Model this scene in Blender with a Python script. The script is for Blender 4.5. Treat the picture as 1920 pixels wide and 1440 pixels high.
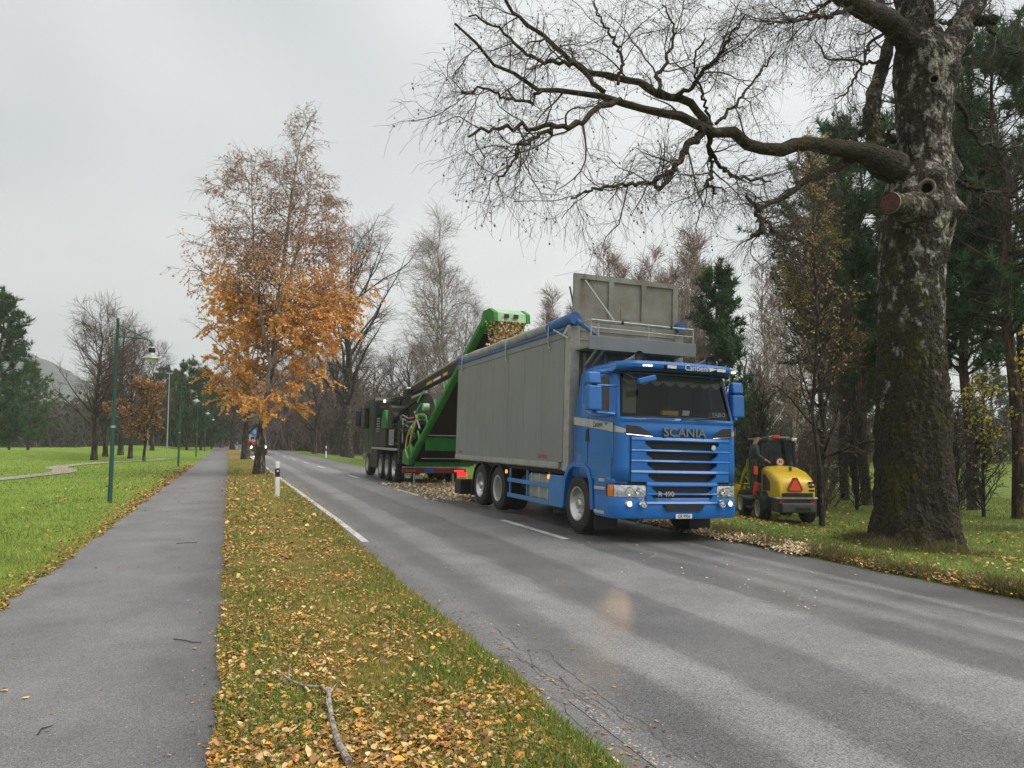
import bpy, bmesh, math, random
import numpy as np
from mathutils import Vector, Matrix, Euler

for _o in list(bpy.data.objects): bpy.data.objects.remove(_o, do_unlink=True)
SC = bpy.context.scene
COL = SC.collection
R = math.radians
random.seed(7); RNG = np.random.default_rng(11)

# ---------------------------------------------------------------- camera
CAM_H = 1.75
cam_d = bpy.data.cameras.new('camera'); cam = bpy.data.objects.new('camera', cam_d); COL.objects.link(cam)
cam_d.sensor_width = 36.0; cam_d.lens = 26.0; cam_d.clip_start = 0.1; cam_d.clip_end = 6000
cam.location = (0, 0, CAM_H); cam.rotation_euler = (R(90 + 4.124), 0, R(-20.79))
SC.camera = cam

# ---------------------------------------------------------------- sky
W = bpy.data.worlds.new('World'); SC.world = W; W.use_nodes = True
nt = W.node_tree; nt.nodes.clear()
out = nt.nodes.new('ShaderNodeOutputWorld'); bg = nt.nodes.new('ShaderNodeBackground')
sky = nt.nodes.new('ShaderNodeTexSky'); sky.sky_type = 'NISHITA'; sky.sun_disc = False
SUN_EL, SUN_AZ = R(56), R(125)
sky.sun_elevation = SUN_EL; sky.sun_rotation = SUN_AZ; sky.air_density = 1.0; sky.dust_density = 3.0
skm = nt.nodes.new('ShaderNodeVectorMath'); skm.operation = 'SCALE'; skm.inputs['Scale'].default_value = 0.09
nt.links.new(sky.outputs[0], skm.inputs[0])
# closed stratus layer: soft large-scale cloud mottling over an even grey, a little brighter where the hidden sun stands
geo = nt.nodes.new('ShaderNodeTexCoord')
mp = nt.nodes.new('ShaderNodeMapping'); mp.inputs['Scale'].default_value = (1, 1, 2.4)
nt.links.new(geo.outputs['Generated'], mp.inputs['Vector'])
n1 = nt.nodes.new('ShaderNodeTexNoise'); n1.inputs['Scale'].default_value = 1.3; n1.inputs['Detail'].default_value = 3; n1.inputs['Roughness'].default_value = 0.5
n1.inputs['Distortion'].default_value = 0.4
nt.links.new(mp.outputs[0], n1.inputs['Vector'])
cr = nt.nodes.new('ShaderNodeValToRGB')
cr.color_ramp.elements[0].position = 0.34; cr.color_ramp.elements[0].color = (0.485, 0.515, 0.545, 1)
cr.color_ramp.elements[1].position = 0.66; cr.color_ramp.elements[1].color = (0.685, 0.695, 0.70, 1)
nt.links.new(n1.outputs['Fac'], cr.inputs['Fac'])
dot = nt.nodes.new('ShaderNodeVectorMath'); dot.operation = 'DOT_PRODUCT'
dot.inputs[1].default_value = (math.sin(SUN_AZ) * math.cos(SUN_EL), math.cos(SUN_AZ) * math.cos(SUN_EL), math.sin(SUN_EL))
nt.links.new(geo.outputs['Generated'], dot.inputs[0])
mr = nt.nodes.new('ShaderNodeMapRange'); mr.inputs['From Min'].default_value = -0.3; mr.inputs['From Max'].default_value = 1.0
mr.inputs['To Min'].default_value = 0.86; mr.inputs['To Max'].default_value = 1.42
nt.links.new(dot.outputs['Value'], mr.inputs['Value'])
cl = nt.nodes.new('ShaderNodeVectorMath'); cl.operation = 'SCALE'
nt.links.new(cr.outputs['Color'], cl.inputs[0]); nt.links.new(mr.outputs[0], cl.inputs['Scale'])
mx = nt.nodes.new('ShaderNodeMix'); mx.data_type = 'RGBA'; mx.inputs['Factor'].default_value = 0.93
nt.links.new(skm.outputs[0], mx.inputs['A']); nt.links.new(cl.outputs[0], mx.inputs['B'])
nt.links.new(mx.outputs['Result'], bg.inputs['Color']); bg.inputs['Strength'].default_value = 0.505
nt.links.new(bg.outputs[0], out.inputs['Surface'])

sun_d = bpy.data.lights.new('sun', 'SUN'); sun = bpy.data.objects.new('sun', sun_d); COL.objects.link(sun)
sun_d.energy = 1.5; sun_d.angle = R(50); sun_d.color = (1.0, 0.965, 0.92)
_sd = Vector((math.sin(SUN_AZ) * math.cos(SUN_EL), math.cos(SUN_AZ) * math.cos(SUN_EL), math.sin(SUN_EL)))
sun.rotation_euler = _sd.to_track_quat('Z', 'Y').to_euler()

vs = SC.view_settings
vs.view_transform = 'Standard'; vs.look = 'None'; vs.exposure = 1.22; vs.gamma = 1.0; vs.use_curve_mapping = False
SC.render.engine = 'CYCLES'
SC.cycles.use_denoising = True
SC.cycles.max_bounces = 6; SC.cycles.diffuse_bounces = 3; SC.cycles.glossy_bounces = 3
SC.cycles.transmission_bounces = 4; SC.cycles.transparent_max_bounces = 8; SC.cycles.volume_bounces = 1
SC.cycles.caustics_reflective = False; SC.cycles.caustics_refractive = False

# ---------------------------------------------------------------- helpers
def tag(o, label=None, cat=None, group=None, kind=None):
    if label: o['label'] = label
    if cat: o['category'] = cat
    if group: o['group'] = group
    if kind: o['kind'] = kind
    return o

def empty(name, loc=(0, 0, 0), rot=(0, 0, 0), label=None, cat=None, group=None):
    o = bpy.data.objects.new(name, None); COL.objects.link(o)
    o.location = loc; o.rotation_euler = rot; o.empty_display_size = 0.2
    return tag(o, label, cat, group)

MATS = {}
def mat(name, base=(0.5, 0.5, 0.5), rough=0.6, metal=0.0, var=0.0, vscale=4.0, base2=None, bump=0.0, bscale=40.0,
        coat=0.0, emit=None, estr=0.0, attr=None, spec=0.5, trans=0.0, stretch=None, rvar=0.0, thin=0.0, dirt=None, dstretch=None, dscale=1.9):
    if name in MATS: return MATS[name]
    m = bpy.data.materials.new(name); m.use_nodes = True; MATS[name] = m
    t = m.node_tree; b = t.nodes['Principled BSDF']
    b.inputs['Base Color'].default_value = (*base, 1); b.inputs['Roughness'].default_value = rough
    b.inputs['Metallic'].default_value = metal; b.inputs['Specular IOR Level'].default_value = spec
    if coat: b.inputs['Coat Weight'].default_value = coat; b.inputs['Coat Roughness'].default_value = 0.08
    if trans: b.inputs['Transmission Weight'].default_value = trans
    if emit: b.inputs['Emission Color'].default_value = (*emit, 1); b.inputs['Emission Strength'].default_value = estr
    L = t.links.new; N = t.nodes.new
    tc = N('ShaderNodeTexCoord'); vec = tc.outputs['Object']
    if stretch:
        mpn = N('ShaderNodeMapping'); mpn.inputs['Scale'].default_value = stretch; L(vec, mpn.inputs['Vector']); vec = mpn.outputs[0]
    col = None
    if attr:
        a = N('ShaderNodeAttribute'); a.attribute_name = attr; col = a.outputs['Color']
    if var or base2:
        nz = N('ShaderNodeTexNoise'); nz.inputs['Scale'].default_value = vscale; nz.inputs['Detail'].default_value = 6; nz.inputs['Roughness'].default_value = 0.62
        L(vec, nz.inputs['Vector'])
        rp = N('ShaderNodeValToRGB'); rp.color_ramp.elements[0].position = 0.36; rp.color_ramp.elements[1].position = 0.64
        c2 = base2 if base2 else tuple(min(1, c * (1 + var)) for c in base)
        c1 = base if base2 else tuple(c * (1 - var) for c in base)
        rp.color_ramp.elements[0].color = (*c1, 1); rp.color_ramp.elements[1].color = (*c2, 1)
        L(nz.outputs['Fac'], rp.inputs['Fac'])
        if col is not None:
            mm = N('ShaderNodeMix'); mm.data_type = 'RGBA'; mm.blend_type = 'MULTIPLY'; mm.inputs['Factor'].default_value = 1
            L(col, mm.inputs['A']); L(rp.outputs['Color'], mm.inputs['B']); col = mm.outputs['Result']
        else: col = rp.outputs['Color']
        if rvar:
            rm = N('ShaderNodeMapRange'); rm.inputs['To Min'].default_value = max(0, rough - rvar); rm.inputs['To Max'].default_value = min(1, rough + rvar)
            L(nz.outputs['Fac'], rm.inputs['Value']); L(rm.outputs[0], b.inputs['Roughness'])
    if dirt:      # road grime: (colour, amount) in irregular blotches
        dn = N('ShaderNodeTexNoise'); dn.inputs['Scale'].default_value = dscale; dn.inputs['Detail'].default_value = 9; dn.inputs['Roughness'].default_value = 0.7
        dv_ = tc.outputs['Object']
        if dstretch:
            dmp = N('ShaderNodeMapping'); dmp.inputs['Scale'].default_value = dstretch; L(dv_, dmp.inputs['Vector']); dv_ = dmp.outputs[0]
        L(dv_, dn.inputs['Vector'])
        dr = N('ShaderNodeMapRange'); dr.inputs['From Min'].default_value = 0.42; dr.inputs['From Max'].default_value = 0.75; dr.inputs['To Max'].default_value = dirt[1]
        L(dn.outputs['Fac'], dr.inputs['Value'])
        dm = N('ShaderNodeMix'); dm.data_type = 'RGBA'; dm.inputs['B'].default_value = (*dirt[0], 1)
        if col is not None: L(col, dm.inputs['A'])
        else: dm.inputs['A'].default_value = (*base, 1)
        L(dr.outputs[0], dm.inputs['Factor']); col = dm.outputs['Result']
    if col is not None: L(col, b.inputs['Base Color'])
    if bump:
        bn = N('ShaderNodeTexNoise'); bn.inputs['Scale'].default_value = bscale; bn.inputs['Detail'].default_value = 8
        L(vec, bn.inputs['Vector'])
        bp = N('ShaderNodeBump'); bp.inputs['Strength'].default_value = bump; bp.inputs['Distance'].default_value = 0.02
        L(bn.outputs['Fac'], bp.inputs['Height']); L(bp.outputs[0], b.inputs['Normal'])
    return m

def np_mesh(name, V, F, smooth=False, colors=None, mats=None):
    """V (n,3); F (m,3) or (m,4) array, or list of such arrays; colors (n,3) point colours"""
    if not isinstance(F, (list, tuple)): F = [F]
    elif isinstance(F[0], tuple): F = [np.array(F)]
    F = [np.asarray(f, np.int32) for f in F if len(f)]
    me = bpy.data.meshes.new(name); V = np.asarray(V, np.float32)
    me.vertices.add(len(V)); me.vertices.foreach_set('co', V.ravel())
    loops = np.concatenate([f.ravel() for f in F]); tot = np.concatenate([np.full(len(f), f.shape[1], np.int32) for f in F])
    start = np.concatenate([[0], np.cumsum(tot)[:-1]]).astype(np.int32)
    me.loops.add(len(loops)); me.loops.foreach_set('vertex_index', loops)
    me.polygons.add(len(tot)); me.polygons.foreach_set('loop_start', start); me.polygons.foreach_set('loop_total', tot)
    if smooth: me.polygons.foreach_set('use_smooth', np.ones(len(tot), bool))
    if colors is not None:
        c = np.ones((len(V), 4), np.float32); c[:, :3] = colors
        at = me.attributes.new('col', 'FLOAT_COLOR', 'POINT'); at.data.foreach_set('color', c.ravel())
    me.update(calc_edges=True)
    for m in (mats or []): me.materials.append(m)
    return me

def link(name, me, parent=None):
    o = bpy.data.objects.new(name, me); COL.objects.link(o)
    if parent is not None: o.parent = parent
    return o

class MB:
    """collects simple shapes, then builds ONE mesh object"""
    def __init__(s): s.v = []; s.f = []
    def add(s, vs, fs):
        n = len(s.v); s.v += [tuple(p) for p in vs]; s.f += [tuple(i + n for i in f) for f in fs]; return s
    def box(s, x0, x1, y0, y1, z0, z1):
        return s.add([(x0, y0, z0), (x1, y0, z0), (x1, y1, z0), (x0, y1, z0), (x0, y0, z1), (x1, y0, z1), (x1, y1, z1), (x0, y1, z1)],
                     [(0, 3, 2, 1), (4, 5, 6, 7), (0, 1, 5, 4), (1, 2, 6, 5), (2, 3, 7, 6), (3, 0, 4, 7)])
    def beam(s, a, b, w, h, up=(0, 0, 1)):
        """rectangular bar from a to b; w sideways, h along up"""
        a = Vector(a); b = Vector(b); t = (b - a).normalized(); u = Vector(up); sd = t.cross(u)
        if sd.length < 1e-4: sd = t.cross(Vector((1, 0, 0)))
        sd.normalize(); u = sd.cross(t).normalized(); vs = []
        for p in (a, b):
            for i, j in ((-1, -1), (1, -1), (1, 1), (-1, 1)): vs.append(p + sd * (i * w / 2) + u * (j * h / 2))
        return s.add(vs, [(0, 1, 2, 3), (7, 6, 5, 4), (0, 4, 5, 1), (1, 5, 6, 2), (2, 6, 7, 3), (3, 7, 4, 0)])
    def tube(s, pts, r, seg=8, cap=True):
        pts = [Vector(p) for p in pts]; rr = r if isinstance(r, (list, tuple)) else [r] * len(pts)
        n = len(pts); vs = []; fs = []; pu = None
        for i, p in enumerate(pts):
            t = (pts[min(i + 1, n - 1)] - pts[max(i - 1, 0)]).normalized()
            if pu is None:
                pu = t.cross(Vector((0, 0, 1)))
                if pu.length < 0.05: pu = t.cross(Vector((1, 0, 0)))
            pu = (pu - t * pu.dot(t)).normalized(); w = t.cross(pu)
            for k in range(seg):
                a = 2 * math.pi * k / seg; vs.append(p + (pu * math.cos(a) + w * math.sin(a)) * rr[i])
        for i in range(n - 1):
            for k in range(seg):
                k2 = (k + 1) % seg; fs.append((i * seg + k, i * seg + k2, (i + 1) * seg + k2, (i + 1) * seg + k))
        if cap: fs.append(tuple(range(seg))[::-1]); fs.append(tuple((n - 1) * seg + k for k in range(seg)))
        return s.add(vs, fs)
    def lathe(s, prof, c, axis='x', seg=24, closed=False):
        """prof: list of (radius, offset along axis)"""
        vs = []; fs = []; n = len(prof)
        for k in range(seg):
            a = 2 * math.pi * k / seg; ca, sa = math.cos(a), math.sin(a)
            for r, o in prof:
                if axis == 'x': vs.append((c[0] + o, c[1] + r * ca, c[2] + r * sa))
                elif axis == 'y': vs.append((c[0] + r * ca, c[1] + o, c[2] + r * sa))
                else: vs.append((c[0] + r * ca, c[1] + r * sa, c[2] + o))
        for k in range(seg):
            k2 = (k + 1) % seg
            for i in range(n if closed else n - 1):
                j = (i + 1) % n; fs.append((k * n + i, k2 * n + i, k2 * n + j, k * n + j))
        return s.add(vs, fs)
    def prism(s, poly, axis, a, b):
        """poly: 2D outline; axis x: (y,z); axis y: (x,z); axis z: (x,y)"""
        n = len(poly); vs = []
        for t in (a, b):
            for p, q in poly: vs.append((t, p, q) if axis == 'x' else ((p, t, q) if axis == 'y' else (p, q, t)))
        fs = [tuple(range(n))[::-1], tuple(range(n, 2 * n))] + [(i, (i + 1) % n, n + (i + 1) % n, n + i) for i in range(n)]
        return s.add(vs, fs)
    def grid(s, rows, close=False):
        n = len(rows); m = len(rows[0]); vs = [p for r in rows for p in r]; fs = []
        for i in range(n - 1):
            for j in range(m if close else m - 1):
                j2 = (j + 1) % m; fs.append((i * m + j, i * m + j2, (i + 1) * m + j2, (i + 1) * m + j))
        return s.add(vs, fs)
    def build(s, name, m, parent=None, bevel=0.0, smooth=False, seg=2, solid=0.0, sub=0, label=None, keep=False):
        me = bpy.data.meshes.new(name); me.from_pydata(s.v, [], s.f); me.update()
        bm = bmesh.new(); bm.from_mesh(me); bmesh.ops.remove_doubles(bm, verts=bm.verts, dist=1e-5)
        if not keep: bmesh.ops.recalc_face_normals(bm, faces=bm.faces)
        bm.to_mesh(me); bm.free()
        me.materials.append(m); o = link(name, me, parent)
        if smooth or bevel:
            for p in me.polygons: p.use_smooth = True
        if sub:
            md = o.modifiers.new('sub', 'SUBSURF'); md.levels = sub; md.render_levels = sub
        if solid:
            md = o.modifiers.new('solid', 'SOLIDIFY'); md.thickness = solid; md.offset = -1
        if bevel:
            md = o.modifiers.new('bevel', 'BEVEL'); md.width = bevel; md.segments = seg; md.limit_method = 'ANGLE'; md.angle_limit = R(35)
            md.harden_normals = False
        if smooth and not bevel:
            md = o.modifiers.new('edge', 'EDGE_SPLIT'); md.split_angle = R(40); md.use_edge_sharp = False
        elif bevel:
            md = o.modifiers.new('wn', 'WEIGHTED_NORMAL'); md.keep_sharp = False
        if label: o['label'] = label
        return o

def copy_tree(o, parent=None, loc=None, rot=None, scale=None, label=None, group=None):
    c = o.copy(); COL.objects.link(c); c.parent = parent
    if loc is not None: c.location = loc
    if rot is not None: c.rotation_euler = rot
    if scale is not None: c.scale = scale
    if label: c['label'] = label
    if group: c['group'] = group
    for ch in list(o.children): copy_tree(ch, c)
    return c

def text(name, s, size, m, parent, loc, rot=(R(90), 0, 0), extrude=0.004, shear=0.0, bold=0.0, align='CENTER', sx=1.0):
    cu = bpy.data.curves.new(name, 'FONT'); cu.body = s; cu.size = size; cu.extrude = extrude; cu.shear = shear; cu.offset = bold
    cu.align_x = align; cu.align_y = 'CENTER'; cu.resolution_u = 3
    t = bpy.data.objects.new(name, cu); COL.objects.link(t)
    dg = bpy.context.evaluated_depsgraph_get(); me = bpy.data.meshes.new_from_object(t.evaluated_get(dg))
    bpy.data.objects.remove(t, do_unlink=True); me.materials.clear(); me.materials.append(m)
    o = link(name, me, parent); o.location = loc; o.rotation_euler = rot; o.scale = (sx, 1, 1)
    return o

def lerp(a, b, t): return a + (b - a) * t
def interp(x, xs, ys): return float(np.interp(x, xs, ys))
# pixel of the 1920-wide survey photo -> point at distance Y down the road (used to survey limb shapes into metres)
_p = math.atan(100 / 1387.); _d = np.array([432 - 960, -100., 1387.]); _d /= np.linalg.norm(_d)
_up = np.array([0, math.cos(_p), math.sin(_p)]); _rt = np.cross(_up, _d)
if _rt[0] < 0: _rt = -_rt
def at(u, v, Y):
    r = np.array([u - 960, 720 - v, 1387.]); r = np.array([r @ _rt, r @ _d, r @ _up]); return r * (Y / r[1]) + np.array([0, 0, CAM_H])
# ================================================================= the ground
YS = np.concatenate([np.arange(-6, 12, 0.25), np.arange(12, 40, 0.8), np.arange(40, 120, 3.0), np.arange(120, 421, 15.0)])
def x_path_l(y): return np.interp(y, [0, 15, 60, 130, 400], [-2.15, -2.15, -2.08, -2.3, -9]) + 0.03 * np.sin(y * 1.7) + 0.02 * np.sin(y * 5.1) + .02 * np.sin(y * 9.7 + 1)
def x_path_r(y): return np.interp(y, [0, 15, 60, 130, 400], [-0.04, -0.06, -0.12, -0.5, -7]) + 0.018 * np.sin(y * 2.3 + 1) + 0.015 * np.sin(y * 6.7) + .012 * np.sin(y * 10.3)
def x_road_l(y): return np.interp(y, [0, 10, 15, 30, 50, 120, 400], [1.97, 1.98, 2.06, 1.97, 1.85, 0.9, -5]) + 0.02 * np.sin(y * 1.3) + 0.018 * np.sin(y * 4.1)
def x_road_r(y): return np.interp(y, [0, 10, 25, 46, 122, 400], [8.42, 8.36, 8.1, 7.75, 6.6, 0.6]) + 0.025 * np.sin(y * 1.1 + 2) + 0.02 * np.sin(y * 3.7)
def road_z(x): return np.where(x > 5.5, -0.03 * (x - 5.5), 0.0)
def mounds(x, y):
    z = 0.9 * np.exp(-(((x + 26) / 12) ** 2 + ((y - 74) / 14) ** 2)) + 0.7 * np.exp(-(((x + 12) / 9) ** 2 + ((y - 105) / 16) ** 2))
    z = z + 0.5 * np.exp(-(((x + 40) / 14) ** 2 + ((y - 56) / 12) ** 2))
    return z * np.clip((-3.5 - x) / 4, 0, 1)
def gz(x, y):
    x = np.asarray(x, float); y = np.asarray(y, float)
    left = mounds(x, y) + 0.03 * np.clip((-2.2 - x) / 1.0, 0, 1)
    right = np.interp(x - (x_road_r(y) - 8.36), [8.36, 8.6, 9.3, 11.3, 13.4, 16.5, 20, 40, 400], [-0.09, -0.06, -0.07, -0.15, -0.55, -0.58, -0.6, -0.75, -0.8])
    mid = 0.03 * np.clip(np.minimum(x - x_path_r(y), x_road_l(y) - x) / 0.25, 0, 1)
    z = np.where(x < x_path_l(y), left, np.where(x > x_road_r(y), right, np.where((x > x_path_r(y)) & (x < x_road_l(y)), mid, road_z(x))))
    return z

def strip(name, fl, fr, ts, m, zf=None, ys=YS, dz=0.0):
    V = []; n = len(ts)
    for y in ys:
        a, b = float(fl(y)), float(fr(y)); xs = a + (b - a) * np.asarray(ts)
        e = np.full(n, y); z = (zf(xs) if zf is not None else gz(np.clip(xs, a + 1e-4, b - 1e-4), e)) + dz
        V.append(np.stack([xs, e, z], 1))
    V = np.concatenate(V); k = len(ys); i = np.arange(k - 1)[:, None] * n + np.arange(n - 1)[None, :]
    F = np.stack([i, i + 1, i + n + 1, i + n], -1).reshape(-1, 4)
    o = link(name, np_mesh(name, V, F, True, mats=[m])); return tag(o, kind='structure')

def ground_mat(name, stops, vscale, rough=0.95, litter=None):
    m = bpy.data.materials.new(name); m.use_nodes = True; t = m.node_tree; b = t.nodes['Principled BSDF']; N = t.nodes.new; L = t.links.new
    b.inputs['Roughness'].default_value = rough; b.inputs['Specular IOR Level'].default_value = 0.15
    tc = N('ShaderNodeTexCoord'); n1 = N('ShaderNodeTexNoise'); n1.inputs['Scale'].default_value = vscale; n1.inputs['Detail'].default_value = 9; n1.inputs['Roughness'].default_value = 0.7
    L(tc.outputs['Object'], n1.inputs['Vector']); rp = N('ShaderNodeValToRGB'); e = rp.color_ramp.elements
    e[0].position, e[0].color = stops[0][0], (*stops[0][1], 1); e[1].position, e[1].color = stops[-1][0], (*stops[-1][1], 1)
    for p, c in stops[1:-1]: q = e.new(p); q.color = (*c, 1)
    L(n1.outputs['Fac'], rp.inputs['Fac'])
    n2 = N('ShaderNodeTexNoise'); n2.inputs['Scale'].default_value = 60; n2.inputs['Detail'].default_value = 4; L(tc.outputs['Object'], n2.inputs['Vector'])
    mm = N('ShaderNodeMix'); mm.data_type = 'RGBA'; mm.blend_type = 'OVERLAY'; mm.inputs['Factor'].default_value = 0.55
    L(rp.outputs[0], mm.inputs['A']); L(n2.outputs['Fac'], mm.inputs['B']); colr = mm.outputs['Result']
    if litter:      # leaf-fall scattered in patches
        v = N('ShaderNodeTexVoronoi'); v.inputs['Scale'].default_value = litter[0]; L(tc.outputs['Object'], v.inputs['Vector'])
        lt = N('ShaderNodeMath'); lt.operation = 'LESS_THAN'; lt.inputs[1].default_value = litter[1]; L(v.outputs['Distance'], lt.inputs[0])
        n3 = N('ShaderNodeTexNoise'); n3.inputs['Scale'].default_value = 0.35; n3.inputs['Detail'].default_value = 3; L(tc.outputs['Object'], n3.inputs['Vector'])
        gt = N('ShaderNodeMapRange'); gt.inputs['From Min'].default_value = 0.42; gt.inputs['From Max'].default_value = 0.62; L(n3.outputs['Fac'], gt.inputs['Value'])
        mu = N('ShaderNodeMath'); mu.operation = 'MULTIPLY'; L(lt.outputs[0], mu.inputs[0]); L(gt.outputs[0], mu.inputs[1])
        ml = N('ShaderNodeMix'); ml.data_type = 'RGBA'; ml.inputs['B'].default_value = (*litter[2], 1); L(colr, ml.inputs['A']); L(mu.outputs[0], ml.inputs['Factor']); colr = ml.outputs['Result']
    L(colr, b.inputs['Base Color'])
    bp = N('ShaderNodeBump'); bp.inputs['Strength'].default_value = 0.6; bp.inputs['Distance'].default_value = 0.03; L(n2.outputs['Fac'], bp.inputs['Height']); L(bp.outputs[0], b.inputs['Normal'])
    return m

def asphalt_mat(name, bands, wet=0.0, fine=420.0):
    """bands: (x, grey, roughness) across the carriageway, edges torn by noise"""
    m = bpy.data.materials.new(name); m.use_nodes = True; t = m.node_tree; b = t.nodes['Principled BSDF']; N = t.nodes.new; L = t.links.new
    tc = N('ShaderNodeTexCoord'); sp = N('ShaderNodeSeparateXYZ'); L(tc.outputs['Object'], sp.inputs[0])
    mp = N('ShaderNodeMapping'); mp.inputs['Scale'].default_value = (2.2, 0.35, 1); L(tc.outputs['Object'], mp.inputs['Vector'])
    nz = N('ShaderNodeTexNoise'); nz.inputs['Scale'].default_value = 1.6; nz.inputs['Detail'].default_value = 10; nz.inputs['Roughness'].default_value = 0.72; L(mp.outputs[0], nz.inputs['Vector'])
    nf = N('ShaderNodeTexNoise'); nf.inputs['Scale'].default_value = 34; nf.inputs['Detail'].default_value = 6; nf.inputs['Roughness'].default_value = .8; L(tc.outputs['Object'], nf.inputs['Vector']); af = N('ShaderNodeMath'); af.operation = 'MULTIPLY_ADD'; af.inputs[1].default_value = .5; L(nf.outputs['Fac'], af.inputs[0]); L(sp.outputs['X'], af.inputs[2])
    ad = N('ShaderNodeMath'); ad.operation = 'MULTIPLY_ADD'; ad.inputs[1].default_value = 0.55; L(nz.outputs['Fac'], ad.inputs[0]); L(af.outputs[0], ad.inputs[2])
    x0, x1 = bands[0][0], bands[-1][0]
    mr = N('ShaderNodeMapRange'); mr.inputs['From Min'].default_value = x0 + 0.52; mr.inputs['From Max'].default_value = x1 + 0.52; L(ad.outputs[0], mr.inputs['Value'])
    rc = N('ShaderNodeValToRGB'); rr = N('ShaderNodeValToRGB')
    for rp, k in ((rc, 1), (rr, 2)):
        e = rp.color_ramp.elements
        for i, bd in enumerate(bands):
            pos = (bd[0] - x0) / (x1 - x0); c = bd[k]; c = (c * .98, c * .945, c * .92, 1) if k == 1 else (c, c, c, 1)
            if i == 0: q = e[0]; e[1].position = 1.0
            elif i == len(bands) - 1: q = e[len(e) - 1]
            else: q = e.new(pos)
            q.position = pos; q.color = c
        L(mr.outputs[0], rp.inputs['Fac'])
    # aggregate: pale and dark chippings
    vo = N('ShaderNodeTexVoronoi'); vo.inputs['Scale'].default_value = fine * 0.28; L(tc.outputs['Object'], vo.inputs['Vector'])
    gr = N('ShaderNodeTexNoise'); gr.inputs['Scale'].default_value = fine * 0.32; gr.inputs['Detail'].default_value = 3; L(tc.outputs['Object'], gr.inputs['Vector'])
    sep = N('ShaderNodeSeparateColor'); L(vo.outputs['Color'], sep.inputs[0])
    g1 = N('ShaderNodeMapRange'); g1.inputs['To Min'].default_value = 0.55; g1.inputs['To Max'].default_value = 1.5; L(sep.outputs[0], g1.inputs['Value'])
    m1 = N('ShaderNodeVectorMath'); m1.operation = 'SCALE'; L(rc.outputs[0], m1.inputs[0]); L(g1.outputs[0], m1.inputs['Scale'])
    # stains
    st = N('ShaderNodeTexNoise'); st.inputs['Scale'].default_value = 0.9; st.inputs['Detail'].default_value = 8; st.inputs['Roughness'].default_value = 0.65; L(tc.outputs['Object'], st.inputs['Vector'])
    s2 = N('ShaderNodeMapRange'); s2.inputs['From Min'].default_value = 0.3; s2.inputs['From Max'].default_value = 0.7; s2.inputs['To Min'].default_value = 0.70; s2.inputs['To Max'].default_value = 1.16; L(st.outputs['Fac'], s2.inputs['Value'])
    m2 = N('ShaderNodeVectorMath'); m2.operation = 'SCALE'; L(m1.outputs[0], m2.inputs[0]); L(s2.outputs[0], m2.inputs['Scale'])
    # sparse white grit
    vg = N('ShaderNodeTexVoronoi'); vg.inputs['Scale'].default_value = 26; L(tc.outputs['Object'], vg.inputs['Vector'])
    lt = N('ShaderNodeMath'); lt.operation = 'LESS_THAN'; lt.inputs[1].default_value = 0.10; L(vg.outputs['Distance'], lt.inputs[0])
    sg = N('ShaderNodeSeparateColor'); L(vg.outputs['Color'], sg.inputs[0]); gt = N('ShaderNodeMath'); gt.operation = 'GREATER_THAN'; gt.inputs[1].default_value = 0.72; L(sg.outputs[1], gt.inputs[0])
    mu = N('ShaderNodeMath'); mu.operation = 'MULTIPLY'; L(lt.outputs[0], mu.inputs[0]); L(gt.outputs[0], mu.inputs[1])
    mx = N('ShaderNodeMix'); mx.data_type = 'RGBA'; mx.inputs['B'].default_value = (0.5, 0.48, 0.44, 1); L(m2.outputs[0], mx.inputs['A']); L(mu.outputs[0], mx.inputs['Factor'])
    # fine cracks
    L(mx.outputs['Result'], b.inputs['Base Color']); L(rr.outputs[0], b.inputs['Roughness']); b.inputs['Specular IOR Level'].default_value = 0.5
    bp = N('ShaderNodeBump'); bp.inputs['Strength'].default_value = 0.55; bp.inputs['Distance'].default_value = 0.006; L(gr.outputs['Fac'], bp.inputs['Height']); L(bp.outputs[0], b.inputs['Normal'])
    return m

GRASS_LAWN = ground_mat('lawn_grass', [(0.3, (0.10, 0.16, 0.02)), (0.5, (0.16, 0.24, 0.03)), (0.7, (0.23, 0.30, 0.045))], 1.3)
GRASS_RIGHT = ground_mat('meadow_grass', [(0.3, (0.07, 0.10, 0.018)), (0.5, (0.12, 0.17, 0.03)), (0.72, (0.18, 0.23, 0.045))], 0.8, litter=(9.0, 0.12, (0.32, 0.24, 0.09)))
VERGE = ground_mat('verge_turf', [(0.3, (0.12, 0.10, 0.03)), (0.5, (0.22, 0.17, 0.05)), (0.7, (0.34, 0.22, 0.08))], 2.2)
ROADM = asphalt_mat('road_asphalt', [(1.9, .13, .55), (2.3, .17, .6), (2.55, .12, .42), (2.8, .13, .45), (2.98, .21, .62), (3.36, .215, .62), (3.50, .135, .45), (4.28, .14, .45), (4.44, .205, .6), (5.3, .21, .62),
    (5.44, .14, .45), (5.9, .13, .45), (6.1, .18, .5), (6.45, .135, .42), (6.7, .20, .55), (7.2, .13, .42), (7.36, .20, .5), (7.5, .115, .4), (8.4, .105, .45)][:32])
PATHM = asphalt_mat('path_asphalt', [(-2.2, .17, .6), (-1.9, .15, .58), (-1.2, .17, .55), (-0.6, .155, .55), (-0.3, .13, .55), (-0.1, .105, .58), (0.0, .085, .65)], fine=520)

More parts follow.
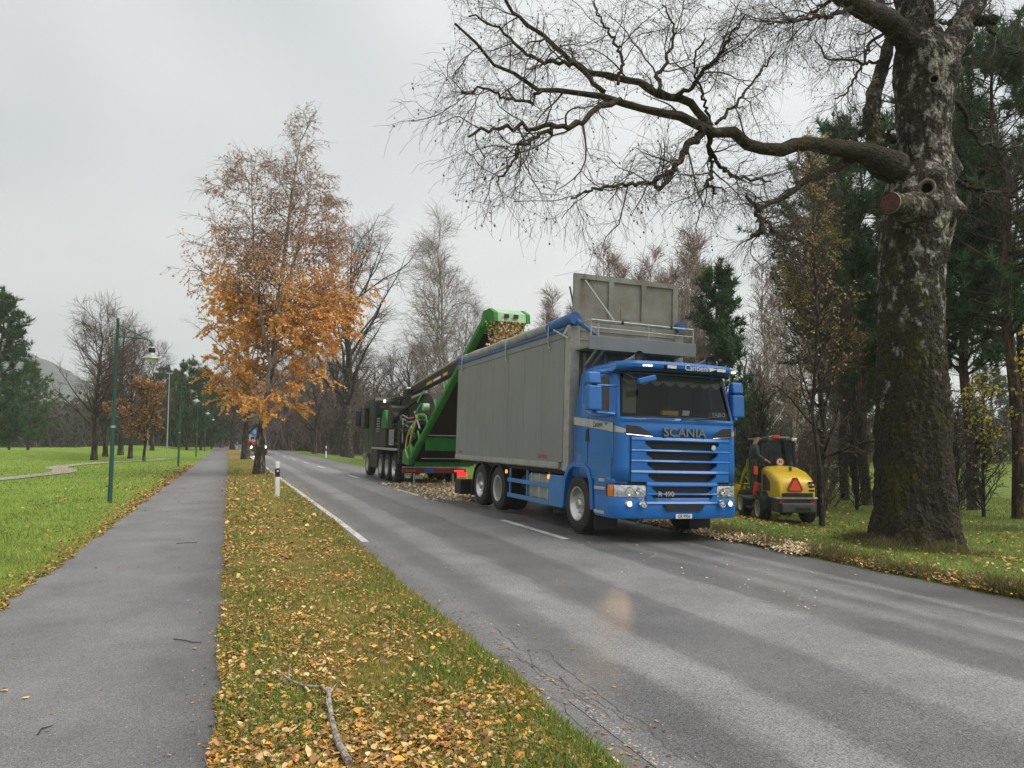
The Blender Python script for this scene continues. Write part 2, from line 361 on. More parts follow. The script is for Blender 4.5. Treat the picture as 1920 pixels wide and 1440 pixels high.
base = MB().box(-3000, 3000, -200, 5000, -1.6, -1.5).build('ground', GRASS_RIGHT); tag(base, kind='structure')
lawn = strip('lawn', lambda y: -420.0, x_path_l, np.concatenate([[0], 1 - np.geomspace(0.85, 0.0006, 70), [1]]), GRASS_LAWN)
path = strip('path', x_path_l, x_path_r, np.linspace(0, 1, 9), PATHM)
verge = strip('verge', x_path_r, x_road_l, np.linspace(0, 1, 13), VERGE)
road = strip('road', x_road_l, x_road_r, np.linspace(0, 1, 21), ROADM, zf=road_z)
meadow = strip('meadow', x_road_r, lambda y: 420.0, np.concatenate([[0], np.geomspace(0.0003, 1.0, 90)]), GRASS_RIGHT)

# gravel footpath that winds over the golf lawn
GRAVEL = mat('gravel', (0.30, 0.26, 0.20), 0.95, var=0.3, vscale=9, bump=0.4)
def ribbon(name, pts, w, m, dz=0.02, n=60):
    P = np.array(pts, float); tt = np.linspace(0, len(P) - 1, n); X = np.interp(tt, range(len(P)), P[:, 0]); Y = np.interp(tt, range(len(P)), P[:, 1])
    for _ in range(3): X[1:-1] = (X[:-2] + 2 * X[1:-1] + X[2:]) / 4; Y[1:-1] = (Y[:-2] + 2 * Y[1:-1] + Y[2:]) / 4
    tx, ty = np.gradient(X), np.gradient(Y); l = np.hypot(tx, ty); nx, ny = -ty / l, tx / l; V = []
    for s in (-.5, -.17, .17, .5):
        a, b = X + nx * w * s, Y + ny * w * s; V.append(np.stack([a, b, gz(a, b) + dz], 1))
    V = np.stack(V, 1).reshape(-1, 3); i = np.arange(n - 1)[:, None] * 4 + np.arange(3)[None, :]
    return tag(link(name, np_mesh(name, V, np.stack([i, i + 1, i + 5, i + 4], -1).reshape(-1, 4), True, mats=[m])), kind='structure')
def gpt(u, v): 
    r = at(u, v, 1.0) - np.array([0, 0, CAM_H]); k = -CAM_H / r[2]; return (r[0] * k, r[1] * k)
ribbon('gravel_footpath', [gpt(-60, 906), gpt(0, 901), gpt(60, 894), gpt(118, 888), gpt(122, 882), gpt(100, 879), gpt(130, 874), gpt(200, 869), gpt(262, 866), gpt(300, 863), gpt(312, 861)], 1.1, GRAVEL, 0.03)

# painted markings
PAINT = mat('road_paint', (0.62, 0.60, 0.55), 0.6, var=0.25, vscale=14, dirt=((0.2, 0.19, 0.18), 0.9))
def x_centre(y): return np.interp(y, [0, 13, 25, 45, 120, 400], [5.47, 5.45, 5.3, 5.03, 4.0, -2.0])
def mark(name, fx, y0, y1, w, n=6):
    ys = np.linspace(y0, y1, n); V = []
    for y in ys:
        c = float(fx(y))
        for s in (-w / 2, w / 2): V.append((c + s, y, float(road_z(np.array(c + s))) + 0.004))
    F = [(2 * i, 2 * i + 1, 2 * i + 3, 2 * i + 2) for i in range(n - 1)]
    return link(name, np_mesh(name, V, F, mats=[PAINT]), road)
for y0, y1 in [(11.7, 14.9), (22.0, 25.2), (32.4, 35.5), (43.5, 46.6), (51.5, 54.6), (60.5, 63.5), (70, 73), (80, 83), (91, 94), (102, 105)]:
    mark('lane_dash', x_centre, y0, y1, 0.14)
mark('edge_line', lambda y: np.interp(y, [13, 16, 30, 50, 120], [2.16, 2.17, 2.06, 1.95, 1.1]), 12.6, 110, 0.12, 60)
WORN = mat('worn_paint', (0.13, 0.125, 0.12), 0.7, base2=(0.5, 0.48, 0.44), vscale=60)
WORN.node_tree.nodes['Color Ramp'].color_ramp.elements[0].position = 0.54
_wl = mark('edge_line', lambda y: np.interp(y, [-2, 6], [2.24, 2.18]), -2, 4.6, 0.09, 12); _wl.data.materials.clear(); _wl.data.materials.append(WORN)
# bitumen-sealed cracks along the broken road edge
CRK = mat('crack', (0.02, 0.02, 0.022), 0.7)
def crack(pts, w):
    P = np.array(pts); V = []
    for i, (x, y) in enumerate(P):
        ww = w * random.uniform(.4, 1.2); V += [(x - ww, y, 0.0045), (x + ww, y, 0.0045)]
    return link('crack', np_mesh('crack', V, [(2 * i, 2 * i + 1, 2 * i + 3, 2 * i + 2) for i in range(len(P) - 1)], mats=[CRK]), road)
for k in range(5):
    y = random.uniform(2.8, 5.5); x = 2.1 + .08 * k; pts = []
    for i in range(26): pts.append((x, y)); y += random.uniform(.05, .13); x = min(2.6, max(2.03, x + random.uniform(-.035, .034)))
    crack(pts, 0.0022)
for k in range(9):
    y = random.uniform(3.2, 8.5); x = 2.03; pts = []
    for i in range(10): pts.append((x, y)); x += random.uniform(.02, .06); y += random.uniform(-.05, .06)
    crack(pts, 0.0018)

# ================================================================= grass, leaves, chips
def blades(name, X, Y, h, w, cols, m, lean=0.5, z=None):
    n = len(X); Z = gz(X, Y) if z is None else z
    a = RNG.uniform(0, 2 * np.pi, n); dx, dy = np.cos(a), np.sin(a); b = RNG.uniform(0, 2 * np.pi, n); ln = RNG.uniform(0.1, 1, n) * lean * h
    lx, ly = np.cos(b) * ln, np.sin(b) * ln; V = np.zeros((n, 5, 3)); hw = w / 2
    V[:, 0] = np.stack([X - dx * hw, Y - dy * hw, Z - 0.004], 1); V[:, 1] = np.stack([X + dx * hw, Y + dy * hw, Z - 0.004], 1)
    V[:, 2] = np.stack([X - dx * hw * .8 + lx * .35, Y - dy * hw * .8 + ly * .35, Z + h * .6], 1); V[:, 3] = np.stack([X + dx * hw * .8 + lx * .35, Y + dy * hw * .8 + ly * .35, Z + h * .6], 1)
    V[:, 4] = np.stack([X + lx, Y + ly, Z + h * RNG.uniform(.7, 1.0, n)], 1)
    nr = np.hypot(X, Y) < 10.5; k = np.nonzero(nr)[0] * 5; Q = np.stack([k, k + 1, k + 3, k + 2], 1); T = np.stack([k + 2, k + 3, k + 4], 1)
    k = np.nonzero(~nr)[0] * 5; T = np.concatenate([T, np.stack([k, k + 1, k + 4], 1)])
    return link(name, np_mesh(name, V.reshape(-1, 3), [Q, T], colors=np.repeat(cols, 5, 0), mats=[m]))

def pick(pal, n, jit=0.25):
    pal = np.array(pal); c = pal[RNG.integers(0, len(pal), n)]; return np.clip(c * RNG.uniform(1 - jit, 1 + jit, (n, 1)), 0, 1)
BLADE = mat('grass_blade', (1, 1, 1), 0.7, attr='col', spec=0.25)
LEAFM = mat('dry_leaf', (1, 1, 1), 0.75, attr='col', spec=0.3)
G_PAL = [(0.17, 0.22, 0.045), (0.22, 0.28, 0.06), (0.28, 0.33, 0.08), (0.19, 0.22, 0.06), (0.32, 0.32, 0.11)]
V_PAL = [(0.20, 0.25, 0.035), (0.26, 0.31, 0.05), (0.38, 0.33, 0.09), (0.44, 0.33, 0.11), (0.28, 0.23, 0.07), (0.18, 0.21, 0.04)]
R_PAL = [(0.11, 0.16, 0.025), (0.15, 0.20, 0.035), (0.20, 0.22, 0.055), (0.26, 0.22, 0.08)]
def patch(x, y, s=0.6, o=0.0): return 0.5 + 0.25 * (np.sin(x * s * 2.1 + o) + np.sin(y * s * 1.7 + o * 2 + 1.3 * np.sin(x * s)))

# verge between path and road
def scatter(n, y0, y1, fl, fr, pw=2.0):
    u = RNG.uniform(0, 1, n); y = (y0 ** (1 - pw) + u * (y1 ** (1 - pw) - y0 ** (1 - pw))) ** (1 / (1 - pw)); t = RNG.uniform(0, 1, n)
    return fl(y) + (fr(y) - fl(y)) * t, y
x, y = scatter(78000, 3.0, 60, x_path_r, x_road_l, 1.9)
far = np.clip(y / 10, 1, 4); pt = patch(x, y, 2.2, .4)
h = RNG.uniform(0.025, 0.075, len(x)) * (0.7 + 0.6 * pt) * np.clip(far, 1, 1.5)
edge = np.minimum(x - x_path_r(y), x_road_l(y) - x)
h = np.where((x_road_l(y) - x) < 0.18, h * 1.35, h)
c = pick(V_PAL, len(x)); c = c * (1 - 0.35 * (pt[:, None] > .5) * np.array([.9, .2, .6]))
tag(blades('grass', x, y, h, 0.006 * far, c, BLADE, 0.9), 'short autumn grass of the verge between path and road', 'grass', kind='stuff')
# lawn on the left
x, y = scatter(86000, 6.5, 70, lambda y: np.maximum(-2.15 - y * 0.55, -22), x_path_l, 1.75)
far = np.clip(y / 9, 1, 5); pt = patch(x, y, 0.9)
h = RNG.uniform(0.03, 0.075, len(x)) * np.clip(far, 1, 1.5)
c = pick(G_PAL, len(x)) * (0.7 + 0.55 * pt[:, None] * (.6 + .8 * patch(x, y, 2.7, 3)[:, None])); d = (x_path_l(y) - x); c = np.where((d < RNG.uniform(.1, 1.2, len(d)))[:, None] & (RNG.uniform(0, 1, len(d)) < .55)[:, None], pick(V_PAL, len(x)), c)
tag(blades('grass', x, y, h, 0.007 * far, c, BLADE, 0.8), 'green lawn grass left of the foot path', 'grass', kind='stuff')
# meadow on the right
x, y = scatter(85000, 4.0, 70, lambda y: x_road_r(y) + .02, lambda y: x_road_r(y) + 9 + y * .55, 1.5)
far = np.clip(np.hypot(x, y) / 12, 1, 5); pt = patch(x, y, .5, 2)
h = RNG.uniform(0.03, 0.085, len(x)) * np.clip(far, 1, 1.4)
tag(blades('grass', x, y, h, 0.008 * far, pick(R_PAL, len(x)) * (0.8 + .5 * pt[:, None]), BLADE, 0.8), 'leaf-strewn meadow grass under the trees right of the road', 'grass', kind='stuff')
# long tussocks along the right road edge and round the birch foot
n = 26000; y = RNG.uniform(4.5, 20, n); x = x_road_r(y) + np.abs(RNG.normal(0.0, 0.32, n)) + .02
k = int(n * .35); a = RNG.uniform(0, 2 * np.pi, k); rr = 0.75 + np.abs(RNG.normal(0, .22, k)); x[:k] = 11.35 + rr * np.cos(a); y[:k] = 9.87 + rr * np.sin(a)
ts = .5 + .5 * np.sin(x * 5 + 3 * np.sin(y * 2.3)); h = RNG.uniform(.06, .2, n) * (.5 + ts); 
tag(blades('long_grass', x, y, h, 0.012, pick([(.10, .11, .03), (.17, .15, .05), (.24, .19, .08), (.08, .09, .03)], n), BLADE, 1.3), 'long drooping tussock grass along the right road edge and birch foot', 'grass', kind='stuff')

def leaf_shape(curl):
    """a birch leaf of 6 points, folded at the midrib"""
    P = np.array([(-.5, 0, .0), (-.2, .34, curl), (.18, .30, curl * .7), (.55, 0, .05), (.18, -.30, curl * .8), (-.2, -.34, curl)]); return P
def leaf_field(X, Y, Z, size, cols, tilt=0.5):
    n = len(X); P = leaf_shape(.12)[None].repeat(n, 0); P[:, :, 2] *= RNG.uniform(-1.6, 2.2, (n, 1)); P = P * size[:, None, None]
    a = RNG.uniform(0, 2 * np.pi, n); tx, ty = RNG.normal(0, tilt, n) * .6, RNG.normal(0, tilt, n) * .6
    ca, sa = np.cos(a)[:, None], np.sin(a)[:, None]; x = P[:, :, 0] * ca - P[:, :, 1] * sa; y = P[:, :, 0] * sa + P[:, :, 1] * ca; z = P[:, :, 2] + x * tx[:, None] + y * ty[:, None]
    z = z - z.min(1, keepdims=True)
    V = np.stack([x + X[:, None], y + Y[:, None], z + Z[:, None]], -1).reshape(-1, 3); k = np.arange(n) * 6
    Q = np.concatenate([np.stack([k, k + 1, k + 2, k + 3], 1), np.stack([k, k + 3, k + 4, k + 5], 1)]); return V, Q, np.repeat(cols, 6, 0)
L_PAL = [(.55, .28, .07), (.60, .36, .11), (.42, .19, .05), (.64, .46, .20), (.56, .40, .18), (.36, .15, .05), (.66, .33, .05), (.60, .26, .05), (.28, .15, .07), (.20, .10, .05), (.17, .10, .06), (.62, .44, .20), (.45, .22, .08), (.34, .17, .07)]
x, y = scatter(44000, 3.0, 40, x_path_r, x_road_l, 2.1)
pt = patch(x, y, 1.5, 1.0); keep = RNG.uniform(0, 1, len(x)) < np.clip(.06 + 1.1 * pt + .9 * (patch(x, y, 4.3, 2.0) - .4) - .3 * (y > 17), .08, 1) * np.where(x > x_road_l(y) - .14, .35, 1); x, y = x[keep], y[keep]
sz = np.clip(RNG.lognormal(np.log(.025), .38, len(x)), .010, .058) * np.clip(y / 9, 1, 2.2); V, Q, C = leaf_field(x, y, gz(x, y) + RNG.uniform(.004, .032, len(x)), sz, pick(L_PAL, len(x)))
tag(link('leaf_litter', np_mesh('leaf_litter', V, Q, colors=C, mats=[LEAFM])), 'tan and orange birch leaves littering the grass verge', 'leaves', kind='stuff')
# leaves along the left edge of the path and on the right meadow
y = RNG.uniform(0, 1, 6000) ** 1.6 * 45 + 6.5; x = x_path_l(y) - np.abs(RNG.normal(0, .13 + .004 * y)) + .03
k = np.arange(6000) < 1700; x[k] = x_path_l(y[k]) - RNG.uniform(0, 3.2, k.sum()) * RNG.uniform(0, 1, k.sum())
V, Q, C = leaf_field(x, y, gz(x, y) + RNG.uniform(0, .03, len(x)), RNG.uniform(.025, .05, len(x)) * np.clip(y / 14, 1, 1.7), pick(L_PAL, len(x)) * .72)
tag(link('leaf_litter', np_mesh('leaf_litter', V, Q, colors=C, mats=[LEAFM])), 'brown leaves drifted along the left edge of the foot path', 'leaves', kind='stuff')
x, y = scatter(9000, 4.5, 40, lambda y: x_road_r(y) - .05, lambda y: x_road_r(y) + 8 + y * .2, 1.4); k = RNG.uniform(0, 1, len(x)) < .35; x[k] = x_road_r(y[k]) + np.abs(RNG.normal(0, .35, k.sum()))
V, Q, C = leaf_field(x, y, gz(x, y) + RNG.uniform(.01, .06, len(x)), RNG.uniform(.035, .06, len(x)) * np.clip(y / 10, 1, 2), pick(L_PAL, len(x)) * .85)
tag(link('leaf_litter', np_mesh('leaf_litter', V, Q, colors=C, mats=[LEAFM])), 'pale leaves scattered under the trees right of the road', 'leaves', kind='stuff')
y = RNG.uniform(0, 1, 700) ** 1.5 * 30 + 3.2; x = np.where(RNG.uniform(0, 1, 700) < .6, x_path_r(y) - np.abs(RNG.normal(0, .14, 700)), RNG.uniform(-2.1, -.1, 700)); V, Q, C = leaf_field(x, y, np.full(700, .004), RNG.uniform(.008, .03, 700) * np.clip(y / 12, 1, 2), pick(L_PAL, 700) * .75, .3)
tag(link('leaf_litter', np_mesh('leaf_litter', V, Q, colors=C, mats=[LEAFM])), 'small leaf scraps strewn over the foot path asphalt', 'leaves', kind='stuff')
y = RNG.uniform(0, 1, 900) ** 1.4 * 40 + 3.0; x = x_road_l(y) + np.abs(RNG.normal(0, .25, 900)); V, Q, C = leaf_field(x, y, np.full(900, .004), RNG.uniform(.010, .034, 900) * np.clip(y / 12, 1, 2), pick(L_PAL, 900) * .8, .3)
tag(link('leaf_litter', np_mesh('leaf_litter', V, Q, colors=C, mats=[LEAFM])), 'small leaf scraps along the left road edge', 'leaves', kind='stuff')
# the leaves that show largest, one by one
_lm = []
for k in range(10):
    V, Q, C = leaf_field(np.zeros(1), np.zeros(1), np.zeros(1), np.array([1.0]), pick(L_PAL[:1] if k == 0 else [L_PAL[k % len(L_PAL)]], 1, .15), .25); _lm.append(np_mesh('leaf', V, Q, colors=C, mats=[LEAFM]))
for i in range(290):
    yy = 3.15 + 3.4 * random.random() ** 1.3; a, b = float(x_path_r(yy)) + .03, float(x_road_l(yy)) - .06; xx = random.uniform(a, b)
    o = link('leaf', _lm[i % 10], verge); o.location = (xx, yy, float(gz(xx, yy)) + random.uniform(.02, .045)); s = random.uniform(.028, .062); o.scale = (s, s, s); o.rotation_euler = (random.uniform(-.35, .35), random.uniform(-.35, .35), random.uniform(0, 6.28))
# stray leaves and twigs on the foot path
for i, (u, v) in enumerate([(365, 1217), (48, 1310), (8, 1297), (108, 1066), (180, 1066), (300, 1054), (218, 1072), (397, 1362)]):
    xx, yy = gpt(u, v); o = link('stray_leaf', _lm[(i * 3) % 10]); o.location = (xx, yy, .006); o.scale = (.05, .05, .05); o.rotation_euler = (0, 0, i * 1.3)
    tag(o, ['curled pale leaf on the path near its right edge', 'tan leaf lying on the near left of the path', 'brown leaf on the path at the left picture edge', 'small dark leaf, leftmost of the four halfway up the path', 'brown leaf halfway up the path, second from the left edge', 'brown leaf on the middle of the path, farthest up of those halfway', 'small leaf on the path between two other leaves halfway up', 'pale leaf at the path edge beside the near leaf-covered verge'][i], 'leaf', 'stray leaves on the path')
TWIG = mat('twig_bark', (0.035, 0.026, 0.02), 0.85)
for i, pts in enumerate([[(70, 1380), (78, 1370), (88, 1366), (99, 1364)], [(325, 1200), (345, 1203), (362, 1206), (378, 1207)], [(330, 1020), (350, 1019), (370, 1018)]]):
    P = [(*gpt(*q), .008 + .004 * (j % 2)) for j, q in enumerate(pts)]
    o = MB().tube(P, [.004, .005, .004, .003][:len(P)], 5).build('twig', TWIG); tag(o, ['small forked dark twig on the near left of the path', 'thin straight twig near the right edge of the path', 'slim pale twig farther up the path'][i], 'twig', 'twigs on the path')
# wood chips blown beside the truck
CHIP = mat('wood_chip', (1, 1, 1), 0.8, attr='col')
C_PAL = [(.62, .47, .27), (.70, .56, .35), (.52, .36, .18), (.76, .64, .44)]
y = RNG.uniform(9.2, 14, 5200); x = x_road_r(y) + .15 + RNG.normal(0, .16, 5200) + .1 * np.sin(y * 2); V, Q, C = leaf_field(x, y, gz(x, y) + RNG.uniform(.02, .07, len(x)), RNG.uniform(.03, .06, len(x)), pick(C_PAL, len(x)), .7)
tag(link('wood_chips', np_mesh('wood_chips', V, Q, colors=C, mats=[CHIP])), 'bank of pale wood chips on the grass beside the blue truck', 'wood chips', kind='stuff')
y = RNG.uniform(19.6, 28, 7000); x = np.clip(RNG.normal(7.2, .9, 7000), 5.2, 9.5); V, Q, C = leaf_field(x, y, np.where(x > x_road_r(y), gz(x, y), road_z(x)) + RNG.uniform(.0, .05, len(x)), RNG.uniform(.04, .08, len(x)), pick(C_PAL, len(x)), .7)
tag(link('wood_chips', np_mesh('wood_chips', V, Q, colors=C, mats=[CHIP])), 'spilled wood chips on the road below the green conveyor', 'wood chips', kind='stuff')
y = RNG.uniform(6, 26, 650); x = np.where(RNG.uniform(0, 1, 650) < .6, RNG.normal(5.75, .32, 650), RNG.uniform(2.4, 8.2, 650)); x = np.clip(x, 2.2, 8.3); V, Q, C = leaf_field(x, y, road_z(x) + .004, RNG.uniform(.010, .034, len(x)), pick(C_PAL, len(x)) * .85, .4)
tag(link('wood_chips', np_mesh('wood_chips', V, Q, colors=C, mats=[CHIP])), 'single pale chips and grit scattered over the road', 'wood chips', kind='stuff')
# ================================================================= blue tipper truck
BLUE = mat('blue_paint', (0.003, 0.145, 0.49), 0.36, coat=0.45, spec=.35, var=0.06, vscale=2, dirt=((0.07, 0.13, 0.22), 0.35), dscale=1.1)
BLUE2 = mat('blue_paint_matt', (0.05, 0.21, 0.48), 0.5, var=0.1, vscale=3, dirt=((0.16, 0.17, 0.18), 0.5))
BLACK = mat('black_plastic', (0.012, 0.012, 0.013), 0.55, var=0.3, vscale=6)
DARK = mat('dark_frame', (0.018, 0.017, 0.016), 0.75, var=0.4, vscale=5)
RUBBER = mat('rubber', (0.022, 0.021, 0.020), 0.85, var=0.25, vscale=8, dirt=((0.07, 0.062, 0.052), 0.6))
CHROME = mat('chrome', (0.75, 0.75, 0.76), 0.16, 1.0)
ALU = mat('aluminium', (0.62, 0.62, 0.61), 0.32, 1.0, var=0.12, vscale=9, dirt=((0.3, 0.27, 0.23), 0.35))
SILVER = mat('silver_paint', (0.50, 0.48, 0.44), 0.42, 0.3, var=0.08)
GREYP = mat('grey_body_paint', (0.235, 0.238, 0.242), 0.45, var=0.07, vscale=.9, dirt=((0.16, 0.155, 0.145), 0.4), dstretch=(3.0, 3.0, .22), dscale=1.6)
GREYL = mat('grey_trim', (0.36, 0.355, 0.32), 0.5, var=0.12, vscale=6, dirt=((0.2, 0.18, 0.15), 0.6))
GREYH = mat('weathered_grey', (0.30, 0.29, 0.255), 0.6, var=0.16, vscale=3, dirt=((0.10, 0.085, 0.065), 0.7))
STEEL = mat('galvanised', (0.45, 0.45, 0.44), 0.45, 0.6, var=0.15, vscale=12)
TARPB = mat('blue_tarp', (0.03, 0.11, 0.33), 0.55, var=0.2, vscale=5, bump=0.2, bscale=12)
TARPY = mat('dusty_tarp', (0.43, 0.40, 0.30), 0.85, base2=(0.30, 0.29, 0.25), vscale=3.0, dirt=((.06, .13, .30), .8), dscale=1.2, bump=0.2, bscale=10)
WHITE = mat('white_paint', (0.75, 0.75, 0.73), 0.5)
LETTER = mat('badge_grey', (0.22, 0.22, 0.22), 0.3, 0.8)
RED = mat('faded_red', (0.30, 0.09, 0.08), 0.6)
LAMPG = mat('lamp_glass', (0.62, 0.64, 0.65), 0.12, 0.4, var=0.45, vscale=28, coat=1.0)
AMBER = mat('amber_lens', (0.75, 0.20, 0.02), 0.2, coat=1.0)
AMBERL = mat('amber_lit', (1.0, 0.35, 0.05), 0.3, emit=(1.0, 0.35, 0.06), estr=.6)
REDL = mat('red_lamp_lit', (0.6, 0.02, 0.02), 0.3, emit=(1.0, 0.04, 0.03), estr=.55)
LIT = mat('lamp_lit', (1, 0.95, 0.85), 0.3, emit=(1.0, 0.78, 0.52), estr=1.5)
LITS = mat('led_lit', (1, 0.95, 0.85), 0.3, emit=(1.0, 0.93, 0.8), estr=.8)
CURT = mat('curtain', (0.30, 0.29, 0.24), 0.9)
PLATE = mat('plate_white', (0.72, 0.72, 0.68), 0.5)
TYPE = mat('plate_black', (0.01, 0.01, 0.01), 0.5)
YEL = mat('yellow_card', (0.72, 0.46, 0.03), 0.6)
def glass_mat(name, tint=(0.75, 0.8, 0.8), mixf=0.22, rough=0.02):
    m = bpy.data.materials.new(name); m.use_nodes = True; t = m.node_tree; t.nodes.clear(); N = t.nodes.new; L = t.links.new
    o = N('ShaderNodeOutputMaterial'); mx = N('ShaderNodeMixShader'); tr = N('ShaderNodeBsdfTransparent'); gl = N('ShaderNodeBsdfGlossy'); fr = N('ShaderNodeFresnel'); fr.inputs['IOR'].default_value = 1.38
    tr.inputs['Color'].default_value = (*tint, 1); gl.inputs['Roughness'].default_value = rough
    L(fr.outputs[0], mx.inputs['Fac']); L(tr.outputs[0], mx.inputs[1]); L(gl.outputs[0], mx.inputs[2]); L(mx.outputs[0], o.inputs['Surface']); return m
GLASS = glass_mat('tinted_glass', (0.55, 0.60, 0.58))
GLASSD = glass_mat('dark_glass', (0.28, 0.34, 0.31))

def wheel(parent, x, y, r, w, side, dish, rimm=ALU, z=None, tyrem=None):
    """side -1: outer face towards -x. dish>0 hub pokes out, <0 hub set deep"""
    z = r if z is None else z; s = side; c = (x, y, z)
    hub = MB().lathe([(0.0, s * (dish + .09)), (.075, s * (dish + .09)), (.095, s * (dish + .06)), (.10, s * dish), (r * .36, s * dish), (r * .40, s * (dish - .05)), (r * .40, s * (dish - .12))], c, 'x', 20)
    for k in range(10):
        a = 2 * math.pi * k / 10; hub.lathe([(0, s * (dish + .035)), (.013, s * (dish + .035)), (.016, s * (dish))], (x, y + .17 * math.cos(a) * r / .51, z + .17 * math.sin(a) * r / .51), 'x', 6)
    h = hub.build('wheel', rimm, parent, smooth=True)
    q = r * .575
    MB().lathe([(q + .012, s * w * .46), (q + .018, s * w * .5), (q - .004, s * w * .5), (q - .03, s * (w * .42)), (q - .045, s * (dish + .02 if dish < w * .3 else w * .3)), (r * .40, s * (dish - .02))], c, 'x', 28).build('rim', rimm, h, smooth=True)
    t = MB().lathe([(q, -s * w * .44), (q + .05, -s * w * .5), (r - .05, -s * w * .5), (r - .008, -s * w * .42), (r, -s * w * .3), (r, s * w * .3), (r - .008, s * w * .42), (r - .05, s * w * .5), (q + .055, s * w * .5), (q + .012, s * w * .46)], c, 'x', 36)
    for gx in (-.22, 0, .22):
        t.lathe([(r + .001, gx * w - .012), (r + .004, gx * w - .010), (r + .004, gx * w + .10 * w), (r + .001, gx * w + .11 * w)], c, 'x', 36)
    t.build('tyre', tyrem or RUBBER, h, smooth=True)
    return h

truck = empty('tipper_truck', (7.2, 11.0, -0.015), (0, R(1.7), R(-0.35)), 'bright blue cab truck with tall grey cargo box and raised roof flap', 'truck')

# plan outline of the cab shell: from rear on the -x side round the nose to rear on +x
def plan(wd, yf, yr, bow, rc=0.26, n=7, nf=10):
    P = [(-wd, yr), (-wd, yr * .75 + (yf + rc) * .25), (-wd, 0.74), (-wd, 0.72), (-wd, lerp(.72, yf + rc, .5)), (-wd, max(yf + rc, .04))]
    for k in range(1, n + 1):
        a = math.pi + math.pi / 2 * k / n; P.append((-wd + rc + rc * math.cos(a), yf + rc + rc * math.sin(a)))
    x0 = -wd + rc
    for k in range(1, nf): 
        x = lerp(x0, -x0, k / nf); P.append((x, yf - bow * (1 - (x / x0) ** 2)))
    return P + [(-p[0], p[1]) for p in P[:13][::-1]]
CW = lambda z: interp(z, [0.4, 1.0, 2.1, 2.86, 2.98, 3.04], [1.235, 1.24, 1.235, 1.15, 1.12, 1.03])
CF = lambda z: interp(z, [0.4, 1.0, 1.75, 2.04, 2.84, 2.98, 3.05], [-.10, -.10, -.09, -.06, .13, .18, .32])
CR = lambda z: interp(z, [0.4, 2.1, 2.9, 3.05], [1.62, 1.60, 1.52, 1.40])
CB = lambda z: interp(z, [0.4, 2.05, 2.9, 3.05], [.10, .10, .09, .05])
def ring(z, off=0.0): return [(x * (1 + off / 1.2), y - (off if abs(x) < 1.0 else off * .3), z) for x, y in plan(CW(z), CF(z), CR(z), CB(z))]
zs = [1.00, 1.24, 1.45, 1.74, 1.9, 2.04, 2.08, 2.16, 2.3, 2.5, 2.7, 2.80, 2.84, 2.90, 2.98, 3.03, 3.05]
rows = [ring(z) for z in zs]; m_ = len(rows[0])
cab = MB(); vs = [p for r_ in rows for p in r_]; fs = []
FR = range(7, m_ - 8)         # front columns (between the corner pillars)
for i in range(len(zs) - 1):
    for j in range(m_ - 1):
        zc = (zs[i] + zs[i + 1]) / 2
        if 2.08 <= zs[i] < 2.84 and j in range(9, m_ - 10): continue           # windscreen opening
        if 2.16 <= zs[i] < 2.80 and (j in (3, 4) or j in (m_ - 5, m_ - 6)): continue   # door window openings
        if zs[i + 1] <= 1.75 and j in range(12, m_ - 13): continue              # grille opening
        fs.append((i * m_ + j, i * m_ + j + 1, (i + 1) * m_ + j + 1, (i + 1) * m_ + j))
cab.add(vs, fs)
top = rows[-1]; half = m_ // 2
cab.add([p for p in top], [tuple(range(m_))])
cab.grid([[rows[i][0], rows[i][-1]] for i in range(len(zs))])
cabo = cab.build('cab', BLUE, truck, smooth=True)
md = cabo.modifiers.new('solid', 'SOLIDIFY'); md.thickness = 0.03; md.offset = -1
# windscreen and door windows
def pane(name, zlist, cols, off, m):
    g = MB().grid([[ring(z, off)[j] for j in cols] for z in zlist]); return g.build(name, m, truck, smooth=True)
pane('windscreen', [2.075, 2.3, 2.5, 2.7, 2.86], range(9, m_ - 9), -0.004, GLASS)
pane('door_window', [2.155, 2.3, 2.5, 2.7, 2.81], range(3, 6), -0.004, GLASSD)
pane('door_window', [2.155, 2.3, 2.5, 2.7, 2.81], range(m_ - 6, m_ - 3), -0.004, GLASSD)
# cab interior
MB().box(-1.10, 1.10, .10, .42, 1.85, 2.14).build('dashboard', BLACK, truck, bevel=.03)
MB().box(-1.08, 1.08, 1.10, 1.14, 1.3, 2.95).build('cab_rear_wall', mat('interior', (0.03, 0.03, 0.03), .9), truck)
MB().box(-1.1, 1.1, -.0, 1.5, 1.22, 1.27).build('cab_floor', DARK, truck)
for sx in (-.55, .6):
    st = MB().prism([(.62, 1.3), (1.05, 1.3), (1.05, 1.85), (.98, 2.65), (.86, 2.65), (.84, 1.85), (.62, 1.8)], 'x', sx - .26, sx + .26).build('seat', mat('seat_cloth', (.035, .035, .04), .9), truck, bevel=.03)
sw = MB().lathe([(.22, -.012), (.235, 0), (.22, .012), (.205, 0)], (.6, .38, 2.2), 'z', 20, closed=True).build('steering_wheel', BLACK, truck, smooth=True)
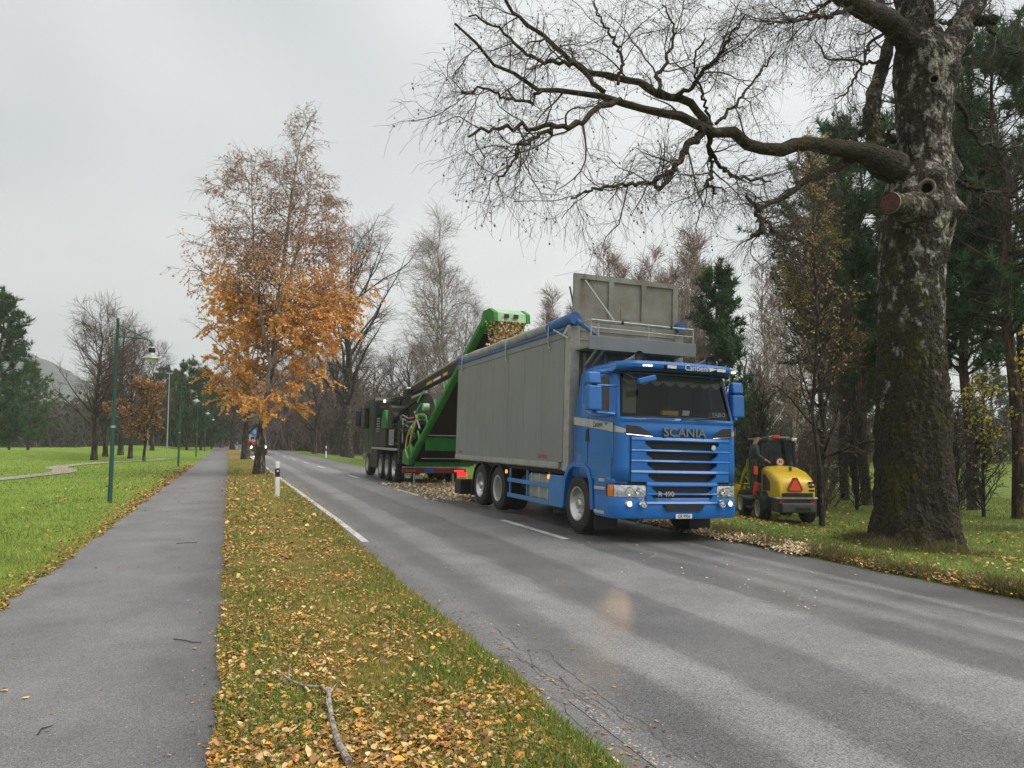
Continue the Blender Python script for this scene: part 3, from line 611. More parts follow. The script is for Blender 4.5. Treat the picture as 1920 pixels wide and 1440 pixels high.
# scalloped curtain behind the top of the windscreen
cu = MB(); N_ = 60
cu.grid([[(-1.0 + 2.0 * i / N_, .16 - .07 * (1 - ((-1.0 + 2.0 * i / N_)) ** 2), 2.84) for i in range(N_ + 1)], [(-1.0 + 2.0 * i / N_, .15 - .07 * (1 - ((-1.0 + 2.0 * i / N_)) ** 2), 2.72 - .075 * abs(math.sin(math.pi * i / N_ * 8))) for i in range(N_ + 1)]])
cu.build('curtain', CURT, truck, solid=.01)
MB().box(-.98, -.72, .20, .22, 2.16, 2.80).build('curtain', CURT, truck)
MB().box(-.30, .02, .02, .10, 2.145, 2.22).build('papers', YEL, truck)
MB().prism([(.12, 2.15), (.14, 2.24), (.28, 2.24), (.26, 2.15)], 'y', .06, .075).build('document', WHITE, truck)
np_ = MB().box(.62, 1.06, .0, .025, 2.13, 2.235).build('name_board', BLACK, truck)
text('name_lettering', 'FABIO', .10, WHITE, np_, (.84, -.004, 2.182), extrude=.002, bold=.001)
# windscreen wipers
for a, b in (((-.95, -.145, 2.075), (-.15, -.185, 2.10)), ((-.05, -.19, 2.075), (.75, -.165, 2.12))):
    MB().tube([a, b], .012, 6).tube([(a[0] + .25, a[1] - .02, a[2]), (b[0], b[1] - .01, b[2] + .02)], .008, 5).build('wiper', BLACK, truck)
MB().grid([[(x_, y_ - .012, z_) for x_, y_, z_ in [ring(2.0)[j] for j in range(9, m_ - 9)]], [(x_, y_ - .028, z_) for x_, y_, z_ in [ring(2.045)[j] for j in range(9, m_ - 9)]], [(x_, y_ - .012, z_) for x_, y_, z_ in [ring(2.082)[j] for j in range(9, m_ - 9)]]]).build('wiper_panel', BLUE, truck, smooth=True)
# door seams, side recess of the sleeper panel, handle
for xs in (-1, 1):
    d = MB(); X = 1.2375 * xs
    for y_ in (.985, .02): MB().box(min(X, X + .006 * xs), max(X, X + .006 * xs), y_, y_ + .012, 1.26, 2.1).build('door_seam', BLACK, truck)
    MB().prism([(.10, 1.0), (.98, 1.0), (.98, 1.40), (.10, 1.40)], 'x', X - .002 * xs, X + .004 * xs).build('door_lower_panel', BLUE, truck, bevel=.003)
    hdl = MB().prism([(.93, 1.66), (1.09, 1.66), (1.06, 1.86), (.97, 1.88)], 'x', X, X + .012 * xs).build('door_handle', BLACK, truck, bevel=.004)
    # raised waist moulding sweeping up to the sleeper panel
    wv = MB().tube([(X, .03, 2.135), (X + .012 * xs, .3, 2.11), (X + .012 * xs, .75, 2.13), (X + .0 * xs, 1.05, 2.2), (X * .985, 1.24, 2.32), (X * .97, 1.30, 2.55), (X * .95, 1.30, 2.8)], [.03, .04, .04, .04, .035, .03, .02], 8).build('waist_moulding', BLUE, truck, smooth=True)
    MB().box(min(X, X + .007 * xs), max(X, X + .007 * xs), 1.0, 1.58, 1.42, 1.455).build('side_moulding', BLUE, truck, bevel=.003)
    # silver stripe with the firm's name
    st = MB(); sg = []
    for k in range(9):
        yy = lerp(1.60, .05, k / 8); zt = lerp(2.115, 1.975, k / 8); sg.append([(X + .006 * xs, yy, zt - .145), (X + .006 * xs, yy, zt)])
    st.grid(sg); st.build('stripe', SILVER, truck)
    g2 = []
    for j in (range(5, 12) if xs < 0 else range(m_ - 6, m_ - 13, -1)):
        p = ring(1.9, .006)[j]; k = abs(j - (5 if xs < 0 else m_ - 6)); g2.append([(p[0], p[1] - .004, 1.832 - .004 * k), (p[0], p[1] - .004, 1.972 - .017 * k)])
    MB().grid(g2).build('stripe', SILVER, truck, smooth=True)
    text('door_lettering', 'Cantieni', .135, TYPE, truck, (X + .0085 * xs, .62 if xs < 0 else .62, 1.955), (R(90), 0, R(-90) if xs < 0 else R(90)), .001, shear=.2, sx=.8)
    MB().prism([(.37, 1.99), (.19, 1.985), (.30, 1.94)], 'x', X + .007 * xs, X + .010 * xs).build('door_logo', BLUE2, truck)
# front panel: letters, intakes, grille
yf = lambda x, z, o=0: CF(z) - CB(z) * (1 - min(1, abs(x) / .98) ** 2) - o
text('brand_lettering', 'SCANIA', .205, LETTER, truck, (0.0, -.205, 1.835), extrude=.016, bold=.004, sx=1.17)
def shell_y(x, z):
    pts = sorted([(p[0], p[1]) for p in ring(z)[7:-7]]); return float(np.interp(x, [p[0] for p in pts], [p[1] for p in pts]))
for sgn in (-1, 1):
    q = MB(); rr_ = []
    for k in range(9):
        x = lerp(.60, 1.06, k / 8); zb_ = lerp(1.765, 1.80, k / 8); zt_ = zb_ + .012 + .135 * min(1, (k / 8) * 1.9) ** .6
        rr_.append([(sgn * x, shell_y(sgn * x, lerp(zb_, zt_, t)) - .008, lerp(zb_, zt_, t)) for t in (0, .5, 1)])
    q.grid(rr_).build('air_intake', BLACK, truck)
    MB().tube([(sgn * lerp(.60, 1.06, k / 8), shell_y(sgn * lerp(.60, 1.06, k / 8), 1.77) - .012, lerp(1.757, 1.79, k / 8)) for k in range(9)], .009, 6).build('intake_trim', CHROME, truck, smooth=True)
def fstrip(q, xa, xb, zt, zb, o0, o1, n=14, ztb=None):
    """bar across the nose: zt/zb may be (left,right) pairs for slanted ends"""
    rows_f = []
    for k in range(n + 1):
        x = lerp(xa, xb, k / n); t_ = zt if not isinstance(zt, tuple) else lerp(*zt, k / n); b_ = zb if not isinstance(zb, tuple) else lerp(*zb, k / n)
        rows_f.append([(x, yf(x, 1.4, o1), b_), (x, yf(x, 1.4, o1 + .012), lerp(b_, t_, .3)), (x, yf(x, 1.4, o0), t_), (x, yf(x, 1.4, -.06), t_), (x, yf(x, 1.4, -.06), b_)])
    q.grid([r_ + [r_[0]] for r_ in rows_f]); q.add(rows_f[0], [tuple(range(5))]); q.add(rows_f[-1], [tuple(range(5))])
gb = MB().grid([[(x, yf(x, 1.4, -.085), .55) for x in np.linspace(-.95, .95, 12)], [(x, yf(x, 1.4, -.085), 1.75) for x in np.linspace(-.95, .95, 12)]]).build('grille_backing', BLACK, truck, smooth=True)
slots = [(1.685, 1.545), (1.505, 1.370), (1.330, 1.195), (1.140, 1.000), (.925, .815), (.785, .675)]
prev = 1.752
for k, (zt, zb) in enumerate(slots):
    xo = .972 if k < 4 else .70
    q = MB(); fstrip(q, -xo, xo, prev - .0005, zt, .012, .02); q.build('grille_bar', BLUE, truck, smooth=True)
    wt, wb = (.735 - .02 * k, .60 - .02 * k) if k < 4 else (.60, .50)
    for sgn in (-1, 1):
        q = MB(); c_ = [(sgn * xo, zt), (sgn * wt, zt), (sgn * wt, lerp(zt, zb, .35)), (sgn * wb, zb), (sgn * xo, zb)]
        fr = [(x, yf(x, 1.4, .016), z) for x, z in c_]; bk = [(x, yf(x, 1.4, -.06), z) for x, z in c_]
        q.add(fr + bk, [(0, 1, 2, 3, 4), (9, 8, 7, 6, 5)] + [(i, (i + 1) % 5, 5 + (i + 1) % 5, 5 + i) for i in range(5)]); q.build('grille_frame', BLUE, truck)
    prev = zb
q = MB(); fstrip(q, -.70, .70, prev - .0005, .628, .012, .02); q.build('grille_bar', BLUE, truck, smooth=True)
for sgn in (-1, 1):
    MB().tube([(sgn * .978, shell_y(sgn * .978, z_) - .004, z_) for z_ in (1.0, 1.2, 1.4, 1.6, 1.74)], .005, 5).build('panel_seam', BLACK, truck)
    MB().tube([(sgn * lerp(.70, 1.22, k / 8), shell_y(sgn * lerp(.70, 1.19, k / 8), 1.03) - .006, .965) for k in range(9)], .008, 5).build('panel_seam', BLACK, truck)
text('model_lettering', 'R 490', .115, SILVER, truck, (-.36, -.222, .80), extrude=.005, bold=.001, sx=1.15)
MB().lathe([(0, -.01), (.045, -.01), (.05, .01)], (.60, -.185, 1.60), 'y', 12).build('emblem', CHROME, truck)
# bumper with wrapped corners
def wrap(y_end, off, n=8, rc=.24, wd=1.25):
    P = [(-wd - off * .3, y_end), (-wd - off * .3, (y_end + .15) / 2)]
    for k in range(n + 1):
        a = math.pi + math.pi / 2 * k / n; P.append((-wd + rc + (rc + off * .4) * math.cos(a), .02 + rc - .08 + (rc + off) * math.sin(a)))
    for k in range(1, 12):
        x = lerp(-wd + rc, wd - rc, k / 12); P.append((x, -.06 - off - .11 * (1 - (x / (wd - rc)) ** 2)))
    return P + [(-p[0], p[1]) for p in P[:n + 3][::-1]]
def bumper_loft(prof, y_end=.62): return [[(x, y, z) for x, y in wrap(y_end, o)] for o, z in prof]
b_rows = bumper_loft([(-.05, .375), (.01, .39), (.035, .45), (.03, .58), (.02, .70), (.0, .735)])
MB().grid(b_rows).build('bumper', BLUE, truck, smooth=True, solid=.03)
MB().grid(bumper_loft([(-.012, .738), (-.012, .94)], .25)).build('lamp_housing', BLACK, truck, smooth=True)
MB().grid([r_[:11] for r_ in bumper_loft([(.0, .945), (.014, .96), (.01, 1.03), (-.03, 1.06)], .25)]).build('corner_panel', BLUE, truck, smooth=True, solid=.02)
MB().grid([r_[-11:] for r_ in bumper_loft([(.0, .945), (.014, .96), (.01, 1.03), (-.03, 1.06)], .25)]).build('corner_panel', BLUE, truck, smooth=True, solid=.02)
MB().prism([(-.40, .63), (.40, .63), (.34, .525), (-.34, .525)], 'y', -.232, -.205).build('air_slot', BLACK, truck)
pl = MB().box(-.17, .15, -.226, -.212, .395, .47).build('number_plate', PLATE, truck, bevel=.003)
text('plate_lettering', 'GR·9956', .082, TYPE, pl, (-.01, -.2275, .432), extrude=.001, bold=.0012, sx=.82)
for sgn in (-1, 1):
    # headlamp: lens over bowl, amber corner
    w_ = [p for p in wrap(.25, .004)]; w2 = [(x, y) for x, y in w_[5:13]] if sgn < 0 else [(x, y) for x, y in w_[::-1][5:13]]
    hl = MB().grid([[(x, y, .742) for x, y in w2], [(x, y - .012, .80) for x, y in w2], [(x, y - .012, .88) for x, y in w2], [(x, y, .938) for x, y in w2]]).build('headlight', LAMPG, truck, smooth=True, label='clear headlight block with amber corner lens')
    w3 = w_[2:6] if sgn < 0 else w_[::-1][2:6]
    MB().grid([[(x, y, .742) for x, y in w3], [(x * 1.008, y - .006, .84) for x, y in w3], [(x, y, .938) for x, y in w3]]).build('indicator', AMBER, hl, smooth=True)
    for xx, rr_ in ((.99, .07), (.84, .06)):
        MB().lathe([(0, .03), (rr_ * .6, .02), (rr_, -.02), (rr_ + .006, -.02)], (sgn * xx, -.085 - .05 * (xx < .9), .84), 'y', 16).build('reflector', CHROME, hl, smooth=True)
    for xx, m__, nm in ((1.0, LIT, 'fog_light'), (.78, CHROME, 'fog_light')):
        c_ = (sgn * xx, yf(xx, .6, -.02) - .075 + .05 * (xx > .9), .635); fo = MB().lathe([(.044, -.034), (.052, -.036), (.066, -.014), (.070, .02)], c_, 'y', 18).build(nm, CHROME, truck, smooth=True); MB().lathe([(0, -.030), (.03, -.028), (.045, -.018)], c_, 'y', 16).build('lamp_lens', m__ if m__ is LIT else LAMPG, fo, smooth=True)
    # mud flap and steps behind the bumper corner
    for zz, m__ in ((.86, SILVER), (1.0, SILVER), (.455, SILVER)):
        X = 1.235 * sgn; MB().box(min(X, X + .035 * sgn), max(X, X + .035 * sgn), .28 if zz < 1 else .3, .66 if zz < 1 else .5, zz - .03, zz + .025).build('step', m__, truck, bevel=.008)
    X0_, X1_ = sorted((1.10 * sgn, 1.24 * sgn)); MB().prism([(.20, .40), (.68, .40), (.72, 1.0), (.72, 1.24), (.20, 1.24)], 'x', X0_, X1_).build('step_well', BLUE, truck, bevel=.01)
    MB().box(X0_, X1_ + .004 if sgn > 0 else X1_, .30, .64, .52, .72).build('step_opening', BLUE2, truck)
    MB().box(*sorted((.75 * sgn, 1.2 * sgn)), .74, .76, .12, .42).build('mud_flap', BLACK, truck)
    # wheel arch
    arc = [(.70, .46), (.76, .95), (.90, 1.17), (1.10, 1.26), (1.55, 1.27), (1.80, 1.18), (1.95, .98), (2.02, .40)]; arcin = [(.80, .46), (.86, .92), (.98, 1.10), (1.14, 1.17), (1.52, 1.18), (1.72, 1.10), (1.86, .92), (1.94, .40)]
    q = MB(); a0, a1 = sorted((.86 * sgn, 1.275 * sgn)); n8 = len(arc)
    vs = [(a0, *p) for p in arc] + [(a0, *p) for p in arcin] + [(a1, *p) for p in arc] + [(a1, *p) for p in arcin]; fs = []
    for i in range(n8 - 1):
        fs += [(i, i + 1, n8 + i + 1, n8 + i), (2 * n8 + i, 3 * n8 + i, 3 * n8 + i + 1, 2 * n8 + i + 1), (i, 2 * n8 + i, 2 * n8 + i + 1, i + 1), (n8 + i, n8 + i + 1, 3 * n8 + i + 1, 3 * n8 + i)]
    fs += [(0, n8, 3 * n8, 2 * n8), (n8 - 1, 3 * n8 - 1, 4 * n8 - 1, 2 * n8 - 1)]
    q.add(vs, fs).build('wheel_arch', BLUE, truck, bevel=.015)
# fog lamp beam on the road
sp_d = bpy.data.lights.new('fog_beam', 'SPOT'); sp_o = bpy.data.objects.new('fog_beam', sp_d); COL.objects.link(sp_o); sp_o.parent = truck
sp_d.energy = 30; sp_d.spot_size = R(7.5); sp_d.spot_blend = 1.0; sp_d.color = (1.0, .60, .28); sp_d.shadow_soft_size = .04
sp_o.location = (-1.0, -.30, .64); sp_o.rotation_euler = (Vector((-1.0, -.30, .64)) - Vector((3.75 - 7.2, 6.95 - 11.0, 0))).to_track_quat('Z', 'Y').to_euler()
# sun visor with lamps and the firm's name
def visor_row(o, z, nn=24): return [(lerp(-1.17, 1.17, k / nn), -.10 - o - .12 * (1 - (lerp(-1.17, 1.17, k / nn) / 1.17) ** 2) + .22 * max(0, abs(lerp(-1, 1, k / nn)) - .86) / .14, z + .012 * (1 - (k / nn * 2 - 1) ** 2)) for k in range(nn + 1)]
MB().grid([visor_row(-.28, 3.045), visor_row(-.04, 3.035), visor_row(.02, 2.98), visor_row(.012, 2.925), visor_row(-.05, 2.885), visor_row(-.17, 2.87)]).build('sun_visor', BLUE, truck, smooth=True, solid=.02)
MB().grid([visor_row(-.038, 2.884), visor_row(-.04, 2.862), visor_row(-.15, 2.838)]).build('visor_underside', BLACK, truck, smooth=True, solid=.015)
for x0, n in ((-.80, 4), (1.02, 4)):
    for k in range(n):
        xx = x0 + .045 * k; MB().lathe([(0, -.012), (.015, -.012), (.019, .01)], (xx, -.125 - .12 * (1 - (xx / 1.17) ** 2) + (.10 if xx > 1 else 0), 2.955), 'y', 8).build('marker_light', LITS, truck)
for xx in (-.30, .72):
    lm = MB().box(xx - .12, xx + .12, -.155 - .12 * (1 - (xx / 1.17) ** 2), -.10, 2.915, 2.99).build('lamp_box', BLACK, truck, bevel=.01)
    MB().box(xx - .09, xx + .09, -.162 - .12 * (1 - (xx / 1.17) ** 2), -.15 - .12 * (1 - (xx / 1.17) ** 2), 2.925, 2.978).build('lamp_lens', LAMPG, lm)
text('visor_lettering', 'Cantieni', .15, WHITE, truck, (.19, -.262, 2.955), extrude=.002, shear=.15, sx=.95)
MB().prism([(.44, 2.985), (.62, 2.965), (.47, 2.915)], 'y', -.262, -.235).build('visor_logo', WHITE, truck)
for xx in (-.72, .72):
    h = MB().tube([(xx, .95, 3.08), (xx, .6, 3.10), (xx, .25, 3.14), (xx, .1, 3.15)], [.022, .03, .045, .085], 14, cap=False).build('horn', STEEL, truck, smooth=True)
    MB().lathe([(0, .03), (.06, .02), (.088, -.01), (.092, .01)], (xx, .10, 3.15), 'y', 16).build('horn_bell', BLACK, h, smooth=True)
# mirrors
for sgn in (-1, 1):
    X = -1.68 if sgn < 0 else 1.36; dy = 0 if sgn < 0 else .26
    mr_ = MB().prism([(-.16 + dy, 2.16), (.02 + dy, 2.16), (.04 + dy, 2.56), (-.14 + dy, 2.58)], 'x', X - .13, X + .13).build('mirror', BLUE, truck, bevel=.035, seg=3)
    MB().prism([(-.15 + dy, 2.60), (.03 + dy, 2.60), (.0 + dy, 2.80), (-.10 + dy, 2.81)], 'x', X - .12, X + .12).build('wide_angle_mirror', BLUE, mr_, bevel=.035, seg=3)
    MB().tube([(X, -.02 + dy, 2.585), (1.17 * sgn, .08 + dy, 2.60)], .022, 8).build('mirror_arm', BLUE, mr_, smooth=True); MB().tube([(X, -.02 + dy, 2.14), (1.22 * sgn, .06 + dy, 2.12)], .035, 8).build('mirror_arm', BLUE, mr_, smooth=True)
MB().prism([(.30, 2.82), (.55, 2.84), (.5, 2.90), (.3, 2.89)], 'x', -1.40, -1.15).build('kerb_mirror', BLUE, truck, bevel=.02)
fm = MB().beam((-.98, -.30, 2.66), (-.68, -.36, 2.74), .12, .10).build('front_mirror', BLUE, truck, bevel=.025, seg=3)
MB().tube([(-.98, -.25, 2.70), (-1.05, -.05, 2.80)], .02, 6).build('front_mirror_arm', BLACK, fm)

# chassis, wheels, tanks, side guard
MB().box(-.45, -.35, .4, 9.3, .72, 1.02).box(.35, .45, .4, 9.3, .72, 1.02).box(-1.15, 1.15, 2.1, 9.3, 1.02, 1.09).box(-.35, .35, 1.0, 2.4, .5, .9).build('chassis', DARK, truck)
for y_ in (1.37, 5.82, 7.15): MB().tube([(-1.0, y_, .5), (1.0, y_, .5)], .1, 10).build('axle', DARK, truck)
for sgn in (-1, 1):
    wheel(truck, 1.095 * sgn, 1.37, .515, .315, sgn, .06, ALU)
    wheel(truck, 1.085 * sgn, 5.82, .515, .31, sgn, -.10, SILVER)
    wheel(truck, .74 * sgn, 5.82, .515, .30, sgn, .0, SILVER)
    wheel(truck, 1.095 * sgn, 7.15, .515, .31, sgn, .06, ALU)
    for yc in (5.82, 7.15):
        q = MB(); rows_ = []
        for k in range(13):
            a = math.pi * (-.04 + 1.08 * k / 12); rows_.append([(sgn * .90, yc + .60 * math.cos(a), .515 + .60 * math.sin(a)), (sgn * 1.265, yc + .60 * math.cos(a), .515 + .60 * math.sin(a)), (sgn * 1.265, yc + .565 * math.cos(a), .515 + .565 * math.sin(a))])
        q.grid(rows_).build('mudguard', BLACK, truck, smooth=True, solid=.015)
    X = 1.245 * sgn
    for z0, z1 in ((.715, .805), (.37, .465)):
        MB().box(min(X, X - .035 * sgn), max(X, X - .035 * sgn), 2.70, 5.12, z0, z1).build('side_guard_rail', BLUE2, truck, bevel=.008)
    for yy in (2.78, 4.0, 5.06): MB().box(min(X - .036 * sgn, X - .07 * sgn), max(X - .036 * sgn, X - .07 * sgn), yy - .03, yy + .03, .36, 1.02).build('side_guard_post', BLUE2, truck)
    MB().prism([(2.03, .37), (2.69, .37), (2.69, .96), (2.55, .99), (2.03, .99)], 'x', *sorted((.72 * sgn, 1.25 * sgn))).build('storage_box', BLUE2, truck, bevel=.02)
    tk = MB().box(*sorted((.62 * sgn, 1.12 * sgn)), 2.80, 4.15, .42, .97).build('fuel_tank', GREYL, truck, bevel=.07, seg=3)
    for yy in (3.05, 3.5, 3.95): MB().box(*sorted((.60 * sgn, 1.14 * sgn)), yy - .035, yy + .035, .405, .985).build('tank_strap', STEEL, tk, bevel=.05)
    MB().lathe([(0, 0), (.2, 0), (.22, -.1), (.22, -.5), (.2, -.6)], (.85 * sgn, 4.75, .72), 'y', 16).build('air_tank', DARK, truck, smooth=True)
    MB().box(*sorted((.78 * sgn, 1.24 * sgn)), 7.86, 7.89, .20, .60).build('mud_flap', BLACK, truck)
    for yy in (2.72, 5.2): MB().box(*sorted((1.235 * sgn, 1.262 * sgn)), yy - .05, yy + .03, .9, .98).build('side_marker', AMBERL, truck)
    MB().box(*sorted((.95 * sgn, 1.22 * sgn)), 9.30, 9.36, .62, .74).build('tail_light', REDL, truck)
MB().tube([(-.95, 2.2, .30), (-1.1, 2.35, .27), (-1.2, 2.5, .27)], .06, 10).build('exhaust', DARK, truck, smooth=True)
for x0_ in (-1.24, .6): MB().box(x0_, x0_ + .64, 8.9, 9.5, .15, .55).build('rear_buffer', BLACK, truck, bevel=.02)

# cargo box
box = MB(); T_ = .04
box.box(-1.27, -1.27 + T_, 2.03, 9.4, 1.25, 3.86).box(1.27 - T_, 1.27, 2.03, 9.4, 1.25, 3.86).box(-1.229, 1.229, 9.36, 9.4, 1.25, 3.86).box(-1.229, 1.229, 2.04, 2.08, 1.25, 3.86).box(-1.229, 1.229, 2.081, 9.359, 1.10, 1.24)
boxo = box.build('cargo_box', GREYP, truck)
for x0_ in (-1.285, 1.225): MB().box(x0_, x0_ + .06, 2.2, 9.42, 1.12, 1.247).build('bottom_rail', GREYL, boxo, bevel=.012)
for sgn in (-1, 1):
    MB().box(*sorted((1.06 * sgn, 1.265 * sgn)), 1.78, 2.028, 1.08, 3.87).build('corner_post', GREYL, boxo, bevel=.015)
    MB().box(*sorted((1.272 * sgn, 1.276 * sgn)), 2.06, 9.36, 3.66, 3.668).build('side_seam', DARK, boxo)
SEAM = mat('seam_grey', (.20, .203, .20), .6)
for k in range(1, 7):
    for sgn in (-1, 1): MB().box(*sorted((1.2705 * sgn, 1.2725 * sgn)), 2.03 + k * 1.05, 2.04 + k * 1.05, 1.26, 3.64).build('panel_seam', SEAM, boxo)
for k in range(15): MB().lathe([(0, -.006), (.012, -.004), (.016, 0)], (-1.2855, 2.35 + .49 * k, 1.185), 'x', 8).build('rivet', STEEL, boxo)
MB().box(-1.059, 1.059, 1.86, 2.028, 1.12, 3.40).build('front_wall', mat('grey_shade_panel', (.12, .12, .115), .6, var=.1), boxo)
for k in range(5): MB().box(-.95 + .45 * k, -.90 + .45 * k, 1.83, 1.859, 1.2, 3.38).build('wall_rib', GREYH, boxo)
# chips heap and rolled tarpaulin
hv = []; nx_, ny_ = 14, 40
for j in range(ny_ + 1):
    yy = lerp(2.1, 9.34, j / ny_); hv.append([(lerp(-1.22, 1.22, i / nx_), yy, 3.55 + .22 * math.sin(math.pi * i / nx_) + .04 * math.sin(i * 2.3 + j * 1.7) + .25 * math.exp(-((yy - 8.6) / .6) ** 2 - (lerp(-1, 1, i / nx_)) ** 2 * 3)) for i in range(nx_ + 1)])
MB().grid(hv).build('chip_load', mat('chip_heap', (.55, .42, .24), .9, var=.35, vscale=26, bump=1.0, bscale=40), boxo, smooth=True)
for sgn in (-1, 1):
    q = MB().tube([(sgn * 1.20, 2.0 + 7.45 * k / 14, 3.95 + (.012 * math.sin(k * 1.9)) + .04 * (1 - k / 14)) for k in range(15)], [.115 - .002 * (k % 3) for k in range(15)], 12)
    q.build('tarp_roll', TARPY, boxo, smooth=True)
    MB().tube([(sgn * 1.20, 1.72, 4.02), (sgn * 1.20, 2.25, 4.0), (sgn * 1.20, 2.9, 3.985)], [.125, .128, .118], 12).build('tarp_roll', TARPB, boxo, smooth=True)
    MB().tube([(sgn * 1.20, 9.1, 3.955), (sgn * 1.20, 9.52, 3.95)], [.118, .125], 12).build('tarp_roll', TARPB, boxo, smooth=True)
    MB().box(*sorted((1.24 * sgn, 1.295 * sgn)), 2.0, 9.45, 3.80, 3.875).build('tarp_hem', TARPB, boxo, bevel=.02)
    for yy in (2.75, 5.3, 8.9):
        MB().tube([(sgn * 1.19, yy, 4.08), (sgn * 1.31, yy, 3.99), (sgn * 1.32, yy, 3.75), (sgn * 1.29, yy + .02, 3.58), (sgn * 1.285, yy - .06, 3.52)], .016, 6).build('tarp_strap', STEEL, boxo, smooth=True)
MB().tube([(-1.30, 2.5, 3.88), (-1.32, 1.75, 3.62)], .02, 6).build('crank_bar', STEEL, boxo)
MB().beam((-1.28, 2.05, 3.70), (-1.2, 1.78, 4.03), .05, .07).build('tarp_bracket', STEEL, boxo)
MB().tube([(-1.15, 1.72, 3.96), (-.95, 1.45, 3.72), (-.85, 1.35, 3.62)], [.05, .03, .03], 8).build('tarp_end', TARPB, boxo, smooth=True)
MB().box(-1.2725, -1.2705, 2.75, 3.25, 1.30, 1.375).build('red_marking', RED, boxo); MB().box(-1.2725, -1.2705, 8.75, 9.1, 1.30, 1.36).build('red_marking', RED, boxo)
# front headboard, platform and railing above the cab
MB().box(-1.20, 1.20, 1.80, 1.859, 3.41, 3.98).build('headboard', GREYH, boxo)
for zz in (3.62, 3.80): MB().box(-1.19, 1.19, 1.785, 1.799, zz, zz + .02).build('headboard_rib', GREYL, boxo)
pf = MB().box(-1.15, 1.15, 1.20, 1.78, 3.40, 3.44).build('platform', GREYH, boxo)
MB().box(-1.16, 1.16, 1.17, 1.199, 3.36, 3.62).build('platform_fascia', GREYP, pf, bevel=.006)
for xx in (-.95, -.80): MB().beam((xx, 1.25, 3.39), (xx, 1.75, 3.12), .04, .04).build('platform_brace', GREYL, pf)
rl = MB().tube([(-1.10, 1.75, 3.92), (-1.10, 1.22, 3.92), (1.12, 1.22, 3.90), (1.12, 1.75, 3.90)], .02, 8).tube([(-1.1, 1.22, 3.78), (1.12, 1.22, 3.76)], .01, 6)
for xx in (-1.10, -.95, .12, 1.12): rl.tube([(xx, 1.225, 3.45), (xx, 1.225, 3.92)], .016, 6)
rl.build('railing', STEEL, pf, smooth=True)
for xx in (-.45, .62): MB().lathe([(0, 0), (.03, 0), (.03, .06), (0, .06)], (xx, 1.22, 3.88), 'z', 8).build('rail_clamp', BLACK, pf)
# raised roof flap
fl_ = MB(); 
for x0, x1, z0, z1 in ((-1.17, -1.05, 4.0, 4.93), (1.05, 1.17, 4.0, 4.93), (-.42, -.31, 4.08, 4.83), (.32, .43, 4.08, 4.83)): fl_.box(x0, x1, 1.84, 1.92, z0, z1)
fl_.box(-1.049, 1.049, 1.84, 1.92, 4.83, 4.93).box(-1.049, 1.049, 1.84, 1.92, 4.0, 4.08)
flo = fl_.build('roof_flap', GREYH, boxo)
RUST = mat('rusty_panel', (.33, .32, .28), .65, base2=(.26, .25, .215), vscale=2.2, dirt=((.13, .07, .035), .55))
for x0, x1 in ((-1.048, -.421), (-.309, .319), (.431, 1.048)):
    MB().box(x0, x1, 1.875, 1.89, 4.081, 4.829).build('panel', RUST, flo)
MB().box(-.14, .08, 1.862, 1.874, 4.10, 4.30).build('panel_flap', RUST, flo)
MB().tube([(-.95, 1.83, 4.80), (-.62, 1.24, 3.94)], .018, 6).build('flap_stay', STEEL, flo)
MB().tube([(-1.06, 1.95, 4.0), (-1.06, 2.3, 4.75)], .02, 6).build('flap_stay', DARK, flo)
# ================================================================= chipper truck with green conveyor
CBLK = mat('chipper_black', (0.012, 0.0125, 0.012), 0.5, spec=.3, var=0.25, vscale=3, dirt=((0.06, 0.052, 0.042), 0.5))
CGRY = mat('chipper_grey', (0.045, 0.042, 0.037), 0.65, spec=.3, var=0.2, vscale=3, dirt=((0.085, 0.074, 0.058), 0.5))
CCAB = mat('chipper_cab_paint', (0.02, 0.034, 0.028), 0.4, spec=.4, var=0.1, dirt=((0.09, 0.085, 0.07), 0.4))
GREEN = mat('green_paint', (0.012, 0.20, 0.022), 0.5, spec=.3, var=0.15, vscale=4, dirt=((0.09, 0.10, 0.05), 0.5))
LGRN = mat('pale_green_paint', (0.30, 0.50, 0.28), 0.45, var=0.15, dirt=((0.2, 0.22, 0.12), 0.5))
HOSE = mat('hose_yellow', (0.52, 0.44, 0.12), 0.6)
BELT = mat('belt_rubber', (0.012, 0.011, 0.011), 0.8)
REDF = mat('red_frame', (0.22, 0.012, 0.012), 0.5, dirt=((0.06, 0.03, 0.025), 0.6))
BPL = mat('blue_plate', (0.02, 0.09, 0.40), 0.5)
YPR = mat('yellow_decal', (0.70, 0.42, 0.03), 0.5)
DUSTY = mat('dusty_black', (0.04, 0.037, 0.032), 0.8, var=.3, vscale=4, dirt=((0.13, 0.11, 0.085), 0.6))

ch = empty('chipper_truck', (7.2, 27.4, -0.02), (0, R(1.2), 0), 'black four-axle wood chipper truck with crane and green conveyor behind the grey box', 'truck')
L = -1.25
# chassis and wheels
MB().box(-.45, .45, 0.0, 8.4, .62, 1.0).box(-1.2, 1.2, .1, 5.8, 1.22, 1.30).build('chassis', DARK, ch)
for yy in (7.3, 4.1, 2.75, 1.35):
    for sgn in (-1, 1):
        wheel(ch, 1.07 * sgn, yy, .53, .34, sgn, .05 if yy > 7 or yy < 1.5 else -.09, ALU if yy < 1.5 else SILVER)
    MB().tube([(-1, yy, .53), (1, yy, .53)], .1, 8).build('axle', DARK, ch)
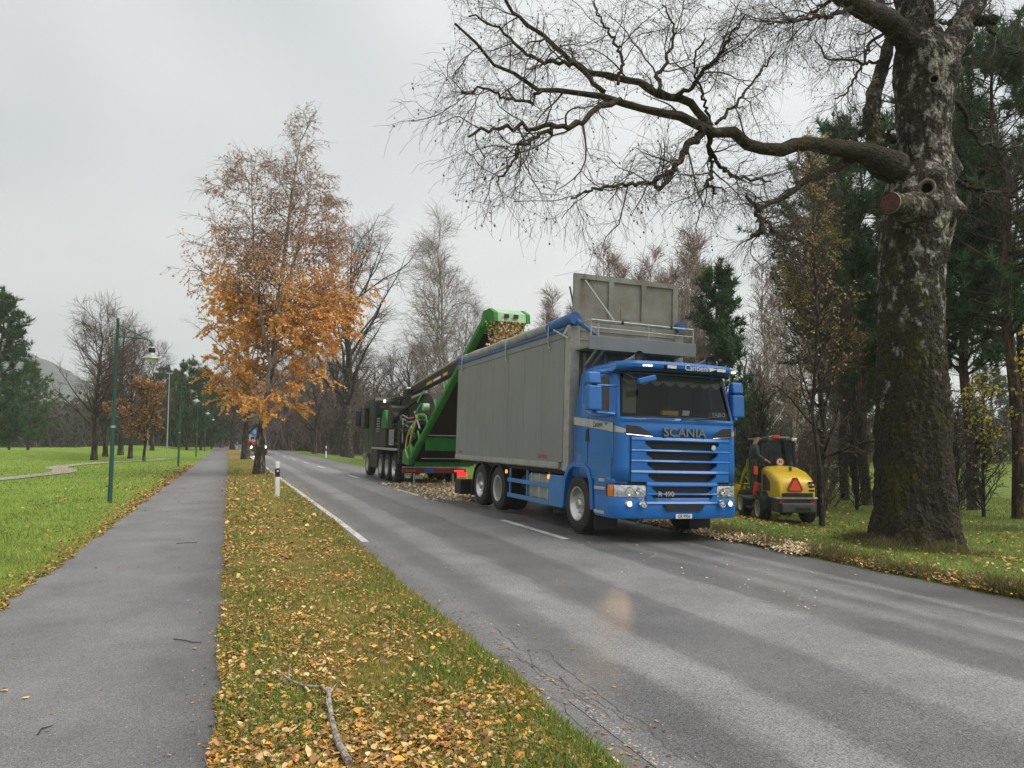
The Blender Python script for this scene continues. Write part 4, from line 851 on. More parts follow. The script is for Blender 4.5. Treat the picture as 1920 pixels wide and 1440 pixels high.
# cab (seen from behind)
cb = MB().prism([(6.0, 1.0), (8.55, 1.0), (8.72, 1.4), (8.70, 2.1), (8.5, 3.3), (8.2, 3.52), (6.1, 3.56), (5.95, 3.4)], 'x', L, -L).build('cab', CCAB, ch, bevel=.07, seg=3)
MB().box(-1.15, 1.15, 5.90, 5.948, 1.3, 3.42).build('cab_back', CBLK, ch, bevel=.01)
MB().prism([(7.15, 2.15), (8.35, 2.2), (8.2, 3.15), (7.15, 3.1)], 'x', L - .012, L - .002).build('door_window', GLASSD, ch)
MB().box(L - .01, L - .001, 7.05, 7.07, 1.2, 3.2).build('door_seam', BLACK, ch)
for zz in (2.2, 2.75): MB().box(-1.05, -.45, 5.80, 5.899, zz, zz + .4).build('cab_rear_pod', CBLK, ch, bevel=.06, seg=3)
MB().tube([(-.85, 5.75, 2.0), (-.85, 5.75, 2.25)], .14, 12).build('air_filter', CGRY, ch, smooth=True)
for sgn in (-1, 1):
    mm_ = MB().box(*sorted((sgn * 1.42, sgn * 1.68)), 8.28, 8.44, 2.28, 3.02).build('mirror', CCAB, ch, bevel=.04)
    MB().tube([(sgn * 1.55, 8.36, 3.04), (sgn * 1.22, 8.36, 3.10)], .025, 6).tube([(sgn * 1.55, 8.36, 2.26), (sgn * 1.40, 8.4, 2.18), (sgn * 1.22, 8.36, 2.15)], .025, 6).build('mirror_arm', BLACK, mm_, smooth=True)
    # side lockers, skirts, mudguard rail
    for y0, y1, z0, z1, m__ in ((4.75, 6.2, 1.34, 2.16, CGRY), (3.30, 4.70, 1.34, 2.10, CGRY), (5.0, 6.25, .42, 1.22, CGRY), (6.30, 6.72, .42, 1.9, CGRY)):
        MB().box(*sorted((.55 * sgn, 1.22 * sgn)), y0, y1, z0, z1).build('side_locker', m__, ch, bevel=.02)
    MB().box(*sorted((1.18 * sgn, 1.27 * sgn)), .85, 6.15, 1.225, 1.32).build('mudguard_rail', STEEL, ch, bevel=.015)
    for yy in (4.1, 2.75, 1.35):
        rows_ = []
        for k in range(9):
            a = math.pi * (.08 + .84 * k / 8); rows_.append([(sgn * .88, yy + .62 * math.cos(a), .53 + .62 * math.sin(a)), (sgn * 1.24, yy + .62 * math.cos(a), .53 + .62 * math.sin(a))])
        MB().grid(rows_).build('mudguard', BLACK, ch, smooth=True, solid=.015)
    MB().box(*sorted((1.02 * sgn, 1.25 * sgn)), .35, .62, .75, 1.95).build('rear_post', CBLK, ch, bevel=.02)
# step plates with bright slats in front of the green flywheel guard
for k in range(6): MB().box(L - .02, L + .06, 4.72, 5.10, 1.98 + .11 * k, 2.03 + .11 * k).build('step_slat', STEEL, ch)
gh = []
for k in range(13):
    a = math.pi * k / 12; gh.append([(-1.24, 3.62 + .62 * math.cos(a) * .9, 2.12 + .78 * math.sin(a)), (-.70, 3.62 + .62 * math.cos(a) * .9, 2.12 + .78 * math.sin(a))])
g_ = MB().grid(gh); g_.add([r_[0] for r_ in gh], [tuple(range(13))]); g_.build('flywheel_guard', GREEN, ch, smooth=True)
MB().prism([(2.05, 2.1), (2.95, 2.1), (2.95, 2.75), (2.55, 3.05), (2.05, 2.95)], 'x', -1.22, -.45).build('engine_hood', CGRY, ch, bevel=.03)
for zz in (2.25, 2.45, 2.65): MB().box(-1.232, -1.221, 2.2, 2.8, zz, zz + .08).build('vent', BLACK, ch)
# guard frame and hydraulic tank
gf = MB()
for yy in (1.55, 1.75, 1.95, 2.15, 2.35): gf.tube([(-1.24, yy, 1.45), (-1.24, yy, 2.02)], .018, 6)
gf.tube([(-1.24, 1.5, 2.03), (-1.24, 2.4, 2.03)], .02, 6).tube([(-1.24, 1.5, 1.45), (-1.24, 2.4, 1.45)], .02, 6).build('guard_frame', STEEL, ch, smooth=True)
MB().tube([(-.98, 1.05, 1.5), (-.98, 1.05, 2.4)], .2, 14).build('hydraulic_tank', CBLK, ch, smooth=True)
MB().box(-1.2, -.5, .2, 1.45, 1.44, 1.53).build('rear_platform', CBLK, ch, bevel=.01)
MB().tube([(-1.15, .3, 1.55), (-1.15, .3, 2.45)], .025, 6).build('grab_post', STEEL, ch)
MB().box(-.9, .9, .3, 1.9, 1.55, 2.25).build('drum_housing', CBLK, ch, bevel=.04)
for k, (y0, z0) in enumerate(((.55, 2.45), (.45, 2.3), (.3, 2.1), (.35, 1.85))):
    MB().tube([(-1.0, y0 + .9, z0 + .1), (-1.05, y0 + .3, z0 + .16), (-.95, y0 - .25, z0 + .02), (-.85, y0 - .7, z0 + .05)], .028, 7).build('hydraulic_hose', STEEL if k % 2 else mat('hose_grey', (.30, .27, .22), .7), ch, smooth=True)
MB().box(-.85, -.5, .2, .5, 2.35, 2.55).build('valve_block', REDF, ch)
MB().tube([(-.7, .28, 1.75), (-.95, .0, 2.0), (-.8, -.2, 2.3)], .07, 10).build('coupling_pipe', STEEL, ch, smooth=True)
# clutter of the drive: hoses, valves, filters, brackets
_rc = random.Random(5)
for k in range(9):
    y0 = _rc.uniform(-.1, 2.4); z0 = _rc.uniform(1.6, 2.6); x0 = _rc.uniform(-1.2, -.95)
    MB().tube([(x0, y0, z0), (x0 - .06, y0 - .25, z0 + _rc.uniform(-.2, .2)), (x0 + .04, y0 - .5, z0 + _rc.uniform(-.3, .25)), (x0 + .1, y0 - .75, z0 + _rc.uniform(-.4, .3))], _rc.uniform(.012, .025), 6).build('hydraulic_hose', _rc.choice([BLACK, BLACK, DUSTY, STEEL]), ch, smooth=True)
for k in range(8):
    y0 = _rc.uniform(-.2, 2.2); z0 = _rc.uniform(1.6, 2.9); s0 = _rc.uniform(.08, .2)
    MB().box(-1.18, -1.0, y0, y0 + s0, z0, z0 + s0 * _rc.uniform(.6, 1.4)).build('valve_block', _rc.choice([CBLK, CGRY, DUSTY, STEEL]), ch, bevel=.012)
for k in range(5): MB().tube([(-1.05, -.2 - .9 * k * .35, 1.3 + .42 * k), (-.75, .1 - .9 * k * .35, 1.75 + .42 * k)], .03, 6).build('conveyor_strut', GREEN, ch, smooth=True)
MB().lathe([(0, -.12), (.19, -.12), (.21, -.08), (.21, .08), (0, .1)], (-1.12, 1.9, 2.55), 'x', 16).build('belt_pulley', CBLK, ch, smooth=True)
# black chipper infeed hood and top frame
MB().prism([(-2.2, 2.55), (-.3, 2.35), (1.9, 2.55), (3.6, 3.05), (5.7, 3.12), (5.7, 3.40), (1.0, 3.42), (-1.3, 3.35), (-2.1, 2.95)], 'x', -.55, 1.0).build('infeed_hood', DUSTY, ch, bevel=.04)
MB().beam((-.75, 5.6, 3.40), (-.75, .6, 3.36), .10, .10).build('top_rail', CBLK, ch)
MB().beam((-.9, 2.9, 2.6), (-.6, -.6, 3.35), .09, .10).build('lift_arm', CBLK, ch)
MB().beam((-.75, .6, 3.28), (-.6, -1.0, 3.42), .08, .09).build('lift_cylinder', STEEL, ch)
MB().tube([(-.85, -.3, 2.7), (-.95, -1.6, 2.05)], .035, 8).build('lift_cylinder', STEEL, ch, smooth=True)
MB().box(-1.0, -.6, 3.4, 4.6, 2.85, 3.3).build('exhaust_box', CBLK, ch, bevel=.03)
MB().tube([(-.8, 4.9, 2.6), (-.8, 4.9, 3.25)], .09, 10).build('exhaust', DARK, ch, smooth=True)
MB().box(-.93, -.85, 5.3, 5.45, 3.3, 3.42).build('work_light', LITS, ch)
# crane boom
bm_ = MB().beam((0, 3.9, 3.72), (0, -3.6, 4.22), .26, .36).build('crane_boom', CBLK, ch, bevel=.03)
MB().box(-.32, .32, 3.4, 4.3, 3.35, 3.85).build('crane_slew', CBLK, bm_, bevel=.06)
MB().lathe([(0, -.3), (.17, -.3), (.17, .3), (0, .3)], (0, 3.7, 3.74), 'x', 14).build('boom_pin', STEEL, bm_)
MB().tube([(-.05, 3.4, 3.98), (-.05, -3.0, 4.45)], .04, 8).build('boom_pipe', STEEL, bm_, smooth=True)
def boom_patch(name, t0, t1, h0, h1, m__):
    a, b = Vector((0, 3.9, 3.72)), Vector((0, -3.6, 4.22)); P = []
    for t in (t0, t1):
        p = a.lerp(b, t)
        for h in (h0, h1): P.append((-.133, p.y, p.z + h))
    MB().add([P[0], P[1], P[3], P[2]], [(0, 1, 2, 3)]).build(name, m__, bm_)
boom_patch('yellow_decal', .40, .52, -.13, -.02, YPR); boom_patch('white_decal', .54, .68, -.12, -.03, WHITE); boom_patch('yellow_decal', .72, .80, -.12, -.01, YPR)
# conveyor: trough of belt between green rails, rising over the box
F0, T0 = Vector((-1.20, -1.35, .82)), Vector((-.53, -7.55, 5.12)); F1, T1 = Vector((1.05, -1.35, .82)), Vector((.45, -7.55, 5.12))
cv = MB().add([F0, F1, T1, T0, F0 + Vector((0, .25, .25)), F1 + Vector((0, .25, .25)), T1 + Vector((0, .18, .22)), T0 + Vector((0, .18, .22))], [(0, 1, 2, 3), (7, 6, 5, 4), (0, 4, 5, 1), (1, 5, 6, 2), (2, 6, 7, 3), (3, 7, 4, 0)]).build('conveyor', BELT, ch)
for a, b, nm in ((F0, T0, 'l'), (F1, T1, 'r')):
    d_ = (b - a); MB().beam(a + Vector((-.02 if nm == 'l' else .02, 0, .05)), b + Vector((0, 0, .05)), .14, .30, (0, .8, .6)).build('side_rail', GREEN, cv, bevel=.02)
    MB().tube([a + d_ * .02 + Vector((-.09 if nm == 'l' else .09, 0, -.05)), a + d_ * .97 + Vector((-.08 if nm == 'l' else .08, 0, -.04))], .05, 8).build('rail_pipe', GREEN, cv, smooth=True)
    for t in (.08, .2, .32, .44, .56): 
        p = a + d_ * t; MB().beam(p + Vector((-.12 if nm == 'l' else .12, -.05, -.12)), p + Vector((-.12 if nm == 'l' else .12, .35, .28)), .05, .06).build('rail_brace', GREEN, cv)
# wide lower housing and cross panels
MB().prism([(-1.0, .74), (-1.62, .80), (-1.9, 1.15), (-1.2, 1.5), (-.3, 1.25), (-.2, .8)], 'x', -1.26, -1.12).build('foot_plate', GREEN, cv, bevel=.02)
MB().prism([(-1.0, .74), (-1.62, .80), (-1.9, 1.15), (-1.2, 1.5), (-.3, 1.25), (-.2, .8)], 'x', .98, 1.12).build('foot_plate', GREEN, cv, bevel=.02)
MB().box(-1.1, .96, -1.62, -1.50, .72, .88).build('cross_panel', GREEN, cv, bevel=.015)
MB().box(-1.0, .9, -2.75, -2.62, 1.30, 1.76).build('cross_panel', GREEN, cv, bevel=.015)
MB().box(-.95, .85, -2.85, -2.79, 1.80, 1.84).build('cross_bar', STEEL, cv)
MB().box(-.95, .9, -1.95, -1.90, 1.00, 1.03).build('cross_bar', STEEL, cv)
MB().tube([(-1.30, -1.3, 1.35), (-1.34, -1.75, 1.5), (-1.33, -2.1, 2.0), (-1.2, -2.3, 2.55)], .03, 7).build('yellow_hose', HOSE, cv, smooth=True)
MB().tube([(-1.32, -1.5, 1.0), (-1.35, -1.15, 1.3), (-1.33, -1.25, 1.75), (-1.28, -1.7, 2.1)], .03, 7).build('yellow_hose', HOSE, cv, smooth=True)
MB().box(-1.28, -1.10, -2.95, -2.75, 2.32, 2.44).build('yellow_bracket', HOSE, cv)
MB().lathe([(.0, -.1), (.12, -.1), (.13, .1), (0, .1)], (-1.2, -3.35, 2.75), 'x', 12).build('hinge_knuckle', LGRN, cv)
MB().lathe([(.0, -.1), (.1, -.1), (.1, .1), (0, .1)], (-1.25, -3.0, 2.45), 'x', 12).build('hinge_knuckle', GREEN, cv)
# discharge head
hd = MB().prism([(-7.25, 4.75), (-6.9, 5.0), (-7.2, 5.42), (-7.75, 5.42), (-8.15, 5.25), (-8.2, 4.98), (-7.9, 5.02)], 'x', -.55, -.42).build('discharge_head', GREEN, cv, bevel=.015)
MB().prism([(-7.25, 4.75), (-6.9, 5.0), (-7.2, 5.42), (-7.75, 5.42), (-8.15, 5.25), (-8.2, 4.98), (-7.9, 5.02)], 'x', .42, .55).build('head_cheek', GREEN, hd, bevel=.015)
MB().prism([(-7.2, 5.34), (-7.2, 5.40), (-7.75, 5.40), (-8.13, 5.24), (-8.18, 5.0), (-8.12, 4.99), (-8.05, 5.2), (-7.73, 5.34)], 'x', -.418, .418).build('head_hood', LGRN, hd)
for xx in (-.18, .1): MB().box(xx - .07, xx + .07, -8.22, -8.19, 5.09, 5.20).build('head_vent', BLACK, hd)
# red rear frame with plate and lamps
bu = MB().box(-1.22, 1.22, -.25, -.05, .42, .60).build('rear_bumper', REDF, ch, bevel=.015)
MB().box(-.42, -.06, -.275, -.255, .43, .585).build('rear_plate', BPL, bu)
MB().box(-1.2, 1.2, -.2, .0, .62, .66).build('rear_beam', STEEL, bu)
for sgn in (-1, 1):
    MB().box(*sorted((.75 * sgn, 1.12 * sgn)), -.29, -.255, .48, .55).build('tail_light', REDL if sgn > 0 else RED, bu)
    MB().tube([(sgn * .75, -.1, .42), (sgn * .75, -.1, .08)], .04, 8).build('support_leg', STEEL, ch, smooth=True)
MB().box(-.75, -.45, -.2, -.1, .22, .34).build('tow_hook', STEEL, bu); MB().box(-1.1, -.92, -.2, -.1, .24, .36).build('tow_hook', STEEL, bu)
# falling chips
n = 3400; t_ = RNG.uniform(0, 1, n); X_ = 7.2 + RNG.normal(.08, .24, n); Y_ = 19.42 + .25 * t_ - .12 * t_ ** 2 + RNG.normal(0, .12, n); Z_ = 4.98 - 1.15 * t_
V, Q, C = leaf_field(X_, Y_, Z_, RNG.uniform(.03, .075, n), pick(C_PAL, n), 1.5); tag(link('wood_chips', np_mesh('wood_chips', V, Q, colors=C, mats=[CHIP])), 'stream of pale wood chips falling from the conveyor into the grey box', 'wood chips', kind='stuff')
# ================================================================= people
SKIN = mat('skin', (0.52, 0.31, 0.22), 0.55)
def skin_mesh(name, verts, edges, radii, m, parent, root=0, sub=2, flat=None):
    me = bpy.data.meshes.new(name); me.from_pydata([tuple(v) for v in verts], edges, []); me.update(); me.materials.append(m)
    o = link(name, me, parent); md = o.modifiers.new('skin', 'SKIN'); md.use_smooth_shade = True; md.branch_smoothing = .6
    for i, r in enumerate(radii):
        sv = me.skin_vertices[0].data[i]; sv.radius = (r, r) if not isinstance(r, tuple) else r; sv.use_root = (i == root)
    sb = o.modifiers.new('sub', 'SUBSURF'); sb.levels = sub; sb.render_levels = sub
    return o
def add_hand(V, E, Rr, wrist, direction, side):
    """palm and five bent fingers grown from the wrist vertex"""
    d = Vector(direction).normalized(); n = Vector((0, 0, 1)) if abs(d.z) < .8 else Vector((1, 0, 0)); s = d.cross(n).normalized() * side; n = s.cross(d) * side
    w = Vector(V[wrist]); V.append(w + d * .055); E.append((wrist, len(V) - 1)); Rr.append((.034, .022)); p = len(V) - 1
    for k, (off, ln) in enumerate(((-.03, .075), (-.01, .085), (.012, .08), (.032, .062))):
        b = w + d * .09 + s * off; V.append(b); E.append((p, len(V) - 1)); Rr.append(.0105)
        V.append(b + d * ln * .55 - n * .012); E.append((len(V) - 2, len(V) - 1)); Rr.append(.0095)
        V.append(b + d * ln * .85 - n * .038); E.append((len(V) - 2, len(V) - 1)); Rr.append(.008)
    t = w + d * .045 - s * .045; V.append(t); E.append((p, len(V) - 1)); Rr.append(.012); V.append(t + d * .035 - s * .012 - n * .015); E.append((len(V) - 2, len(V) - 1)); Rr.append(.009)
def person(name, loc, rotz, J, jacket, trouser, boot, hatm, label, group=None, hat=True, scale=1.0):
    """J: joints in a frame that faces +x; feet at z=0"""
    P = empty(name, loc, (0, 0, rotz), label, 'person', group); P.scale = (scale,) * 3
    g = lambda k: Vector(J[k])
    # body: head, neck, arms and hands, one skin
    V = [g('pelvis'), g('chest'), g('neck'), g('head') - Vector((.0, 0, .09)), g('head') + Vector((.01, 0, .0)), g('head') + Vector((.0, 0, .085)), g('lsh'), g('lel'), g('lwr'), g('rsh'), g('rel'), g('rwr'), g('lhip'), g('lkn'), g('lan'), g('rhip'), g('rkn'), g('ran')]
    E = [(0, 1), (1, 2), (2, 3), (3, 4), (4, 5), (1, 6), (6, 7), (7, 8), (1, 9), (9, 10), (10, 11), (0, 12), (12, 13), (13, 14), (0, 15), (15, 16), (16, 17)]
    Rr = [.07, .07, .05, (.07, .075), (.085, .095), (.055, .065), .035, .034, .03, .035, .034, .03, .05, .04, .035, .05, .04, .035]
    add_hand(V, E, Rr, 8, g('lwr') - g('lel'), 1); add_hand(V, E, Rr, 11, g('rwr') - g('rel'), -1)
    b = skin_mesh('body', V, E, Rr, SKIN, P)
    hd = g('head'); fw = Vector(J.get('look', (1, 0, 0))).normalized(); sd = Vector((0, 0, 1)).cross(fw)
    MB().tube([hd + fw * .085 + Vector((0, 0, .02)), hd + fw * .118 + Vector((0, 0, -.025)), hd + fw * .09 + Vector((0, 0, -.035))], [.010, .016, .012], 7).build('nose', SKIN, P, smooth=True)
    for s_ in (-1, 1):
        MB().lathe([(0, .006), (.010, .004), (.012, 0)], hd + fw * .083 + sd * (.035 * s_) + Vector((0, 0, .018)), 'x', 8).build('eye', BLACK, P)
        MB().tube([hd + sd * (.088 * s_) + Vector((0, 0, .03)), hd + sd * (.098 * s_) + Vector((0, 0, .0)), hd + sd * (.088 * s_) + Vector((0, 0, -.03))], [.008, .016, .009], 6).build('ear', SKIN, P, smooth=True)
    MB().tube([hd + fw * .088 + sd * .025 + Vector((0, 0, -.062)), hd + fw * .094 + Vector((0, 0, -.060)), hd + fw * .088 - sd * .025 + Vector((0, 0, -.062))], .006, 6).build('mouth', mat('lip', (.35, .14, .11), .6), P)
    # jacket
    Vj = [g('pelvis') + Vector((0, 0, -.09)), (g('pelvis') + g('chest')) / 2, g('chest'), g('neck') - Vector((0, 0, .03)), g('lsh'), g('lel'), g('lwr') * .88 + g('lel') * .12, g('rsh'), g('rel'), g('rwr') * .88 + g('rel') * .12]
    skin_mesh('jacket', Vj, [(0, 1), (1, 2), (2, 3), (2, 4), (4, 5), (5, 6), (2, 7), (7, 8), (8, 9)], [(.155, .175), (.15, .17), (.165, .185), (.075, .08), .085, .068, .05, .085, .068, .05], jacket, P)
    # trousers and boots
    Vt = [g('pelvis') + Vector((0, 0, .13)), g('pelvis'), g('lhip'), g('lkn'), g('lan') + Vector((0, 0, .04)), g('rhip'), g('rkn'), g('ran') + Vector((0, 0, .04))]
    skin_mesh('trousers', Vt, [(0, 1), (1, 2), (2, 3), (3, 4), (1, 5), (5, 6), (6, 7)], [(.135, .155), (.14, .16), .105, .08, .065, .105, .08, .065], trouser, P)
    for k in ('l', 'r'):
        a = g(k + 'an'); t = Vector(J.get(k + 'toe', (1, 0, 0))).normalized()
        skin_mesh('boot', [a + Vector((0, 0, .06)), a + Vector((0, 0, -.02)), a + t * .11 + Vector((0, 0, -.035)), a + t * .18 + Vector((0, 0, -.04))], [(0, 1), (1, 2), (2, 3)], [.055, .05, (.045, .04), (.035, .03)], boot, P)
    if hat:
        MB().lathe([(.106, -.02), (.112, .0), (.112, .035), (.098, .085), (.06, .118), (0, .128)], hd + Vector((-.005, 0, .035)), 'z', 16).build('hat', hatm, P, smooth=True)
    else:
        MB().lathe([(.096, -.01), (.10, .03), (.085, .075), (.05, .105), (0, .112)], hd + Vector((-.02, 0, .025)), 'z', 14).build('hair', hatm, P, smooth=True)
    return P
NAVY = mat('dark_workwear', (0.038, 0.043, 0.054), 0.85, var=.25, vscale=8); ORNG = mat('signal_orange', (0.80, 0.07, 0.02), 0.6)
KNIT = mat('black_knit', (0.008, 0.008, 0.009), 0.95); BOOTM = mat('boot_leather', (0.03, 0.026, 0.022), 0.7)

# ================================================================= yellow wheel loader
LYEL = mat('loader_yellow', (0.72, 0.47, 0.015), 0.4, coat=.3, var=.05, dirt=((0.35, 0.24, 0.04), .4))
LGREY = mat('loader_grey', (0.055, 0.055, 0.058), 0.6, var=.15, dirt=((0.12, 0.11, 0.09), .5))
CABG = glass_mat('cab_glass', (0.42, 0.58, 0.52))
LZ = float(gz(14.23, 16.46))
ld = empty('wheel_loader', (14.23, 16.46, LZ), (0, 0, R(-23)), 'small yellow wheel loader with glass cab parked on the grass beside the truck', 'wheel loader')
for sgn in (-1, 1):
    wheel(ld, .60 * sgn, 0, .38, .29, sgn, -.06, SILVER); wheel(ld, .60 * sgn, 1.75, .38, .29, sgn, -.06, SILVER)
MB().box(-.50, .50, -.98, .42, .34, .72).build('rear_frame', LGREY, ld, bevel=.04)
MB().box(-.53, .53, -1.04, .30, .70, .745).build('frame_edge', STEEL, ld, bevel=.01)
hood = MB(); rows_ = []
for y_, zt, wd in ((.40, 1.50, .50), (.1, 1.49, .51), (-.4, 1.42, .515), (-.8, 1.30, .505), (-.97, 1.17, .48), (-1.05, 1.0, .45)):
    pr = [(-wd, .747), (-wd, zt - .16), (-wd + .05, zt - .05), (-wd + .16, zt), (0, zt + .025), (wd - .16, zt), (wd - .05, zt - .05), (wd, zt - .16), (wd, .747)]; rows_.append([(x, y_, z) for x, z in pr])
hood.grid(rows_); hood.add(rows_[0], [tuple(range(9))]); hood.add(rows_[-1], [tuple(range(9))]); hood.build('hood', LYEL, ld, bevel=.03, seg=3)
for sgn in (-1, 1):
    MB().prism([(-.45, .88), (.18, .84), (.18, 1.28), (-.08, 1.30), (-.45, 1.12)], 'x', *sorted((.513 * sgn, .522 * sgn))).build('hood_vent', LGREY, ld, bevel=.003)
    MB().lathe([(0, -.02), (.07, -.02), (.08, .02)], (sgn * .40, -1.0, .62), 'y', 12).build('tail_light', mat('dark_red_lens', (.25, .02, .02), .3), ld)
    rows2 = []
    for k in range(9):
        a = math.pi * (.02 + .75 * k / 8); rows2.append([(sgn * .44, -.46 * math.cos(a), .38 + .46 * math.sin(a)), (sgn * .72, -.46 * math.cos(a), .38 + .46 * math.sin(a))])
    MB().grid(rows2).build('fender', BLACK, ld, smooth=True, solid=.02)
MB().box(-.4, .4, -1.055, -1.02, .76, .86).build('hood_slot', BLACK, ld)
for zz in (.90, 1.0, 1.1): MB().box(.30, .44, -1.055 + .02 * (zz - .9), -1.0, zz, zz + .05).build('hood_slot', BLACK, ld)
MB().box(-.42, .42, -1.14, -.98, .36, .60).build('counterweight', LGREY, ld, bevel=.03); MB().box(-.1, .3, -1.16, -1.141, .42, .5).build('rear_plate', BLACK, ld)
tr = [(-.22, .90), (.10, .90), (.14, .97), (.0, 1.26), (-.12, 1.26), (-.26, .97)]; ti = [(-.19, .93), (.07, .93), (.085, .96), (-.02, 1.19), (-.10, 1.19), (-.205, .96)]
t_o = MB().prism([(x + .0, z) for x, z in tr], 'y', -1.085, -1.066).build('warning_triangle', mat('triangle_rim', (.36, .03, .02), .5), ld)
MB().prism(ti, 'y', -1.092, -1.086).build('triangle_face', mat('triangle_orange', (.85, .10, .03), .5), t_o)
MB().tube([(.0, -.55, 1.42), (.0, -.55, 1.52)], .04, 8).build('filler_cap', LGREY, ld)
# cab
def post(p0, p1, w=.07): MB().beam(p0, p1, w, w, (0, 1, .1)).build('cab_post', BLACK, ld, bevel=.012)
for sgn in (-1, 1):
    post((sgn * .46, .42, 1.5), (sgn * .44, .48, 2.2)); post((sgn * .46, 1.12, .95), (sgn * .44, 1.02, 2.2)); post((sgn * .47, 1.5, .8), (sgn * .44, 1.42, 2.2), .06)
    MB().add([(sgn * .47, .46, 1.45), (sgn * .47, 1.10, 1.0), (sgn * .445, 1.0, 2.2), (sgn * .445, .49, 2.2)], [(0, 1, 2, 3)]).build('side_glass', CABG, ld)
    MB().add([(sgn * .47, 1.14, .95), (sgn * .48, 1.48, .85), (sgn * .445, 1.41, 2.2), (sgn * .445, 1.04, 2.2)], [(0, 1, 2, 3)]).build('side_glass', CABG, ld)
MB().add([(-.43, .425, 1.53), (.43, .425, 1.53), (.41, .49, 2.2), (-.41, .49, 2.2)], [(0, 1, 2, 3)]).build('rear_glass', CABG, ld)
MB().add([(-.45, 1.52, .85), (.45, 1.52, .85), (.42, 1.44, 2.2), (-.42, 1.44, 2.2)], [(0, 1, 2, 3)]).build('front_glass', CABG, ld)
MB().box(-.47, .47, .40, .46, 1.47, 1.53).build('cab_sill', BLACK, ld)
MB().box(-.54, .54, .38, 1.55, 2.2, 2.28).build('cab_roof', LGREY, ld, bevel=.03)
for xx in (-.36, .12, .42): MB().box(xx - .07, xx + .07, .30, .40, 2.20, 2.29).build('work_light', LAMPG if xx > .3 else BLACK, ld, bevel=.01)
MB().box(-.48, .48, .45, 1.5, .72, .95).build('cab_floor', LGREY, ld)
st_ = MB().prism([(.62, 1.1), (1.0, 1.1), (1.0, 1.25), (.78, 1.28), (.68, 1.85), (.58, 1.85)], 'x', -.24, .24).build('seat', BLACK, ld, bevel=.03)
MB().tube([(0, 1.35, 1.0), (0, 1.22, 1.45)], .03, 6).build('steering_column', BLACK, ld)
sgn30 = MB().lathe([(0, -.004), (.125, -.004), (.125, .004), (0, .004)], (.04, .40, 1.62), 'y', 24).build('speed_sign', mat('sign_red', (.35, .03, .02), .5), ld)
MB().lathe([(0, -.007), (.088, -.007), (.088, -.0045)], (.04, .40, 1.62), 'y', 24).build('sign_face', WHITE, sgn30)
text('sign_lettering', '30', .115, TYPE, sgn30, (.04, .3915, 1.622), extrude=.001, bold=.003)
MB().tube([(.16, .3, 1.50), (.16, .28, 1.75)], .008, 5).build('aerial', BLACK, ld)
# opened cab door, step, front frame and lift arms
MB().tube([(-.50, 1.50, .90), (-.88, 1.75, .95), (-.90, 1.72, 1.7), (-.78, 1.66, 2.12), (-.48, 1.46, 2.18)], .025, 6).build('cab_door', BLACK, ld, smooth=True)
MB().add([(-.51, 1.50, .95), (-.87, 1.74, .98), (-.88, 1.71, 1.7), (-.77, 1.65, 2.1), (-.49, 1.46, 2.15)], [(0, 1, 2, 3, 4)]).build('door_glass', CABG, ld)
MB().box(-.98, -.45, .05, 1.0, .60, .66).build('step', LGREY, ld, bevel=.01); MB().box(-.74, -.50, .6, 1.1, .30, .34).build('step', LGREY, ld, bevel=.01)
MB().box(-.40, .40, 1.3, 2.4, .35, .85).build('front_frame', LGREY, ld, bevel=.03)
for sgn in (-1, 1):
    MB().prism([(1.62, .80), (1.85, .80), (2.0, 1.62), (1.86, 1.68)], 'x', *sorted((.36 * sgn, .48 * sgn))).build('arm_tower', LYEL, ld, bevel=.02)
    ar = MB().prism([(1.85, 1.50), (2.0, 1.66), (2.75, 1.22), (3.35, .55), (3.22, .48), (2.62, 1.05)], 'x', *sorted((.30 * sgn, .40 * sgn))).build('lift_arm', LYEL, ld, bevel=.02)
    MB().tube([(.35 * sgn, 1.9, .95), (.35 * sgn, 2.55, 1.12)], .045, 8).build('lift_cylinder', STEEL, ld, smooth=True)
MB().tube([(0, 1.95, 1.5), (0, 3.1, .85)], .05, 8).build('tilt_cylinder', STEEL, ld, smooth=True)
MB().prism([(3.2, .15), (3.9, .12), (3.45, .35), (3.4, .85), (3.25, .85)], 'x', -.8, .8).build('bucket', LYEL, ld, bevel=.02)

# worker standing on the loader step, leaning over the cab roof with a chainsaw
wk = person('person', (14.23, 16.46, 0), 0, dict(pelvis=(0, 0, .96), chest=(.06, 0, 1.34), neck=(.09, 0, 1.50), head=(.12, 0, 1.64), lsh=(.09, .19, 1.43), lel=(.34, .18, 1.58), lwr=(.56, .10, 1.66), rsh=(.05, -.20, 1.41), rel=(.06, -.27, 1.13), rwr=(.30, -.20, 1.02),
    lhip=(.0, .09, .90), lkn=(.10, .10, .50), lan=(.02, .10, .09), rhip=(.0, -.09, .90), rkn=(.03, -.11, .49), ran=(-.04, -.11, .09), look=(.9, -.1, -.1)), NAVY, NAVY, BOOTM, KNIT, 'person in dark workwear and black beanie standing on the yellow loader step')
_c, _s = math.cos(R(-23)), math.sin(R(-23)); _lx, _ly = -.74, .34
wk.location = (14.23 + _lx * _c - _ly * _s, 16.46 + _lx * _s + _ly * _c, LZ + .665); wk.rotation_euler = (0, 0, R(-22))
MB().prism([(-.045, .62), (.075, .60), (.08, .84), (-.03, .86)], 'y', -.215, -.185).build('thigh_patch', ORNG, wk, bevel=.02)
MB().prism([(-.08, .13), (.06, .12), (.09, .40), (-.01, .42)], 'y', -.205, -.175).build('shin_patch', ORNG, wk, bevel=.02)
MB().prism([(-.06, .04), (.13, .0), (.14, .07), (.02, .16), (-.06, .16)], 'y', -.185, -.16).build('boot_patch', ORNG, wk, bevel=.01)
